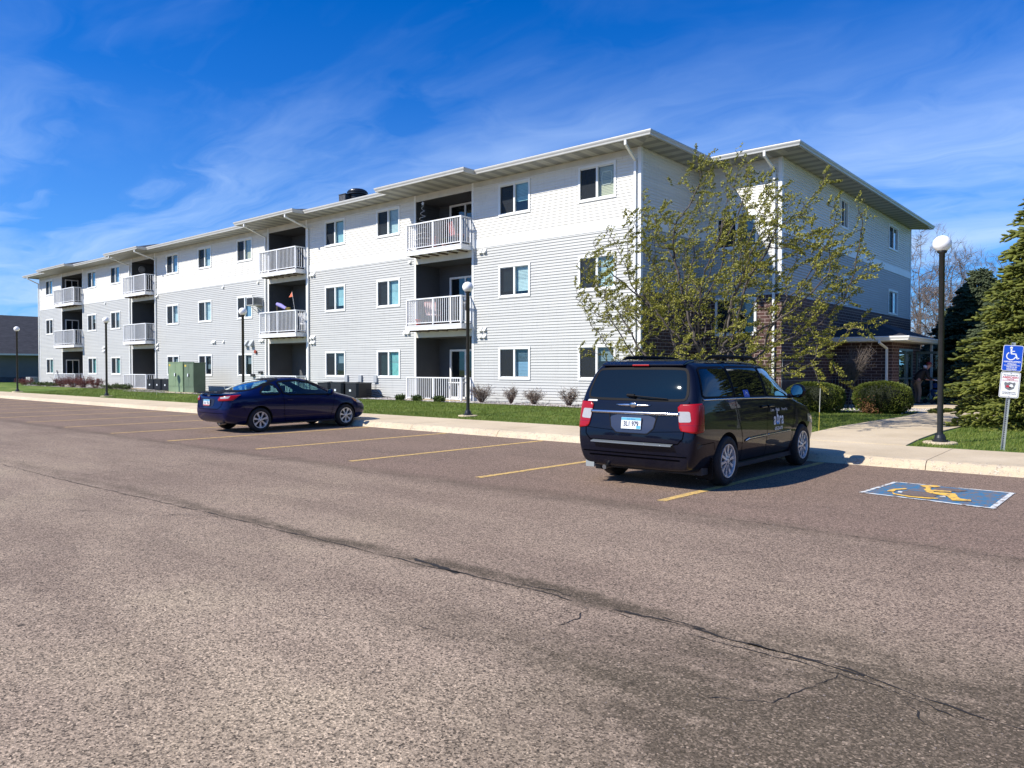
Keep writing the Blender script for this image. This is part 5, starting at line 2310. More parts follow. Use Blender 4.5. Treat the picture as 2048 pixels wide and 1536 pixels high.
    d.face([(x, -.0318, z1+z) for x, z in ((-.012, .205), (.012, .24), (.042, .235), (.060, .195), (.03, .185))], WH)
    d.face([(x, -.0322, z1+z) for x, z in ((-.012, .17), (.03, .17), (.02, .19), (-.004, .19))], KK)
    d.build('white_face', None, o)
    for zz in (z0+.02, z0+Ht-.02, z1+.02, z1+Ht-.02):
        q = MB()
        q.lathe([(0, -.006), (.007, -.006), (.007, 0)], (0, -.031, zz), 'y', 8)
        q.build('bolt', MATS['galvanised'], t)


parking_sign()


# snow stakes (fibreglass driveway markers)
def stake(label, x, y, h, z=.18, lean=(0, 0)):
    t = thing('marker_stake', label, 'marker stake', (x, y, z), rot=(R(lean[0]), R(lean[1]), 0), group='driveway marker stakes')
    b = MB()
    b.tube([(0, 0, -.05), (0, 0, h*.45)], .0075, 6)
    b.build('lower_rod', mat('stake_yellow', (.50, .42, .06), .5), t)
    b = MB()
    b.tube([(0, 0, h*.45), (0, 0, h)], .0065, 6)
    b.build('upper_rod', mat('stake_white', (.55, .56, .50), .5), t)


stake('thin pale stake in the grass before the left boxwood, just right of the van', 6.82, -3.6, .98, lean=(0, 1.5))
stake('tall thin stake leaning in the bed between the van mirror and the left boxwood', 5.0, -1.2, 1.72, .2, (0, 2.5))
stake('short yellow stake in the lawn in front of the green cabinets', -24.9, -4.2, .30, .2)

# ================================================================ UTILITIES
def cabinet(x0, x1, y0, y1, h, split, label, shade):
    t = thing('transformer_cabinet', label, 'utility cabinet', ((x0+x1)/2, (y0+y1)/2, .36), 0, 'green utility cabinets')
    w, d = (x1-x0)/2, (y1-y0)/2
    G = mat('cabinet_green_%s' % shade, (.19, .26, .155) if shade == 'a' else (.115, .16, .105), .45, var=.12, vscale=2)  # lighter copy of the green imitates a front facing the sun
    b = MB()
    b.box(-w-.12, w+.12, -d-.15, d+.1, -.15, .0)
    b.build('pad', CONC, t)
    b = MB()
    b.box(-w, w, -d, d, .0, h-.05)
    b.box(-w-.02, w+.02, -d-.02, d+.02, h-.05, h)
    b.box(-w-.012, w+.012, -d-.012, d+.012, .28, .31)
    b.build('housing', G, t, bevel=.008)
    for s in (-1, 1):
        b = MB()
        b.box(min(s*.006, s*(w-.03)), max(s*.006, s*(w-.03)), -d-.012, -d-.001, .33, h-.08)
        b.build('cabinet_door', G, t, bevel=.004)
    b = MB()
    b.box(.01, .07, -d-.05, -d-.012, h*.52, h*.62)
    b.build('handle', BLACKM, t)
    b = MB()
    b.box(-.16, -.04, -d-.0145, -d-.0125, h*.53, h*.63, PLW)
    b.box(-w+.08, -w+.26, -d-.0145, -d-.0125, h-.22, h-.12, mat('caution_yellow', (.55, .40, .05), .5))
    b.build('warning_label', None, t)


cabinet(-28.45, -26.78, -1.95, -1.35, 1.62, True, 'green double-door cabinet coloured lighter as if in sun, left of the two on the concrete pad', 'a')
cabinet(-26.66, -25.62, -1.95, -1.30, 1.58, False, 'darker green deep cabinet, right of the two and nearer the blue coupe', 'b')


def condenser(x, y, z=.36, s=.78, h=.62):
    b = MB()
    w = s/2
    c = .09
    poly = [(-w+c, -w), (w-c, -w), (w, -w+c), (w, w-c), (w-c, w), (-w+c, w), (-w, w-c), (-w, -w+c)]
    b.extrude(poly, lambda p, t: (p[0], p[1], .04+(h-.10)*t))
    n = 16
    for i in range(n):
        zz = .08+(h-.2)*i/n
        k_ = 1.012
        b.extrude([(p[0]*k_, p[1]*k_) for p in poly], lambda p, t: (p[0], p[1], zz+.012*t))
    t = thing('air_conditioner', 'black air-conditioner condenser', 'air conditioner', (x, y, z), random.uniform(-.04, .04))
    b.build('coil_case', CONDM, t)
    b = MB()
    b.extrude([(p[0]*1.03, p[1]*1.03) for p in poly], lambda p, t: (p[0], p[1], h-.06+.045*t))
    b.lathe([(0, h+.03), (.08, h+.028), (.10, h+.0), (.30, h-.01), (.32, h-.015)], n=20)
    for i in range(5):
        b.lathe([(.10+i*.05, h+.004), (.105+i*.05, h+.010), (.11+i*.05, h+.004)], n=24)
    b.build('fan_top', BLACKM, t)
    b = MB()
    b.box(-.09, .03, -w-.012, -w-.006, h*.42, h*.56)
    b.build('rating_plate', PLW, t)
    return t


con0 = [(-15.45, -.75, 'leftmost of the three beside the parked blue coupe nose'), (-14.50, -.75, 'middle of the three beside the blue coupe nose'), (-13.45, -.75, 'rightmost of the three, with pipes running into the wall'),
        (-32.25, -.85, 'leftmost of the three beside the pale green cabinet'), (-31.30, -.85, 'middle of the three left of the pale green cabinet'), (-30.30, -.85, 'tight against the left side of the pale green cabinet')]
base = condenser(con0[0][0], con0[0][1], .36, .86, .66)
for i, (x, y, lb) in enumerate(con0):
    o = base if i == 0 else copy_tree(base)
    o.location = (x, y, .36)
    o['label'] = 'black condenser unit, '+lb
    o['group'] = 'black condensers along the facade'
b = MB()
for i, x in enumerate((-15.2, -14.2, -13.15)):
    q = MB()
    q.box(x-.10, x+.10, -.10, -.006, 1.02, 1.32)
    q.tube([(x-.05, -.05, 1.02), (x-.05, -.06, .6), (x-.2, -.25, .42)], .014, 6)
    q.build('disconnect_box', mat('meter_grey', (.36, .38, .39), .5), APT)
q = MB()
for i in range(4):
    q.tube([(-13.05+.03*i, -.7, .75-.08*i), (-12.75+.05*i, -.4, .72-.12*i), (-12.6+.12*i, -.15, .42), (-12.55+.12*i, -.02, .40)], .014, 6)
q.build('refrigerant_pipe', BLACKM, APT)

# boxed condenser by the far left corner
t = thing('air_conditioner', 'small pale grey condenser box at the far left corner of the block', 'air conditioner', (-55.6, -.2, .34))
b = MB()
b.box(-.48, .48, -.3, .3, 0, .62)
b.build('case', mat('ac_grey', (.40, .41, .40), .5), t, bevel=.02)
b = MB()
b.lathe([(0, .66), (.12, .65), (.25, .63), (.26, .62)], n=20)
b.build('fan_grille', CONDM, t)

# window air conditioner
t = thing('wall_air_conditioner', 'pale air-conditioner box sticking out of the wall between middle-floor window and second balcony', 'air conditioner', (-22.43, 0, 4.83))
b = MB()
b.box(-.32, .30, -.58, .02, 0, .42)
b.build('case', mat('ac_beige', (.55, .56, .54), .5), t, bevel=.01)
b = MB()
b.box(-.27, .25, -.592, -.582, .04, .38)
for i in range(10):
    b.box(.305, .309, -.52+.045*i, -.50+.045*i, .05, .37)
for i in range(9):
    b.box(-.25, .23, -.598, -.593, .06+.035*i, .075+.035*i)
b.build('rear_grille', mat('grille_dark', (.02, .022, .025), .5), t)
b = MB()
for x in (-.25, .22):
    b.extrude([(-.03, -.30), (-.45, -.01), (-.42, -.01), (-.03, -.26)], lambda p, t_: (x+.03*t_, p[0], p[1]))
b.build('bracket', TRIM, t)

# ================================================================ ENTRANCE PORTICO (part of the block's entrance, own things for what stands in it)
PX, PY = 5.20, 9.20
b = MB()
FL = .285


def pwall(P, u0, u1, top):
    for (a, c, m_) in ((.15, .86, BRICK), (.86, 1.26, SOLDIER), (1.26, top, BRICK)):
        b.face([P(u0, a), P(u1, a), P(u1, c), P(u0, c)], m_)


pwall(lambda u, z: (u, PY, z), 3.05, PX, 2.62)
pwall(lambda u, z: (PX, PY+u, z), 0, .95, 2.62)
pwall(lambda u, z: (PX-u, PY+.95, z), 0, .3, 2.62)
pwall(lambda u, z: (PX, PY+3.1+u, z), 0, 1.25, 2.62)
pwall(lambda u, z: (PX-.3+u, PY+3.1, z), 0, .3, 2.62)
pwall(lambda u, z: (PX-u, PY+4.35, z), 0, .3, 2.62)
b.face([(PX-.002, PY+.95, 2.38), (PX-.002, PY+3.1, 2.38), (PX-.002, PY+3.1, 2.62), (PX-.002, PY+.95, 2.62)], BRICK)
b.build('portico_wall', None, APT)
b = MB()
x0, x1, y0, y1 = 2.0, 5.80, 8.62, 13.75
zt = 2.80
b.face([(x0, y0, zt), (x1, y0, zt), (x1-1.5, y0+1.9, zt+.62), (x0, y0+1.9, zt+.62)])
b.face([(x1, y0, zt), (x1, y1, zt), (x1-1.5, y1-1.9, zt+.62), (x1-1.5, y0+1.9, zt+.62)])
b.face([(x0, y0+1.9, zt+.62), (x1-1.5, y0+1.9, zt+.62), (x1-1.5, y1-1.9, zt+.62), (x0, y1-1.9, zt+.62)])
b.face([(x1, y1, zt), (x0, y1, zt), (x0, y1-1.9, zt+.62), (x1-1.5, y1-1.9, zt+.62)])
b.build('portico_roof', SHING, APT)
b = MB()
b.face([(3.05, y0+.03, zt-.19), (x1-.03, y0+.03, zt-.19), (x1-.03, y1, zt-.19), (3.05, y1, zt-.19)])
b.build('portico_soffit', mat('portico_soffit', (.50, .48, .42), .6), APT)
b = MB()
gutter(b, (3.05, y0), (x1, y0), (0, -1), zt-.01, e1=1)
gutter(b, (x1, y0), (x1, y1), (1, 0), zt-.01, e0=1)
b.box(3.05, x1, y0, y0+.025, zt-.19, zt-.02)
b.box(x1-.025, x1, y0+.03, y1, zt-.19, zt-.02)
b.build('portico_gutter', TRIM, APT)
downspout([(4.92, 8.56, 2.70), (4.92, 8.56, 2.56), (5.03, 9.12, 2.36), (5.03, 9.12, .32)])
# glazed doors, side light and post of the entry
FR = mat('door_frame_green', (.10, .15, .15), .4, metal=.5)
FL = .255
b = MB()
for yy in (.97, 1.98, 2.05, 3.04):
    b.box(PX-.06, PX-.0, PY+yy, PY+yy+.05, FL, 2.33)
b.box(PX-.061, PX+.001, PY+.965, PY+3.095, 2.30, 2.38)
b.box(PX-.055, PX-.005, PY+1.02, PY+3.04, 1.20, 1.26)
o = b.build('entrance_door', FR, APT)
b = MB()
b.face([(PX-.03, PY+1.0, FL), (PX-.03, PY+3.08, FL), (PX-.03, PY+3.08, 2.32), (PX-.03, PY+1.0, 2.32)])
b.build('glass', DOORG, o)
# the opened outer leaf stands out from the wall
b = MB()
for u0, u1, a, c in ((0, .06, 0, 2.05), (.90, .96, 0, 2.05), (.06, .90, 0, .12), (.06, .90, 1.95, 2.05), (.06, .90, .95, 1.0)):
    b.box(PX+u0, PX+u1, PY+3.55, PY+3.60, FL+a, FL+c)
o = b.build('open_door', FR, APT)
b = MB()
b.face([(PX+.05, PY+3.57, FL+.1), (PX+.91, PY+3.57, FL+.1), (PX+.91, PY+3.57, FL+2.0), (PX+.05, PY+3.57, FL+2.0)])
b.build('glass', GLASS, o)
b = MB()
b.box(PX-.62, PX-.60, PY+.1, PY+4.2, .2, 2.6)
b.build('vestibule_wall', DARKRM, APT)
b = MB()
b.box(5.58, 5.66, 13.45, 13.53, FL, 2.61)
b.build('portico_post', TRIM, APT)
q = MB()
q.box(PX+.002, PX+.02, PY+3.9, PY+4.0, 1.35, 1.55)
q.build('intercom', mat('intercom', (.35, .36, .36), .4), APT)


# ================================================================ NEIGHBOUR HOUSE (left)
def neighbour():
    t = thing('neighbour_house', 'low grey-sided building with a big dark shingle roof past the left end', 'house', (-70, -14, .1))
    L = 34
    b = MB()
    for i in range(27):
        z0 = .75+i*.11
        if z0 > 2.95:
            break
        b.face([(.018, -20, z0), (.018, L, z0), (.0, L, z0+.11), (0, -20, z0+.11)])
        b.face([(0, -20, z0), (0, L, z0), (.018, L, z0), (.018, -20, z0)])
    b.face([(0, L, .2), (-14, L, .2), (-14, L, 3), (0, L, 3)])
    b.build('wall', mat('neighbour_siding', (.17, .175, .175), .6, var=.1, vscale=1), t)
    b = MB()
    b.box(-.1, .03, -20, L, -.2, .75)
    b.build('stone_base', mat('base_stone', (.09, .095, .10), .85, var=.3, vscale=3), t)
    b = MB()
    b.face([(.7, -21, 2.95), (.7, L+.6, 2.95), (-7, L+.6, 7.0), (-7, -21, 7.0)])
    b.face([(-14.7, -21, 2.95), (-7, -21, 7.0), (-7, L+.6, 7.0), (-14.7, L+.6, 2.95)])
    b.face([(.0, L+.3, 2.95), (-14, L+.3, 2.95), (-7, L+.3, 7.0)])
    b.build('roof', SHING, t)
    b = MB()
    b.box(.66, .80, -21, L+.6, 2.80, 2.95)
    b.build('gutter', TRIM, t)
    b = MB()
    b.face([(0, -21, 2.80), (.7, -21, 2.80), (.7, L+.6, 2.80), (0, L+.6, 2.80)])
    b.build('soffit', TRIM, t)


neighbour()


# ================================================================ VEGETATION
def colonize(attr, start, step=.16, infl=1.4, kill=.26, tropism=(0, 0, 0), iters=160, seed=1):
    """space colonisation; returns nodes (n,3), parents"""
    r_ = np.random.default_rng(seed)
    nodes = [np.array(p, float) for p in start]
    par = [-1]+list(range(len(start)-1))
    A = np.array(attr, float)
    near = np.full(len(A), 1e9)
    who = np.zeros(len(A), int)
    tr = np.array(tropism, float)

    def upd(k0):
        nonlocal near, who
        for k in range(k0, len(nodes)):
            d = np.linalg.norm(A-nodes[k], axis=1)
            m = d < near
            near = np.where(m, d, near)
            who = np.where(m, k, who)
    upd(0)
    for _ in range(iters):
        if len(A) == 0:
            break
        act = near < infl
        if not act.any():
            i = near.argmin()
            act = np.zeros(len(A), bool)
            act[i] = True
        k0 = len(nodes)
        for w in np.unique(who[act]):
            sel = A[act & (who == w)]
            v = sel-nodes[w]
            v = v/np.maximum(np.linalg.norm(v, axis=1)[:, None], 1e-6)
            d = v.mean(0)+tr+r_.normal(0, .10, 3)
            n = np.linalg.norm(d)
            if n < .05:
                continue
            q = nodes[w]+d/n*step
            nodes.append(q)
            par.append(int(w))
        if len(nodes) == k0:
            break
        upd(k0)
        keep = near > kill
        A, near, who = A[keep], near[keep], who[keep]
    return np.array(nodes), par


def tree_radii(nodes, par, tip=.004, p=2.35):
    n = len(nodes)
    acc = np.zeros(n)
    kids = np.zeros(n, int)
    for i in range(n-1, 0, -1):
        if kids[i] == 0:
            acc[i] = tip**p
        acc[par[i]] += acc[i]
        kids[par[i]] += 1
    if kids[0] == 0:
        acc[0] = tip**p
    return acc**(1/p), kids


def branches_mesh(name, nodes, par, rad, m, parent, sides=5, rmin=0):
    V, F = [], []
    for i in range(1, len(nodes)):
        a, c = Vector(nodes[par[i]]), Vector(nodes[i])
        d = c-a
        if d.length < 1e-6:
            continue
        d.normalize()
        up = Vector((0, 0, 1)) if abs(d.z) < .9 else Vector((1, 0, 0))
        u = d.cross(up).normalized()
        w = d.cross(u)
        ra = min(rad[par[i]], rad[i]*1.6)
        rc = rad[i]
        s_ = sides if rc > .012 else 3
        k = len(V)
        for (p, r_) in ((a-d*ra*.3, ra), (c, rc)):
            for j in range(s_):
                an = 2*math.pi*j/s_
                V.append(p+u*math.cos(an)*r_+w*math.sin(an)*r_)
        for j in range(s_):
            F.append((k+j, k+(j+1) % s_, k+s_+(j+1) % s_, k+s_+j))
    return fast_mesh(name, np.array([tuple(v) for v in V]), 4, np.array(F), m, parent, smooth=True)


def leaf_quads(P, D, L, W, name, m, parent, jit=.5, seed=3):
    """P positions, D directions: one folded two-triangle leaf each"""
    r_ = np.random.default_rng(seed)
    n = len(P)
    D = D+r_.normal(0, jit, (n, 3))
    D /= np.linalg.norm(D, axis=1)[:, None]+1e-9
    S_ = np.cross(D, r_.normal(0, 1, (n, 3)))
    S_ /= np.linalg.norm(S_, axis=1)[:, None]+1e-9
    l = (L*r_.uniform(.6, 1.25, n))[:, None]
    w = (W*r_.uniform(.6, 1.25, n))[:, None]
    V = np.empty((n, 4, 3))
    V[:, 0] = P
    V[:, 1] = P+D*l*.5+S_*w
    V[:, 2] = P+D*l
    V[:, 3] = P+D*l*.5-S_*w
    F = np.arange(n*4).reshape(n, 4)
    return fast_mesh(name, V.reshape(-1, 3), 4, F, m, parent)


BARK = mat('bark_grey', (.075, .062, .055), .9, var=.5, vscale=7, bump=.5, bscale=30)
BARKL = mat('bark_light', (.16, .13, .11), .9, var=.5, vscale=7)


def leafing_tree():
    t = thing('ornamental_tree', 'multi-stemmed tree with sparse young leaves standing before the brick corner', 'tree', (3.78, -2.75, .15))
    r_ = np.random.default_rng(11)
    A = []
    # crown: broad low skirt and thinner, ragged top leaning away with the wind
    while len(A) < 1600:
        p = r_.uniform(-1, 1, 3)
        if np.linalg.norm(p) > 1:
            continue
        x, y, z = p[0]*4.05, p[1]*3.0, 3.85+p[2]*3.0
        e = 1-.5*max(0, (z-3.9)/3.0)**1.2
        if abs(x) > 4.05*e*math.sqrt(max(0, 1-p[1]**2-p[2]**2))*1.05:
            continue
        if noise.noise(Vector((x*.75, y*.75, z*.75))) < -.16:
            continue
        A.append((x, y, z))
    for _ in range(120):
        a = r_.uniform(0, 6.28)
        rr = r_.uniform(2.0, 4.1)
        A.append((rr*math.cos(a), rr*.7*math.sin(a), r_.uniform(1.0, 2.6)))
    for (x, y, z) in ((-.4, 0, 6.9), (.05, .2, 6.95), (-.9, .3, 6.6), (1.3, .1, 6.3), (.7, 0, 6.6), (2.9, 0, 5.8), (3.5, .3, 5.2), (-2.2, 0, 6.3), (3.6, .3, 4.9)):
        for _ in range(7):
            A.append((x+r_.normal(0, .14), y+r_.normal(0, .14), z+r_.normal(0, .2)))
    nodes, par = colonize(A, [(0, 0, -.1), (.02, 0, .15), (.0, .02, .4), (-.04, .03, .65), (-.02, .04, .9)], .15, 1.5, .21, (.10, .03, .03), 220, 4)
    rad, kids = tree_radii(nodes, par, .0056, 2.25)
    branches_mesh('trunk', nodes, par, rad, BARK, t, 7)
    d = np.zeros_like(nodes)
    for i in range(1, len(nodes)):
        d[i] = nodes[i]-nodes[par[i]]
    d /= np.linalg.norm(d, axis=1)[:, None]+1e-9
    wind = np.array([.72, .50, .28])
    thin = np.where((rad < .015))[0]
    P, D = [], []
    for i in thin:
        tip = kids[i] == 0
        k = 78 if tip else 36
        dens = .55+.9*noise.noise(Vector(nodes[i]*.9)+Vector((3, 3, 3)))
        k = int(round(k*max(.15, min(1.3, dens+.25))))
        # a short twig blown by the wind that carries the leaves
        tw = d[i]*.55+wind*.75+r_.normal(0, .18, 3)
        tw /= np.linalg.norm(tw)
        L = .27 if tip else .17
        for _ in range(k):
            f = r_.uniform(0, 1)
            P.append(nodes[i]+tw*L*f+r_.normal(0, .016, 3))
            D.append(tw)
    LM = make_leaf('spring_leaf', (.070, .088, .013), (.36, .34, .060), .22)
    leaf_quads(np.array(P), np.array(D), .047, .0165, 'leaves', LM, t, .55)
    print('TREE', len(nodes), len(P))


leafing_tree()


def bare_tree(label, x, y, h, w, seed, tip=.010, col=None):
    t = thing('bare_tree', label, 'tree', (x, y, .1), 0, 'bare trees behind the block')
    r_ = np.random.default_rng(seed)
    A = []
    while len(A) < 1100:
        p = r_.uniform(-1, 1, 3)
        if np.linalg.norm(p) > 1:
            continue
        A.append((p[0]*w, p[1]*w, h*.60+p[2]*h*.42))
    st = [(0, 0, 0), (.1, 0, h*.06), (.05, .05, h*.12), (0, .1, h*.18)]
    nodes, par = colonize(A, st, h*.032, h*.3, h*.036, (.02, 0, .06), 150, seed)
    rad, kids = tree_radii(nodes, par, tip, 2.3)
    branches_mesh('trunk', nodes, par, rad, col or mat('bark_tan', (.155, .120, .100), .9, var=.4, vscale=2), t, 5)
    # twig haze: fine shoots at the tips
    r2 = np.random.default_rng(seed+5)
    P, D = [], []
    for i in np.where(kids == 0)[0]:
        dd = nodes[i]-nodes[par[i]]
        dd /= np.linalg.norm(dd)+1e-9
        for _ in range(22):
            P.append(nodes[i]-dd*r2.uniform(0, h*.06))
            D.append(dd+np.array([.25, .1, .2]))
    leaf_quads(np.array(P), np.array(D), h*.062, tip*.8, 'twigs', MATS['bark_tan'], t, .42)


bare_tree('tall bare tree rising between the far building corner and the lamp globe', -1.0, 43, 12.3, 3.6, 3)
bare_tree('bare spreading tree behind the lamp pole, leaning towards the evergreens', 1.6, 44.5, 10.4, 4.2, 8)
bare_tree('smaller bare tree low behind the portico roof', 2.0, 33, 6.8, 2.3, 14)


def spruce(label, x, y, h, r0, seed, cols, z0=.25, nb=None, shoot=.15, dens=1.0, group='evergreens right of the entrance', z=.15, thick=.021):
    t = thing('spruce_tree', label, 'evergreen tree', (x, y, z), random.uniform(0, 6), group)
    r_ = np.random.default_rng(seed)
    b = MB()
    b.tube([(0, 0, -.1), (0, 0, h*.5), (0, 0, h)], [h*.022, h*.012, .012], 8)
    P, D, Lh = [], [], []
    zz = z0
    while zz < h-.12:
        f = zz/h
        R_ = r0*(1-f)**.86+.05
        n = max(4, int((7.5+3*r_.random())*dens*(1 if f > .12 else .9)))
        a0 = r_.uniform(0, 6.28)
        for i in range(n):
            a = a0+2*math.pi*i/n+r_.normal(0, .16)
            L = R_*r_.uniform(.78, 1.14)
            up0 = .15+.75*f
            p = np.array([0, 0, zz+r_.normal(0, .05)])
            dv = np.array([math.cos(a), math.sin(a), up0])
            k = max(3, int(L/.13))
            pts = [p.copy()]
            for j in range(k):
                q = j/k
                dz = up0*(1-1.9*q)*(1-.5*f)-.22*(1-f)*math.sin(q*3.0)+.35*max(0, q-.6)
                st = np.array([math.cos(a), math.sin(a), dz])
                st = st/np.linalg.norm(st)*L/k
                p = p+st
                pts.append(p.copy())
                if q > .12:
                    wl = (.16+.42*(1-q))*min(1, L)
                    for s_ in (-1, 1):
                        side = np.array([-math.sin(a)*s_, math.cos(a)*s_, 0])
                        m_ = max(1, int(wl/.085))
                        for u in range(m_):
                            pos = p+side*wl*(u+.3)/m_+st*(u/m_)*1.3+np.array([0, 0, -.06*u/m_])+r_.normal(0, .02, 3)
                            dd = side*.55+st/np.linalg.norm(st)*.8+np.array([0, 0, .12])+r_.normal(0, .22, 3)
                            P.append(pos)
                            D.append(dd)
                            Lh.append(shoot*r_.uniform(.75, 1.25))
                    P.append(p+r_.normal(0, .015, 3))
                    D.append(st/np.linalg.norm(st)+np.array([0, 0, .25])+r_.normal(0, .2, 3))
                    Lh.append(shoot*r_.uniform(.8, 1.3))
            b.tube(pts[::2]+[pts[-1]], [max(.006, .020*(1-j/(len(pts[::2])))) for j in range(len(pts[::2])+1)], 4, cap=False)
        zz += (.20+.05*r_.random())*(1-.35*f)*(h/7)**.5
    b.build('trunk', BARK, t)
    P, D, Lh = np.array(P), np.array(D), np.array(Lh)
    D /= np.linalg.norm(D, axis=1)[:, None]
    n = len(P)
    U = np.cross(D, np.array([0, 0, 1.0]))
    U /= np.linalg.norm(U, axis=1)[:, None]+1e-6
    W = np.cross(D, U)
    # each shoot: 4-sided bottle-brush spindle, plus bristles
    V = np.empty((n, 9, 3))
    th = thick*r_.uniform(.8, 1.3, n)[:, None]
    V[:, 0] = P
    for j in range(4):
        c, s_ = math.cos(j*math.pi/2), math.sin(j*math.pi/2)
        V[:, 1+j] = P+D*Lh[:, None]*.25+(U*c+W*s_)*th
        V[:, 5+j] = P+D*Lh[:, None]*.80+(U*c+W*s_)*th*.75
    base = (np.arange(n)*9)[:, None]
    tri = []
    quad = []
    for j in range(4):
        k = (j+1) % 4
        quad.append(base+np.array([0, 1+k, 1+j, 1+j]))
        quad.append(base+np.array([1+j, 1+k, 5+k, 5+j]))
    tipv = P+D*Lh[:, None]
    V = np.concatenate([V, tipv[:, None, :]], axis=1)
    base = (np.arange(n)*10)[:, None]
    T = []
    for j in range(4):
        k = (j+1) % 4
        T += [base+np.array([0, 1+k, 1+j]), base+np.array([1+j, 1+k, 5+k]), base+np.array([1+j, 5+k, 5+j]), base+np.array([5+j, 5+k, 9])]
    T = np.concatenate(T)
    # bristles
    nb_ = 9
    bi = np.repeat(np.arange(n), nb_)
    f = r_.uniform(.05, .95, len(bi))[:, None]
    an = r_.uniform(0, 6.28, len(bi))
    rad = (U[bi]*np.cos(an)[:, None]+W[bi]*np.sin(an)[:, None])
    p0 = P[bi]+D[bi]*Lh[bi][:, None]*f
    tip = p0+rad*(thick*2.0)+D[bi]*.024
    sd = np.cross(rad, D[bi])*.0045
    BV = np.stack([p0-sd, p0+sd, tip], axis=1).reshape(-1, 3)
    BT = np.arange(len(bi)*3).reshape(-1, 3)+n*10
    allV = np.concatenate([V.reshape(-1, 3), BV])
    fast_mesh('needles', allV, 3, np.concatenate([T, BT]), cols, t)
    print('SPRUCE', n)


SPR_A = make_leaf('spruce_green', (.036, .055, .009), (.185, .20, .036), .10, 1.5)
SPR_B = make_leaf('spruce_dark', (.028, .045, .020), (.085, .105, .050), .08, 1.5)
spruce('big sunlit spruce at the right edge behind the parking sign', 11.35, 1.1, 7.55, 2.95, 21, SPR_A, .12, shoot=.20, dens=1.75, z=.15, thick=.031)
spruce('dark dense evergreen between the lamp pole and the big spruce', 5.9, 22.6, 6.5, 2.9, 22, SPR_B, .1, shoot=.24, dens=1.4, thick=.048)
spruce('shorter dark evergreen seen past the end of the entrance portico', 3.9, 27.0, 4.8, 2.4, 23, SPR_B, .1, shoot=.24, dens=1.2, thick=.048)
spruce('dark evergreen half hidden behind the big spruce at the right edge', 8.6, 13.2, 5.2, 2.6, 24, SPR_B, .1, shoot=.22, dens=1.4, thick=.042)
spruce('dark evergreen farthest right, almost covered by the big spruce', 12.0, 13.5, 6.4, 3.0, 25, SPR_B, .1, shoot=.22, dens=1.3, thick=.042)


def hedge(label, x, y, sx, sy, h, seed, dry=None):
    t = thing('boxwood_shrub', label, 'shrub', (x, y, .17), R(0), 'clipped boxwoods before the portico')
    r_ = np.random.default_rng(seed)
    n = 11000
    u = r_.normal(0, 1, (n, 3))
    u /= np.linalg.norm(u, axis=1)[:, None]
    e = 2.6
    k = (np.abs(u[:, 0])**e+np.abs(u[:, 1])**e+np.abs(u[:, 2])**e)**(-1/e)
    P = u*k[:, None]
    lum = np.array([noise.noise(Vector(p)*2.3+Vector((seed, 0, 0))) for p in P])
    P = P*(1+.07*lum+r_.uniform(-.10, .03, n))[:, None]
    P = P*np.array([sx, sy, h/2])+np.array([0, 0, h/2+.02])
    keep = P[:, 2] > 0
    P, u = P[keep], u[keep]
    LM = MATS.get('boxwood_leaf') or make_leaf('boxwood_leaf', (.035, .062, .010), (.145, .17, .028), .12, 2.0)
    leaf_quads(P, u, .052, .016, 'leaves', LM, t, .8, seed)
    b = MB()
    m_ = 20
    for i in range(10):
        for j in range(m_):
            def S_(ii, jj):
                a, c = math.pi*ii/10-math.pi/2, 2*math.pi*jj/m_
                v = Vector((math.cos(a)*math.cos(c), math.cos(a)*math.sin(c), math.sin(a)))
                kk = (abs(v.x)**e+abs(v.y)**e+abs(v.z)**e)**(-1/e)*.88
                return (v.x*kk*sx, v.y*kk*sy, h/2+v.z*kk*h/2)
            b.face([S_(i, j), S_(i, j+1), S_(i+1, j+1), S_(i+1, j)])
    b.build('dark_core', mat('hedge_inner_shade', (.012, .016, .006), .95), t)  # near-black core, paints the shade between the leaves
    if dry:
        P2 = r_.normal(0, 1, (500, 3))*np.array([.16, .06, .14])+np.array(dry)
        leaf_quads(P2, r_.normal(0, 1, (500, 3)), .05, .016, 'dead_leaves', mat('dead_leaf', (.20, .09, .035), .8, var=.5), t, .5)


hedge('clipped boxwood next to the portico downspout, with a browned patch low on its front', 6.02, 4.75, .82, .62, .98, 5, (-.25, -.63, .2))
hedge('clipped boxwood left of its twin, partly behind the minivan hood', 4.15, 4.0, .90, .62, .95, 6)


def twiggy(name, label, x, y, z, h, w, seed, m, group=None, n=70, leaf=None, lean=.0):
    t = thing(name, label, 'shrub', (x, y, z), 0, group)
    r_ = np.random.default_rng(seed)
    b = MB()
    P, D = [], []
    for i in range(n):
        a = r_.uniform(0, 6.28)
        s_ = r_.uniform(.1, 1)**.6
        ex = np.array([math.cos(a)*w*s_+lean, math.sin(a)*w*.6*s_, h*r_.uniform(.55, 1.05)*(1-.25*s_)])
        p0 = np.array([math.cos(a)*.06*w, math.sin(a)*.05*w, 0])
        mid = p0+(ex-p0)*.5+np.array([0, 0, h*.10])+r_.normal(0, .04*w, 3)
        b.tube([p0, mid, ex], [.006, .0045, .0025], 3, cap=False)
        for _ in range(4):
            f = r_.uniform(.35, 1)
            q = (p0*(1-f)**2+2*f*(1-f)*mid+f*f*ex)
            e = q+r_.normal(0, 1, 3)*np.array([.10, .08, .09])*h+np.array([0, 0, .05*h])
            b.tube([q, e], [.0035, .002], 3, cap=False)
            P += [e, (q+e)/2]
            D += [e-q, e-q]
    b.build('twigs', m, t)
    if leaf:
        P = np.repeat(np.array(P), 3, 0)
        D = np.repeat(np.array(D), 3, 0)
        D /= np.linalg.norm(D, axis=1)[:, None]+1e-6
        leaf_quads(P+r_.normal(0, .02, P.shape), D, leaf[0], leaf[1], 'leaves', leaf[2], t, .8, seed)
    return t


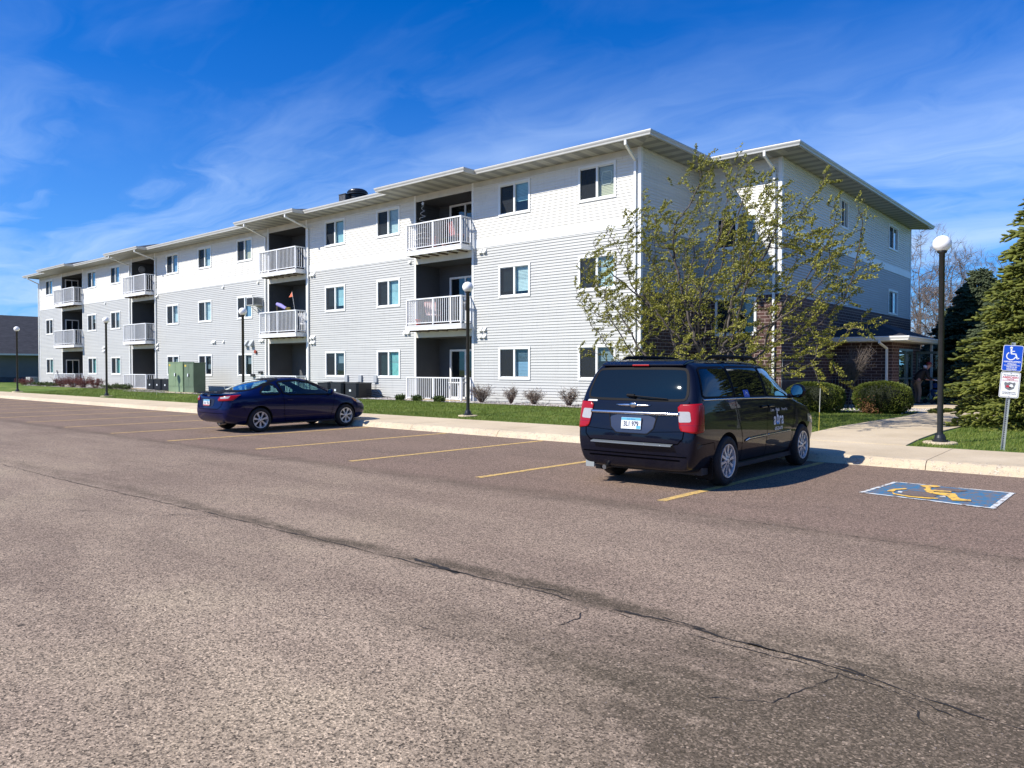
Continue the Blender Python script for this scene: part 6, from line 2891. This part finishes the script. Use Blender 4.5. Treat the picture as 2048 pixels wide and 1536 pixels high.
TW = mat('twig_brown', (.085, .055, .048), .9, var=.4, vscale=4)
TWR = mat('twig_red', (.135, .045, .038), .9, var=.4, vscale=4)
DRYL = mat('dry_seedhead', (.22, .17, .13), .9, var=.5, vscale=9)
REDL = mat('barberry_leaf', (.14, .035, .030), .8, var=.5, vscale=9)
G1 = 'leafless shrubs in the gravel along the facade'
twiggy('dry_shrub', 'largest brown leafless shrub, just right of the nearest ground railing', -6.25, -.75, .34, .72, .62, 1, TW, G1, 90, (.035, .010, DRYL))
twiggy('dry_shrub', 'brown leafless shrub under the left ground-floor window near the corner, left one', -4.9, -.65, .34, .68, .36, 2, TW, G1, 55, (.035, .010, DRYL))
twiggy('dry_shrub', 'brown leafless shrub midway between two ground-floor windows near the corner', -3.85, -.65, .34, .62, .50, 3, TW, G1, 70, (.035, .010, DRYL))
twiggy('dry_shrub', 'brown leafless shrub beside the minivan roofline, rightmost at the facade', -2.35, -.65, .34, .66, .48, 4, TW, G1, 65, (.035, .010, DRYL))
G2 = 'reddish shrubs at the far balconies'
for i, (x, w, h, lb) in enumerate(((-54.0, 1.2, .62, 'low dark red shrub at the far left corner of the facade'), (-46.3, 1.1, .80, 'red-brown shrub before the farthest ground railing, left of the row'),
                                   (-44.3, 1.2, .86, 'red-brown shrub under the window beside the farthest balcony stack'), (-42.4, 1.2, .84, 'red-brown shrub behind the second lamp pole from the left'),
                                   (-40.4, 1.1, .80, 'red-brown shrub nearest the second balcony stack from the left'))):
    twiggy('barberry_shrub', lb, x, -1.2, .30, h, w, 30+i, TWR, G2, 70, (.05, .018, REDL))
JUN = make_leaf('juniper', (.035, .065, .012), (.09, .125, .028), .08, 2)
G3 = 'low green shrubs before the ground railings'
for i, (x, w, h, lb) in enumerate(((-10.35, .26, .24, 'small round green shrub at the left end of the nearest ground railing'), (-9.35, .30, .25, 'small green shrub under the middle of the nearest ground railing'),
                                   (-8.15, .32, .24, 'small green shrub towards the right end of the nearest ground railing'),
                                   (-50.8, 1.3, .34, 'low green shrub left of the red shrubs by the farthest railing'), (-48.6, 1.1, .34, 'low green shrub touching the red shrubs by the farthest railing'),
                                   (-38.0, 1.2, .36, 'low spreading green shrub left below the second railing from the left'), (-36.2, 1.1, .36, 'low spreading green shrub right below the second railing from the left'))):
    twiggy('juniper_shrub', lb, x, -1.1, .31, h, w, 50+i, BARK, G3, 60, (.07, .020, JUN))
t = twiggy('bare_shrub', 'round leafless tan shrub between the two boxwoods against the brick', 4.35, 7.3, 1.05, 1.55, .72, 71, BARKL, None, 130, None, .12)
b = MB()
for (dx, dy) in ((-.08, 0), (.06, .05), (.0, -.05)):
    b.tube([(dx*2, dy*2, -.9), (dx, dy, -.4), (0, 0, .05)], [.022, .018, .012], 6)
b.build('stems', BARKL, t)


def grass_blades():
    r_ = np.random.default_rng(2)
    parts = []
    for (x0, x1, y0, y1, n, hh) in ((-13, 6.8, -5.68, -1.2, 60000, .050), (3, 6.85, -1.2, 4.0, 9000, .05), (9.15, 14, -5.68, 3.0, 26000, .055), (-40, -13, -5.68, -1.3, 22000, .075)):
        x = r_.uniform(x0, x1, n)
        y = r_.uniform(y0, y1, n)
        parts.append(np.stack([x, y, np.full(n, hh)], 1))
    Q = np.concatenate(parts)
    z = np.array([hgt(a, c) for a, c in Q[:, :2]])
    n = len(Q)
    P = np.stack([Q[:, 0], Q[:, 1], z-.004], 1)
    a = r_.uniform(0, 6.28, n)
    h = Q[:, 2]*r_.uniform(.5, 1.35, n)
    w = .0055*r_.uniform(.7, 1.4, n)
    s_ = np.stack([np.cos(a), np.sin(a), np.zeros(n)], 1)*w[:, None]
    lean = np.stack([r_.normal(.25, .35, n), r_.normal(.1, .35, n), np.ones(n)], 1)*h[:, None]
    V = np.stack([P-s_, P+s_, P+lean], 1).reshape(-1, 3)
    m = make_leaf('grass_blade', (.055, .098, .011), (.19, .225, .040), .2, .8)
    stuff(fast_mesh('grass', V, 3, np.arange(n*3).reshape(-1, 3), m))


grass_blades()


def gravel():
    r_ = np.random.default_rng(9)
    pos = []
    for (x0, x1, y0, y1, n) in ((-17, -.2, -1.15, -.05, 5200), (-33.5, -24.5, -2.3, -.05, 1800), (-54, -33, -1.5, -.1, 900), (5.3, 7.0, 6.4, 8.9, 900), (3.1, 6.9, 4.6, 9.0, 900)):
        x = r_.uniform(x0, x1, n)
        y = r_.uniform(y0, y1, n)
        pos.append(np.stack([x, y], 1))
    Q = np.concatenate(pos)
    n = len(Q)
    z = np.array([hgt(a, c) for a, c in Q])
    o6 = np.array([[1, 0, 0], [0, 1, 0], [-1, 0, 0], [0, -1, 0], [0, 0, .7], [0, 0, -.5]])
    F6 = np.array([[0, 1, 4], [1, 2, 4], [2, 3, 4], [3, 0, 4], [1, 0, 5], [2, 1, 5], [3, 2, 5], [0, 3, 5]])
    s_ = r_.uniform(.014, .042, n)
    V = o6[None]*s_[:, None, None]*r_.uniform(.7, 1.3, (n, 6, 3))
    ang = r_.uniform(0, 6.28, n)
    c, s2 = np.cos(ang)[:, None], np.sin(ang)[:, None]
    X, Y = V[:, :, 0]*c-V[:, :, 1]*s2, V[:, :, 0]*s2+V[:, :, 1]*c
    V = np.stack([X+Q[:, None, 0], Y+Q[:, None, 1], V[:, :, 2]+z[:, None]+.008], 2)
    F = (F6[None]+(np.arange(n)*6)[:, None, None]).reshape(-1, 3)
    m, k, bs, tc = custom('river_rock')
    g = k.new('ShaderNodeNewGeometry')
    k.put(bs.inputs['Base Color'], k.ramp(g.outputs['Random Per Island'], [(0, (.16, .13, .12)), (.4, (.34, .30, .28)), (.75, (.50, .47, .44)), (1, (.66, .64, .60))]))
    bs.inputs['Roughness'].default_value = .8
    stuff(fast_mesh('gravel_bed', V.reshape(-1, 3), 3, F, m))
    b = MB()
    for (x0, x1, y0) in ((-17, -.05, -1.2), (-33.5, -24.5, -2.35), (-54.2, -33.6, -1.5)):
        xs = np.linspace(x0, x1, 30)
        for a, c_ in zip(xs[:-1], xs[1:]):
            ya = y0+.08*noise.noise(Vector((a*1.3, 0, 0)))
            yc = y0+.08*noise.noise(Vector((c_*1.3, 0, 0)))
            for (ta, tb) in ((0, .5), (.5, 1)):
                p = [(a, ya*(1-ta)), (c_, yc*(1-ta)), (c_, yc*(1-tb)), (a, ya*(1-tb))]
                b.face([(q[0], q[1], hgt(q[0], q[1])+.012) for q in reversed(p)])
    struct(b.build('gravel_soil', mat('bed_soil', (.20, .17, .15), .95, var=.5, vscale=12), None))


gravel()


def far_woods():
    """wooded edge across the lot to the east and south, seen only in reflections and from the side"""
    r_ = np.random.default_rng(44)
    P = []
    for k in range(26):
        if k < 15:
            cx_, cy_ = 46+r_.uniform(-3, 6), -46+k*5.2
        else:
            cx_, cy_ = -50+(k-15)*11, -85+r_.uniform(-4, 4)
        h = r_.uniform(5, 9)
        n = 1500
        u = r_.normal(0, 1, (n, 3))
        u /= np.linalg.norm(u, axis=1)[:, None]
        u *= r_.uniform(.6, 1.05, n)[:, None]
        P.append(u*np.array([3.2, 3.2, h/2])+np.array([cx_, cy_, h/2]))
    P = np.concatenate(P)
    stuff(leaf_quads(P, r_.normal(0, 1, P.shape), .55, .22, 'distant_woods', SPR_B, None, .5))


far_woods()


# ================================================================ PERSON AND WALKER
def skin_obj(name, joints, edges, m, parent, sub=2, root=0):
    """joints: list of (x,y,z,r) ; grows a smooth skin"""
    me = bpy.data.meshes.new(name)
    me.from_pydata([j[:3] for j in joints], edges, [])
    o = bpy.data.objects.new(name, me)
    COL.objects.link(o)
    sk = o.modifiers.new('skin', 'SKIN')
    sk.use_smooth_shade = True
    for i, j in enumerate(joints):
        v = me.skin_vertices[0].data[i]
        rr = j[3]
        v.radius = (rr, rr) if not hasattr(rr, '__len__') else rr
        v.use_root = (i == root)
    q = o.modifiers.new('sub', 'SUBSURF')
    q.levels = q.render_levels = sub
    dg = bpy.context.evaluated_depsgraph_get()
    m2 = bpy.data.meshes.new_from_object(o.evaluated_get(dg))
    o.modifiers.clear()
    o.data = m2
    m2.materials.clear()
    m2.materials.append(m)
    m2.polygons.foreach_set('use_smooth', [True]*len(m2.polygons))
    o.parent = parent
    return o


def person():
    t = thing('person', 'person in dark jacket and tan trousers bent over a walker at the entrance', 'person', (5.62, 11.25, .255), R(40.5))
    SK = mat('skin_tone', (.42, .22, .16), .55)
    JK = mat('jacket_black', (.012, .012, .014), .8, bump=.4, bscale=25)
    TR = mat('trousers_tan', (.17, .135, .105), .85, bump=.3, bscale=40)
    SH = mat('shoe_dark', (.02, .018, .018), .6)
    HD = mat('hood_pale', (.60, .63, .70), .8)
    # joints: x forward, y left, z up
    J = [(-.05, 0, .90, .115), (.02, 0, 1.02, .125), (.14, 0, 1.18, .14), (.26, 0, 1.30, .10), (.33, 0, 1.36, .055), (.38, 0, 1.41, .058), (.42, 0, 1.47, .088), (.43, 0, 1.53, .078)]
    E_ = [(i, i+1) for i in range(7)]

    def add(p, link):
        J.append(p)
        E_.append((link, len(J)-1))
        return len(J)-1
    for s in (-1, 1):
        a = add((-.05, .09*s, .84, .088), 0)
        a = add((.02, .10*s, .48, .058), a)
        a = add((-.03, .11*s, .10, .040), a)
        a = add((.02, .11*s, .045, .040), a)
        add((.13, .12*s, .035, .030), a)
        a = add((.24, .17*s, 1.26, .062), 3)
        a = add((.27, .24*s, 1.02, .044), a)
        a = add((.46, .20*s, .93, .032), a)
        a = add((.52, .20*s, .925, .028), a)
        h = a
        for k, (dx, dz) in enumerate(((.060, -.012), (.066, -.016), (.062, -.018), (.050, -.020))):
            b1 = add((.565, (.175+.018*k)*s, .928, .010), h)
            b2 = add((.565+dx*.55, (.175+.018*k)*s, .915, .009), b1)
            add((.565+dx*.45, (.175+.018*k)*s, .895+dz*.3, .0085), b2)
        b1 = add((.540, .165*s, .915, .011), h)
        add((.572, .158*s, .892, .009), b1)
    skin_obj('body', J, E_, SK, t, 2, 0)
    # face
    b = MB()
    for s in (-1, 1):
        b.lathe([(0, .0), (.012, .004), (.0, .008)], (.505, .030*s, 1.50), 'x', 8, mat('eye_dark', (.03, .02, .02), .3))
        b.box(.42, .45, .082*s-.008, .082*s+.008, 1.46, 1.52, SK)
    b.extrude([(.500, -.010), (.530, -.016), (.500, .030)], lambda p, q: (p[0], -.010+.020*q, 1.475+p[1]), SK)
    b.box(.492, .502, -.022, .022, 1.438, 1.444, mat('lip', (.25, .08, .07), .6))
    b.build('face', None, t)
    JJ = [(-.06, 0, .86, .150), (.0, 0, 1.00, .150), (.12, 0, 1.17, .165), (.24, 0, 1.30, .115), (.31, 0, 1.345, .075)]
    EE = [(0, 1), (1, 2), (2, 3), (3, 4)]
    for s in (-1, 1):
        n = len(JJ)
        JJ += [(.23, .175*s, 1.255, .082), (.265, .25*s, 1.02, .063), (.43, .212*s, .94, .050)]
        EE += [(3, n), (n, n+1), (n+1, n+2)]
    skin_obj('jacket', JJ, EE, JK, t, 2, 0)
    TJ = [(-.06, 0, .88, .132)]
    TE = []
    for s in (-1, 1):
        n = len(TJ)
        TJ += [(-.055, .09*s, .80, .105), (.015, .10*s, .48, .080), (-.03, .11*s, .10, .066)]
        TE += [(0, n), (n, n+1), (n+1, n+2)]
    skin_obj('trousers', TJ, TE, TR, t, 2, 0)
    for s in (-1, 1):
        skin_obj('shoe', [(-.07, .11*s, .05, .045), (.03, .11*s, .050, .050), (.14, .12*s, .040, .040)], [(0, 1), (1, 2)], SH, t, 1, 0)
    skin_obj('hood', [(.20, 0, 1.38, .095), (.27, 0, 1.43, .105), (.33, .0, 1.47, .075), (.34, 0, 1.38, .07)], [(0, 1), (1, 2), (1, 3)], HD, t, 2, 0)
    b = MB()
    b.lathe([(.098, 0), (.100, .03), (.085, .075), (.04, .10), (0, .103)], (.425, 0, 1.525), 'z', 20)
    b.extrude([(0, -.075), (.09, -.05), (.11, 0), (.09, .05), (0, .075)], lambda p, q: (.49+p[0], p[1], 1.522+.008*q))
    b.build('cap', mat('cap_red', (.20, .03, .03), .8), t, smooth=True)
    # rolling walker
    w = thing('walker', 'blue rolling walker with a seat bag and pale handles, held by the bent person', 'walker', (6.11, 11.67, .255), R(40.5))
    MT = mat('walker_metal', (.30, .33, .36), .35, metal=.8)
    for s in (-1, 1):
        b = MB()
        b.tube([(-.12, .22*s, .925), (-.02, .23*s, .90), (.05, .24*s, .70), (.05, .24*s, .50), (.25, .25*s, .12)], .014, 8)
        b.tube([(.03, .24*s, .55), (-.22, .25*s, .12)], .013, 8)
        b.build('side_frame', MT, w, smooth=True)
        b = MB()
        b.tube([(-.16, .22*s, .930), (-.03, .23*s, .905)], .020, 8)
        b.build('grip', mat('grip_pale', (.65, .70, .78), .5), w, smooth=True)
        for x in (-.22, .25):
            b = MB()
            b.lathe([(.0, -.014), (.092, -.014), (.10, 0), (.092, .014), (0, .014)], (x, .25*s, .10), 'y', 20)
            b.build('wheel', RUBBER, w, smooth=False)
    b = MB()
    b.box(-.10, .20, -.22, .22, .50, .54)
    b.build('seat', mat('walker_blue', (.02, .09, .28), .7), w, bevel=.015)
    b = MB()
    b.extrude([(-.02, .30), (.24, .28), (.26, .50), (-.06, .50)], lambda p, q: (p[0], -.20+.40*q, p[1]))
    b.build('bag', MATS['walker_blue'], w, bevel=.02)
    b = MB()
    b.tube([(.06, -.24, .74), (.14, -.12, .78), (.16, 0, .79), (.14, .12, .78), (.06, .24, .74)], .022, 8)
    b.extrude([(.05, .62), (.12, .60), (.17, .80), (.10, .80)], lambda p, q: (p[0], -.19+.38*q, p[1]))
    b.build('backrest', MATS['walker_blue'], w)


person()


# ================================================================ THINGS ON THE BALCONIES
def patio_chair(name, label, x, y, z, rz, m, seatm=None, s=1.0):
    t = thing(name, label, 'chair', (x, y, z), rz)
    t.scale = (s, s, s)
    b = MB()
    for sx in (-.24, .24):
        b.tube([(sx, -.24, 0), (sx, -.22, .62), (sx, .15, .62)], .013, 6)
        b.tube([(sx, .20, 0), (sx, .15, .42), (sx, .30, .92)], .013, 6)
    b.tube([(-.24, .30, .92), (.24, .30, .92)], .013, 6)
    b.tube([(-.24, -.22, .40), (.24, -.22, .40)], .013, 6)
    b.build('frame', m, t, smooth=True)
    b = MB()
    b.box(-.24, .24, -.24, .20, .40, .44)
    b.build('seat', seatm or m, t, bevel=.01)
    b = MB()
    for i in range(6):
        xx = -.20+.08*i
        b.extrude([(.16, .44), (.18, .44), (.305, .90), (.285, .90)], lambda p, q: (xx-.028+.056*q, p[0], p[1]))
    b.build('backrest', seatm or m, t)
    return t


PINK = mat('cushion_pink', (.55, .20, .20), .8)
WHM = mat('chair_white', (.70, .70, .70), .5)
DKM = mat('chair_dark', (.03, .03, .035), .5)
patio_chair('patio_chair', 'dark chair with a pink cushion on the nearest top-floor balcony', -8.1, -.15, 6.372, R(160), DKM, PINK)
patio_chair('patio_chair', 'pink and white striped chair on the nearest middle-floor balcony', -9.7, .10, 3.362, R(200), mat('stripe_pink', (.60, .28, .26), .7), mat('stripe_white', (.70, .52, .50), .7))
patio_chair('patio_chair', 'white metal chair on the ground-floor patio of the farthest balcony stack', -49.0, -.25, .385, R(150), WHM, None, 1.2)
patio_chair('patio_chair', 'white chair on the middle-floor balcony behind the windsock', -18.85, .35, 3.362, R(190), WHM)


def pot(label, x, y, z, m, r=.12, h=.22, plant=True):
    t = thing('flower_pot', label, 'flower pot', (x, y, z))
    b = MB()
    b.lathe([(0, 0), (r*.7, 0), (r, h*.85), (r*1.12, h*.86), (r*1.12, h), (r*.95, h), (r*.9, h*.8), (0, h*.8)], n=16)
    b.build('pot', m, t)
    if plant:
        r_ = np.random.default_rng(int(abs(x*10)))
        P = r_.normal(0, .06, (160, 3))+np.array([0, 0, h+.10])
        leaf_quads(P, r_.normal(0, 1, P.shape), .06, .02, 'plant', mat('potted_red', (.40, .05, .04), .7) if plant == 2 else JUN, t)


REDP = mat('pot_red', (.48, .07, .05), .6)
pot('small red pot with red flowers on the nearest top-floor balcony', -9.15, -.35, 6.372, REDP, .11, .20, 2)
pot('pale pink pot further right on the nearest top-floor balcony', -8.75, -.20, 6.372, mat('pot_pink', (.60, .35, .33), .6), .10, .16, True)
pot('red bucket at the left end of the nearest middle-floor balcony', -10.25, -.20, 3.362, REDP, .12, .26, False)

# spiral light tree
t = thing('light_tree', 'unlit spiral rope-light tree with a star in the nearest top-floor balcony', 'decoration', (-9.98, -.20, 6.372))
b = MB()
pts = []
for i in range(150):
    f = i/149
    a = f*2*math.pi*8
    r_ = .34*(1-f)+.03
    pts.append((r_*math.cos(a), r_*math.sin(a), .05+1.75*f))
b.tube(pts, .010, 5)
b.build('rope_light', mat('rope_light', (.62, .64, .66), .4), t)
b = MB()
b.tube([(0, 0, 0), (0, 0, 1.85)], .008, 6)
b.lathe([(0, 0), (.34, 0), (.34, .02), (0, .02)], n=20)
b.build('stand', DKM, t)
b = MB()
st = []
for i in range(10):
    a = R(90+36*i)
    r_ = .10 if i % 2 == 0 else .042
    st.append((r_*math.cos(a), r_*math.sin(a)))
b.extrude(st, lambda p, q: (p[0], -.01+.02*q, 1.90+p[1]))
b.build('star', MATS['rope_light'], t)


def kettle(label, x, y, z):
    t = thing('kettle_grill', label, 'grill', (x, y, z))
    b = MB()
    b.lathe([(0, .52), (.16, .56), (.25, .66), (.27, .74), (.275, .75), (.24, .86), (.14, .94), (0, .96)], n=24)
    b.build('bowl', BLACKM, t, smooth=True)
    for i in range(3):
        a = R(90+120*i)
        b = MB()
        b.tube([(.17*math.cos(a), .17*math.sin(a), .60), (.29*math.cos(a), .29*math.sin(a), 0)], .011, 6)
        b.build('leg', MATS['walker_metal'], t)
    b = MB()
    b.tube([(-.05, 0, .955), (-.05, 0, .99), (.05, 0, .99), (.05, 0, .955)], .010, 6)
    b.build('lid_handle', DKM, t)


kettle('black kettle grill behind the railing on the nearest middle-floor balcony', -8.0, .35, 3.362)
# white cooler on same balcony, ground patio table
t = thing('patio_table', 'pale square side table on the nearest ground-floor patio', 'table', (-8.2, .1, .385))
b = MB()
b.box(-.35, .35, -.3, .3, .66, .70)
b.build('tabletop', WHM, t, bevel=.01)
for sx in (-.30, .30):
    for sy in (-.25, .25):
        b = MB()
        b.box(sx-.02, sx+.02, sy-.02, sy+.02, 0, .66)
        b.build('leg', WHM, t)
# windsock + pennant on the second balcony stack
t = thing('windsock', 'purple and yellow windsock blowing from a short pole on the second balcony rail', 'windsock', (-20.24, -.40, 3.40))
b = MB()
b.tube([(0, 0, 0), (0, 0, 1.46)], .010, 6)
b.build('pole', mat('pole_tan', (.45, .35, .16), .6), t)
b = MB()
pts = [Vector((.02, 0, 1.38)), Vector((.30, .02, 1.30)), Vector((.58, .0, 1.20)), Vector((.85, -.03, 1.12))]
b.tube(pts, [.085, .10, .085, .07], 12, cap=False)
b.build('sock', mat('sock_purple', (.25, .22, .55), .7), t, smooth=True)
b = MB()
for i in range(6):
    a = i*1.047
    p0 = Vector((.85, .06*math.cos(a)-.03, 1.12+.06*math.sin(a)))
    b.tube([p0, p0+Vector((.18, .02*math.cos(a), -.02)), p0+Vector((.36, .05*math.cos(a*2), -.07+.03*math.sin(a)))], [.022, .018, .012], 4, flat=.3)
b.build('streamers', mat('sock_yellow', (.62, .50, .12), .7), t)
t = thing('pennant', 'orange-red pennant on a slim leaning whip pole on the second balcony', 'flag', (-18.62, -.30, 3.40), rot=(0, R(-14), 0))
b = MB()
b.tube([(0, 0, 0), (0, 0, 1.98)], .008, 6)
b.build('pole', mat('pole_white', (.6, .6, .6), .5), t)
b = MB()
b.extrude([(-.01, 1.98), (-.01, 1.74), (-.32, 1.80)], lambda p, q: (p[0], -.004+.008*q, p[1]))
b.build('flag', mat('pennant_orange', (.62, .16, .08), .7), t)
t = tag(bpy.data.objects.new('wall_clock', None), 'pale round ornament hung on the dark side wall of the third balcony, top floor', 'wall ornament')
COL.objects.link(t)
t.location = (-37.53, .62, 8.05)
b = MB()
b.lathe([(0, .03), (.20, .03), (.22, .0), (.0, .0)], (0, 0, 0), 'x', 24)
b.build('disc', mat('clock_pale', (.45, .46, .46), .5), t)
b = MB()
b.lathe([(.15, .031), (.165, .034), (.15, .038)], (0, 0, 0), 'x', 24)
b.build('ring', DKM, t)
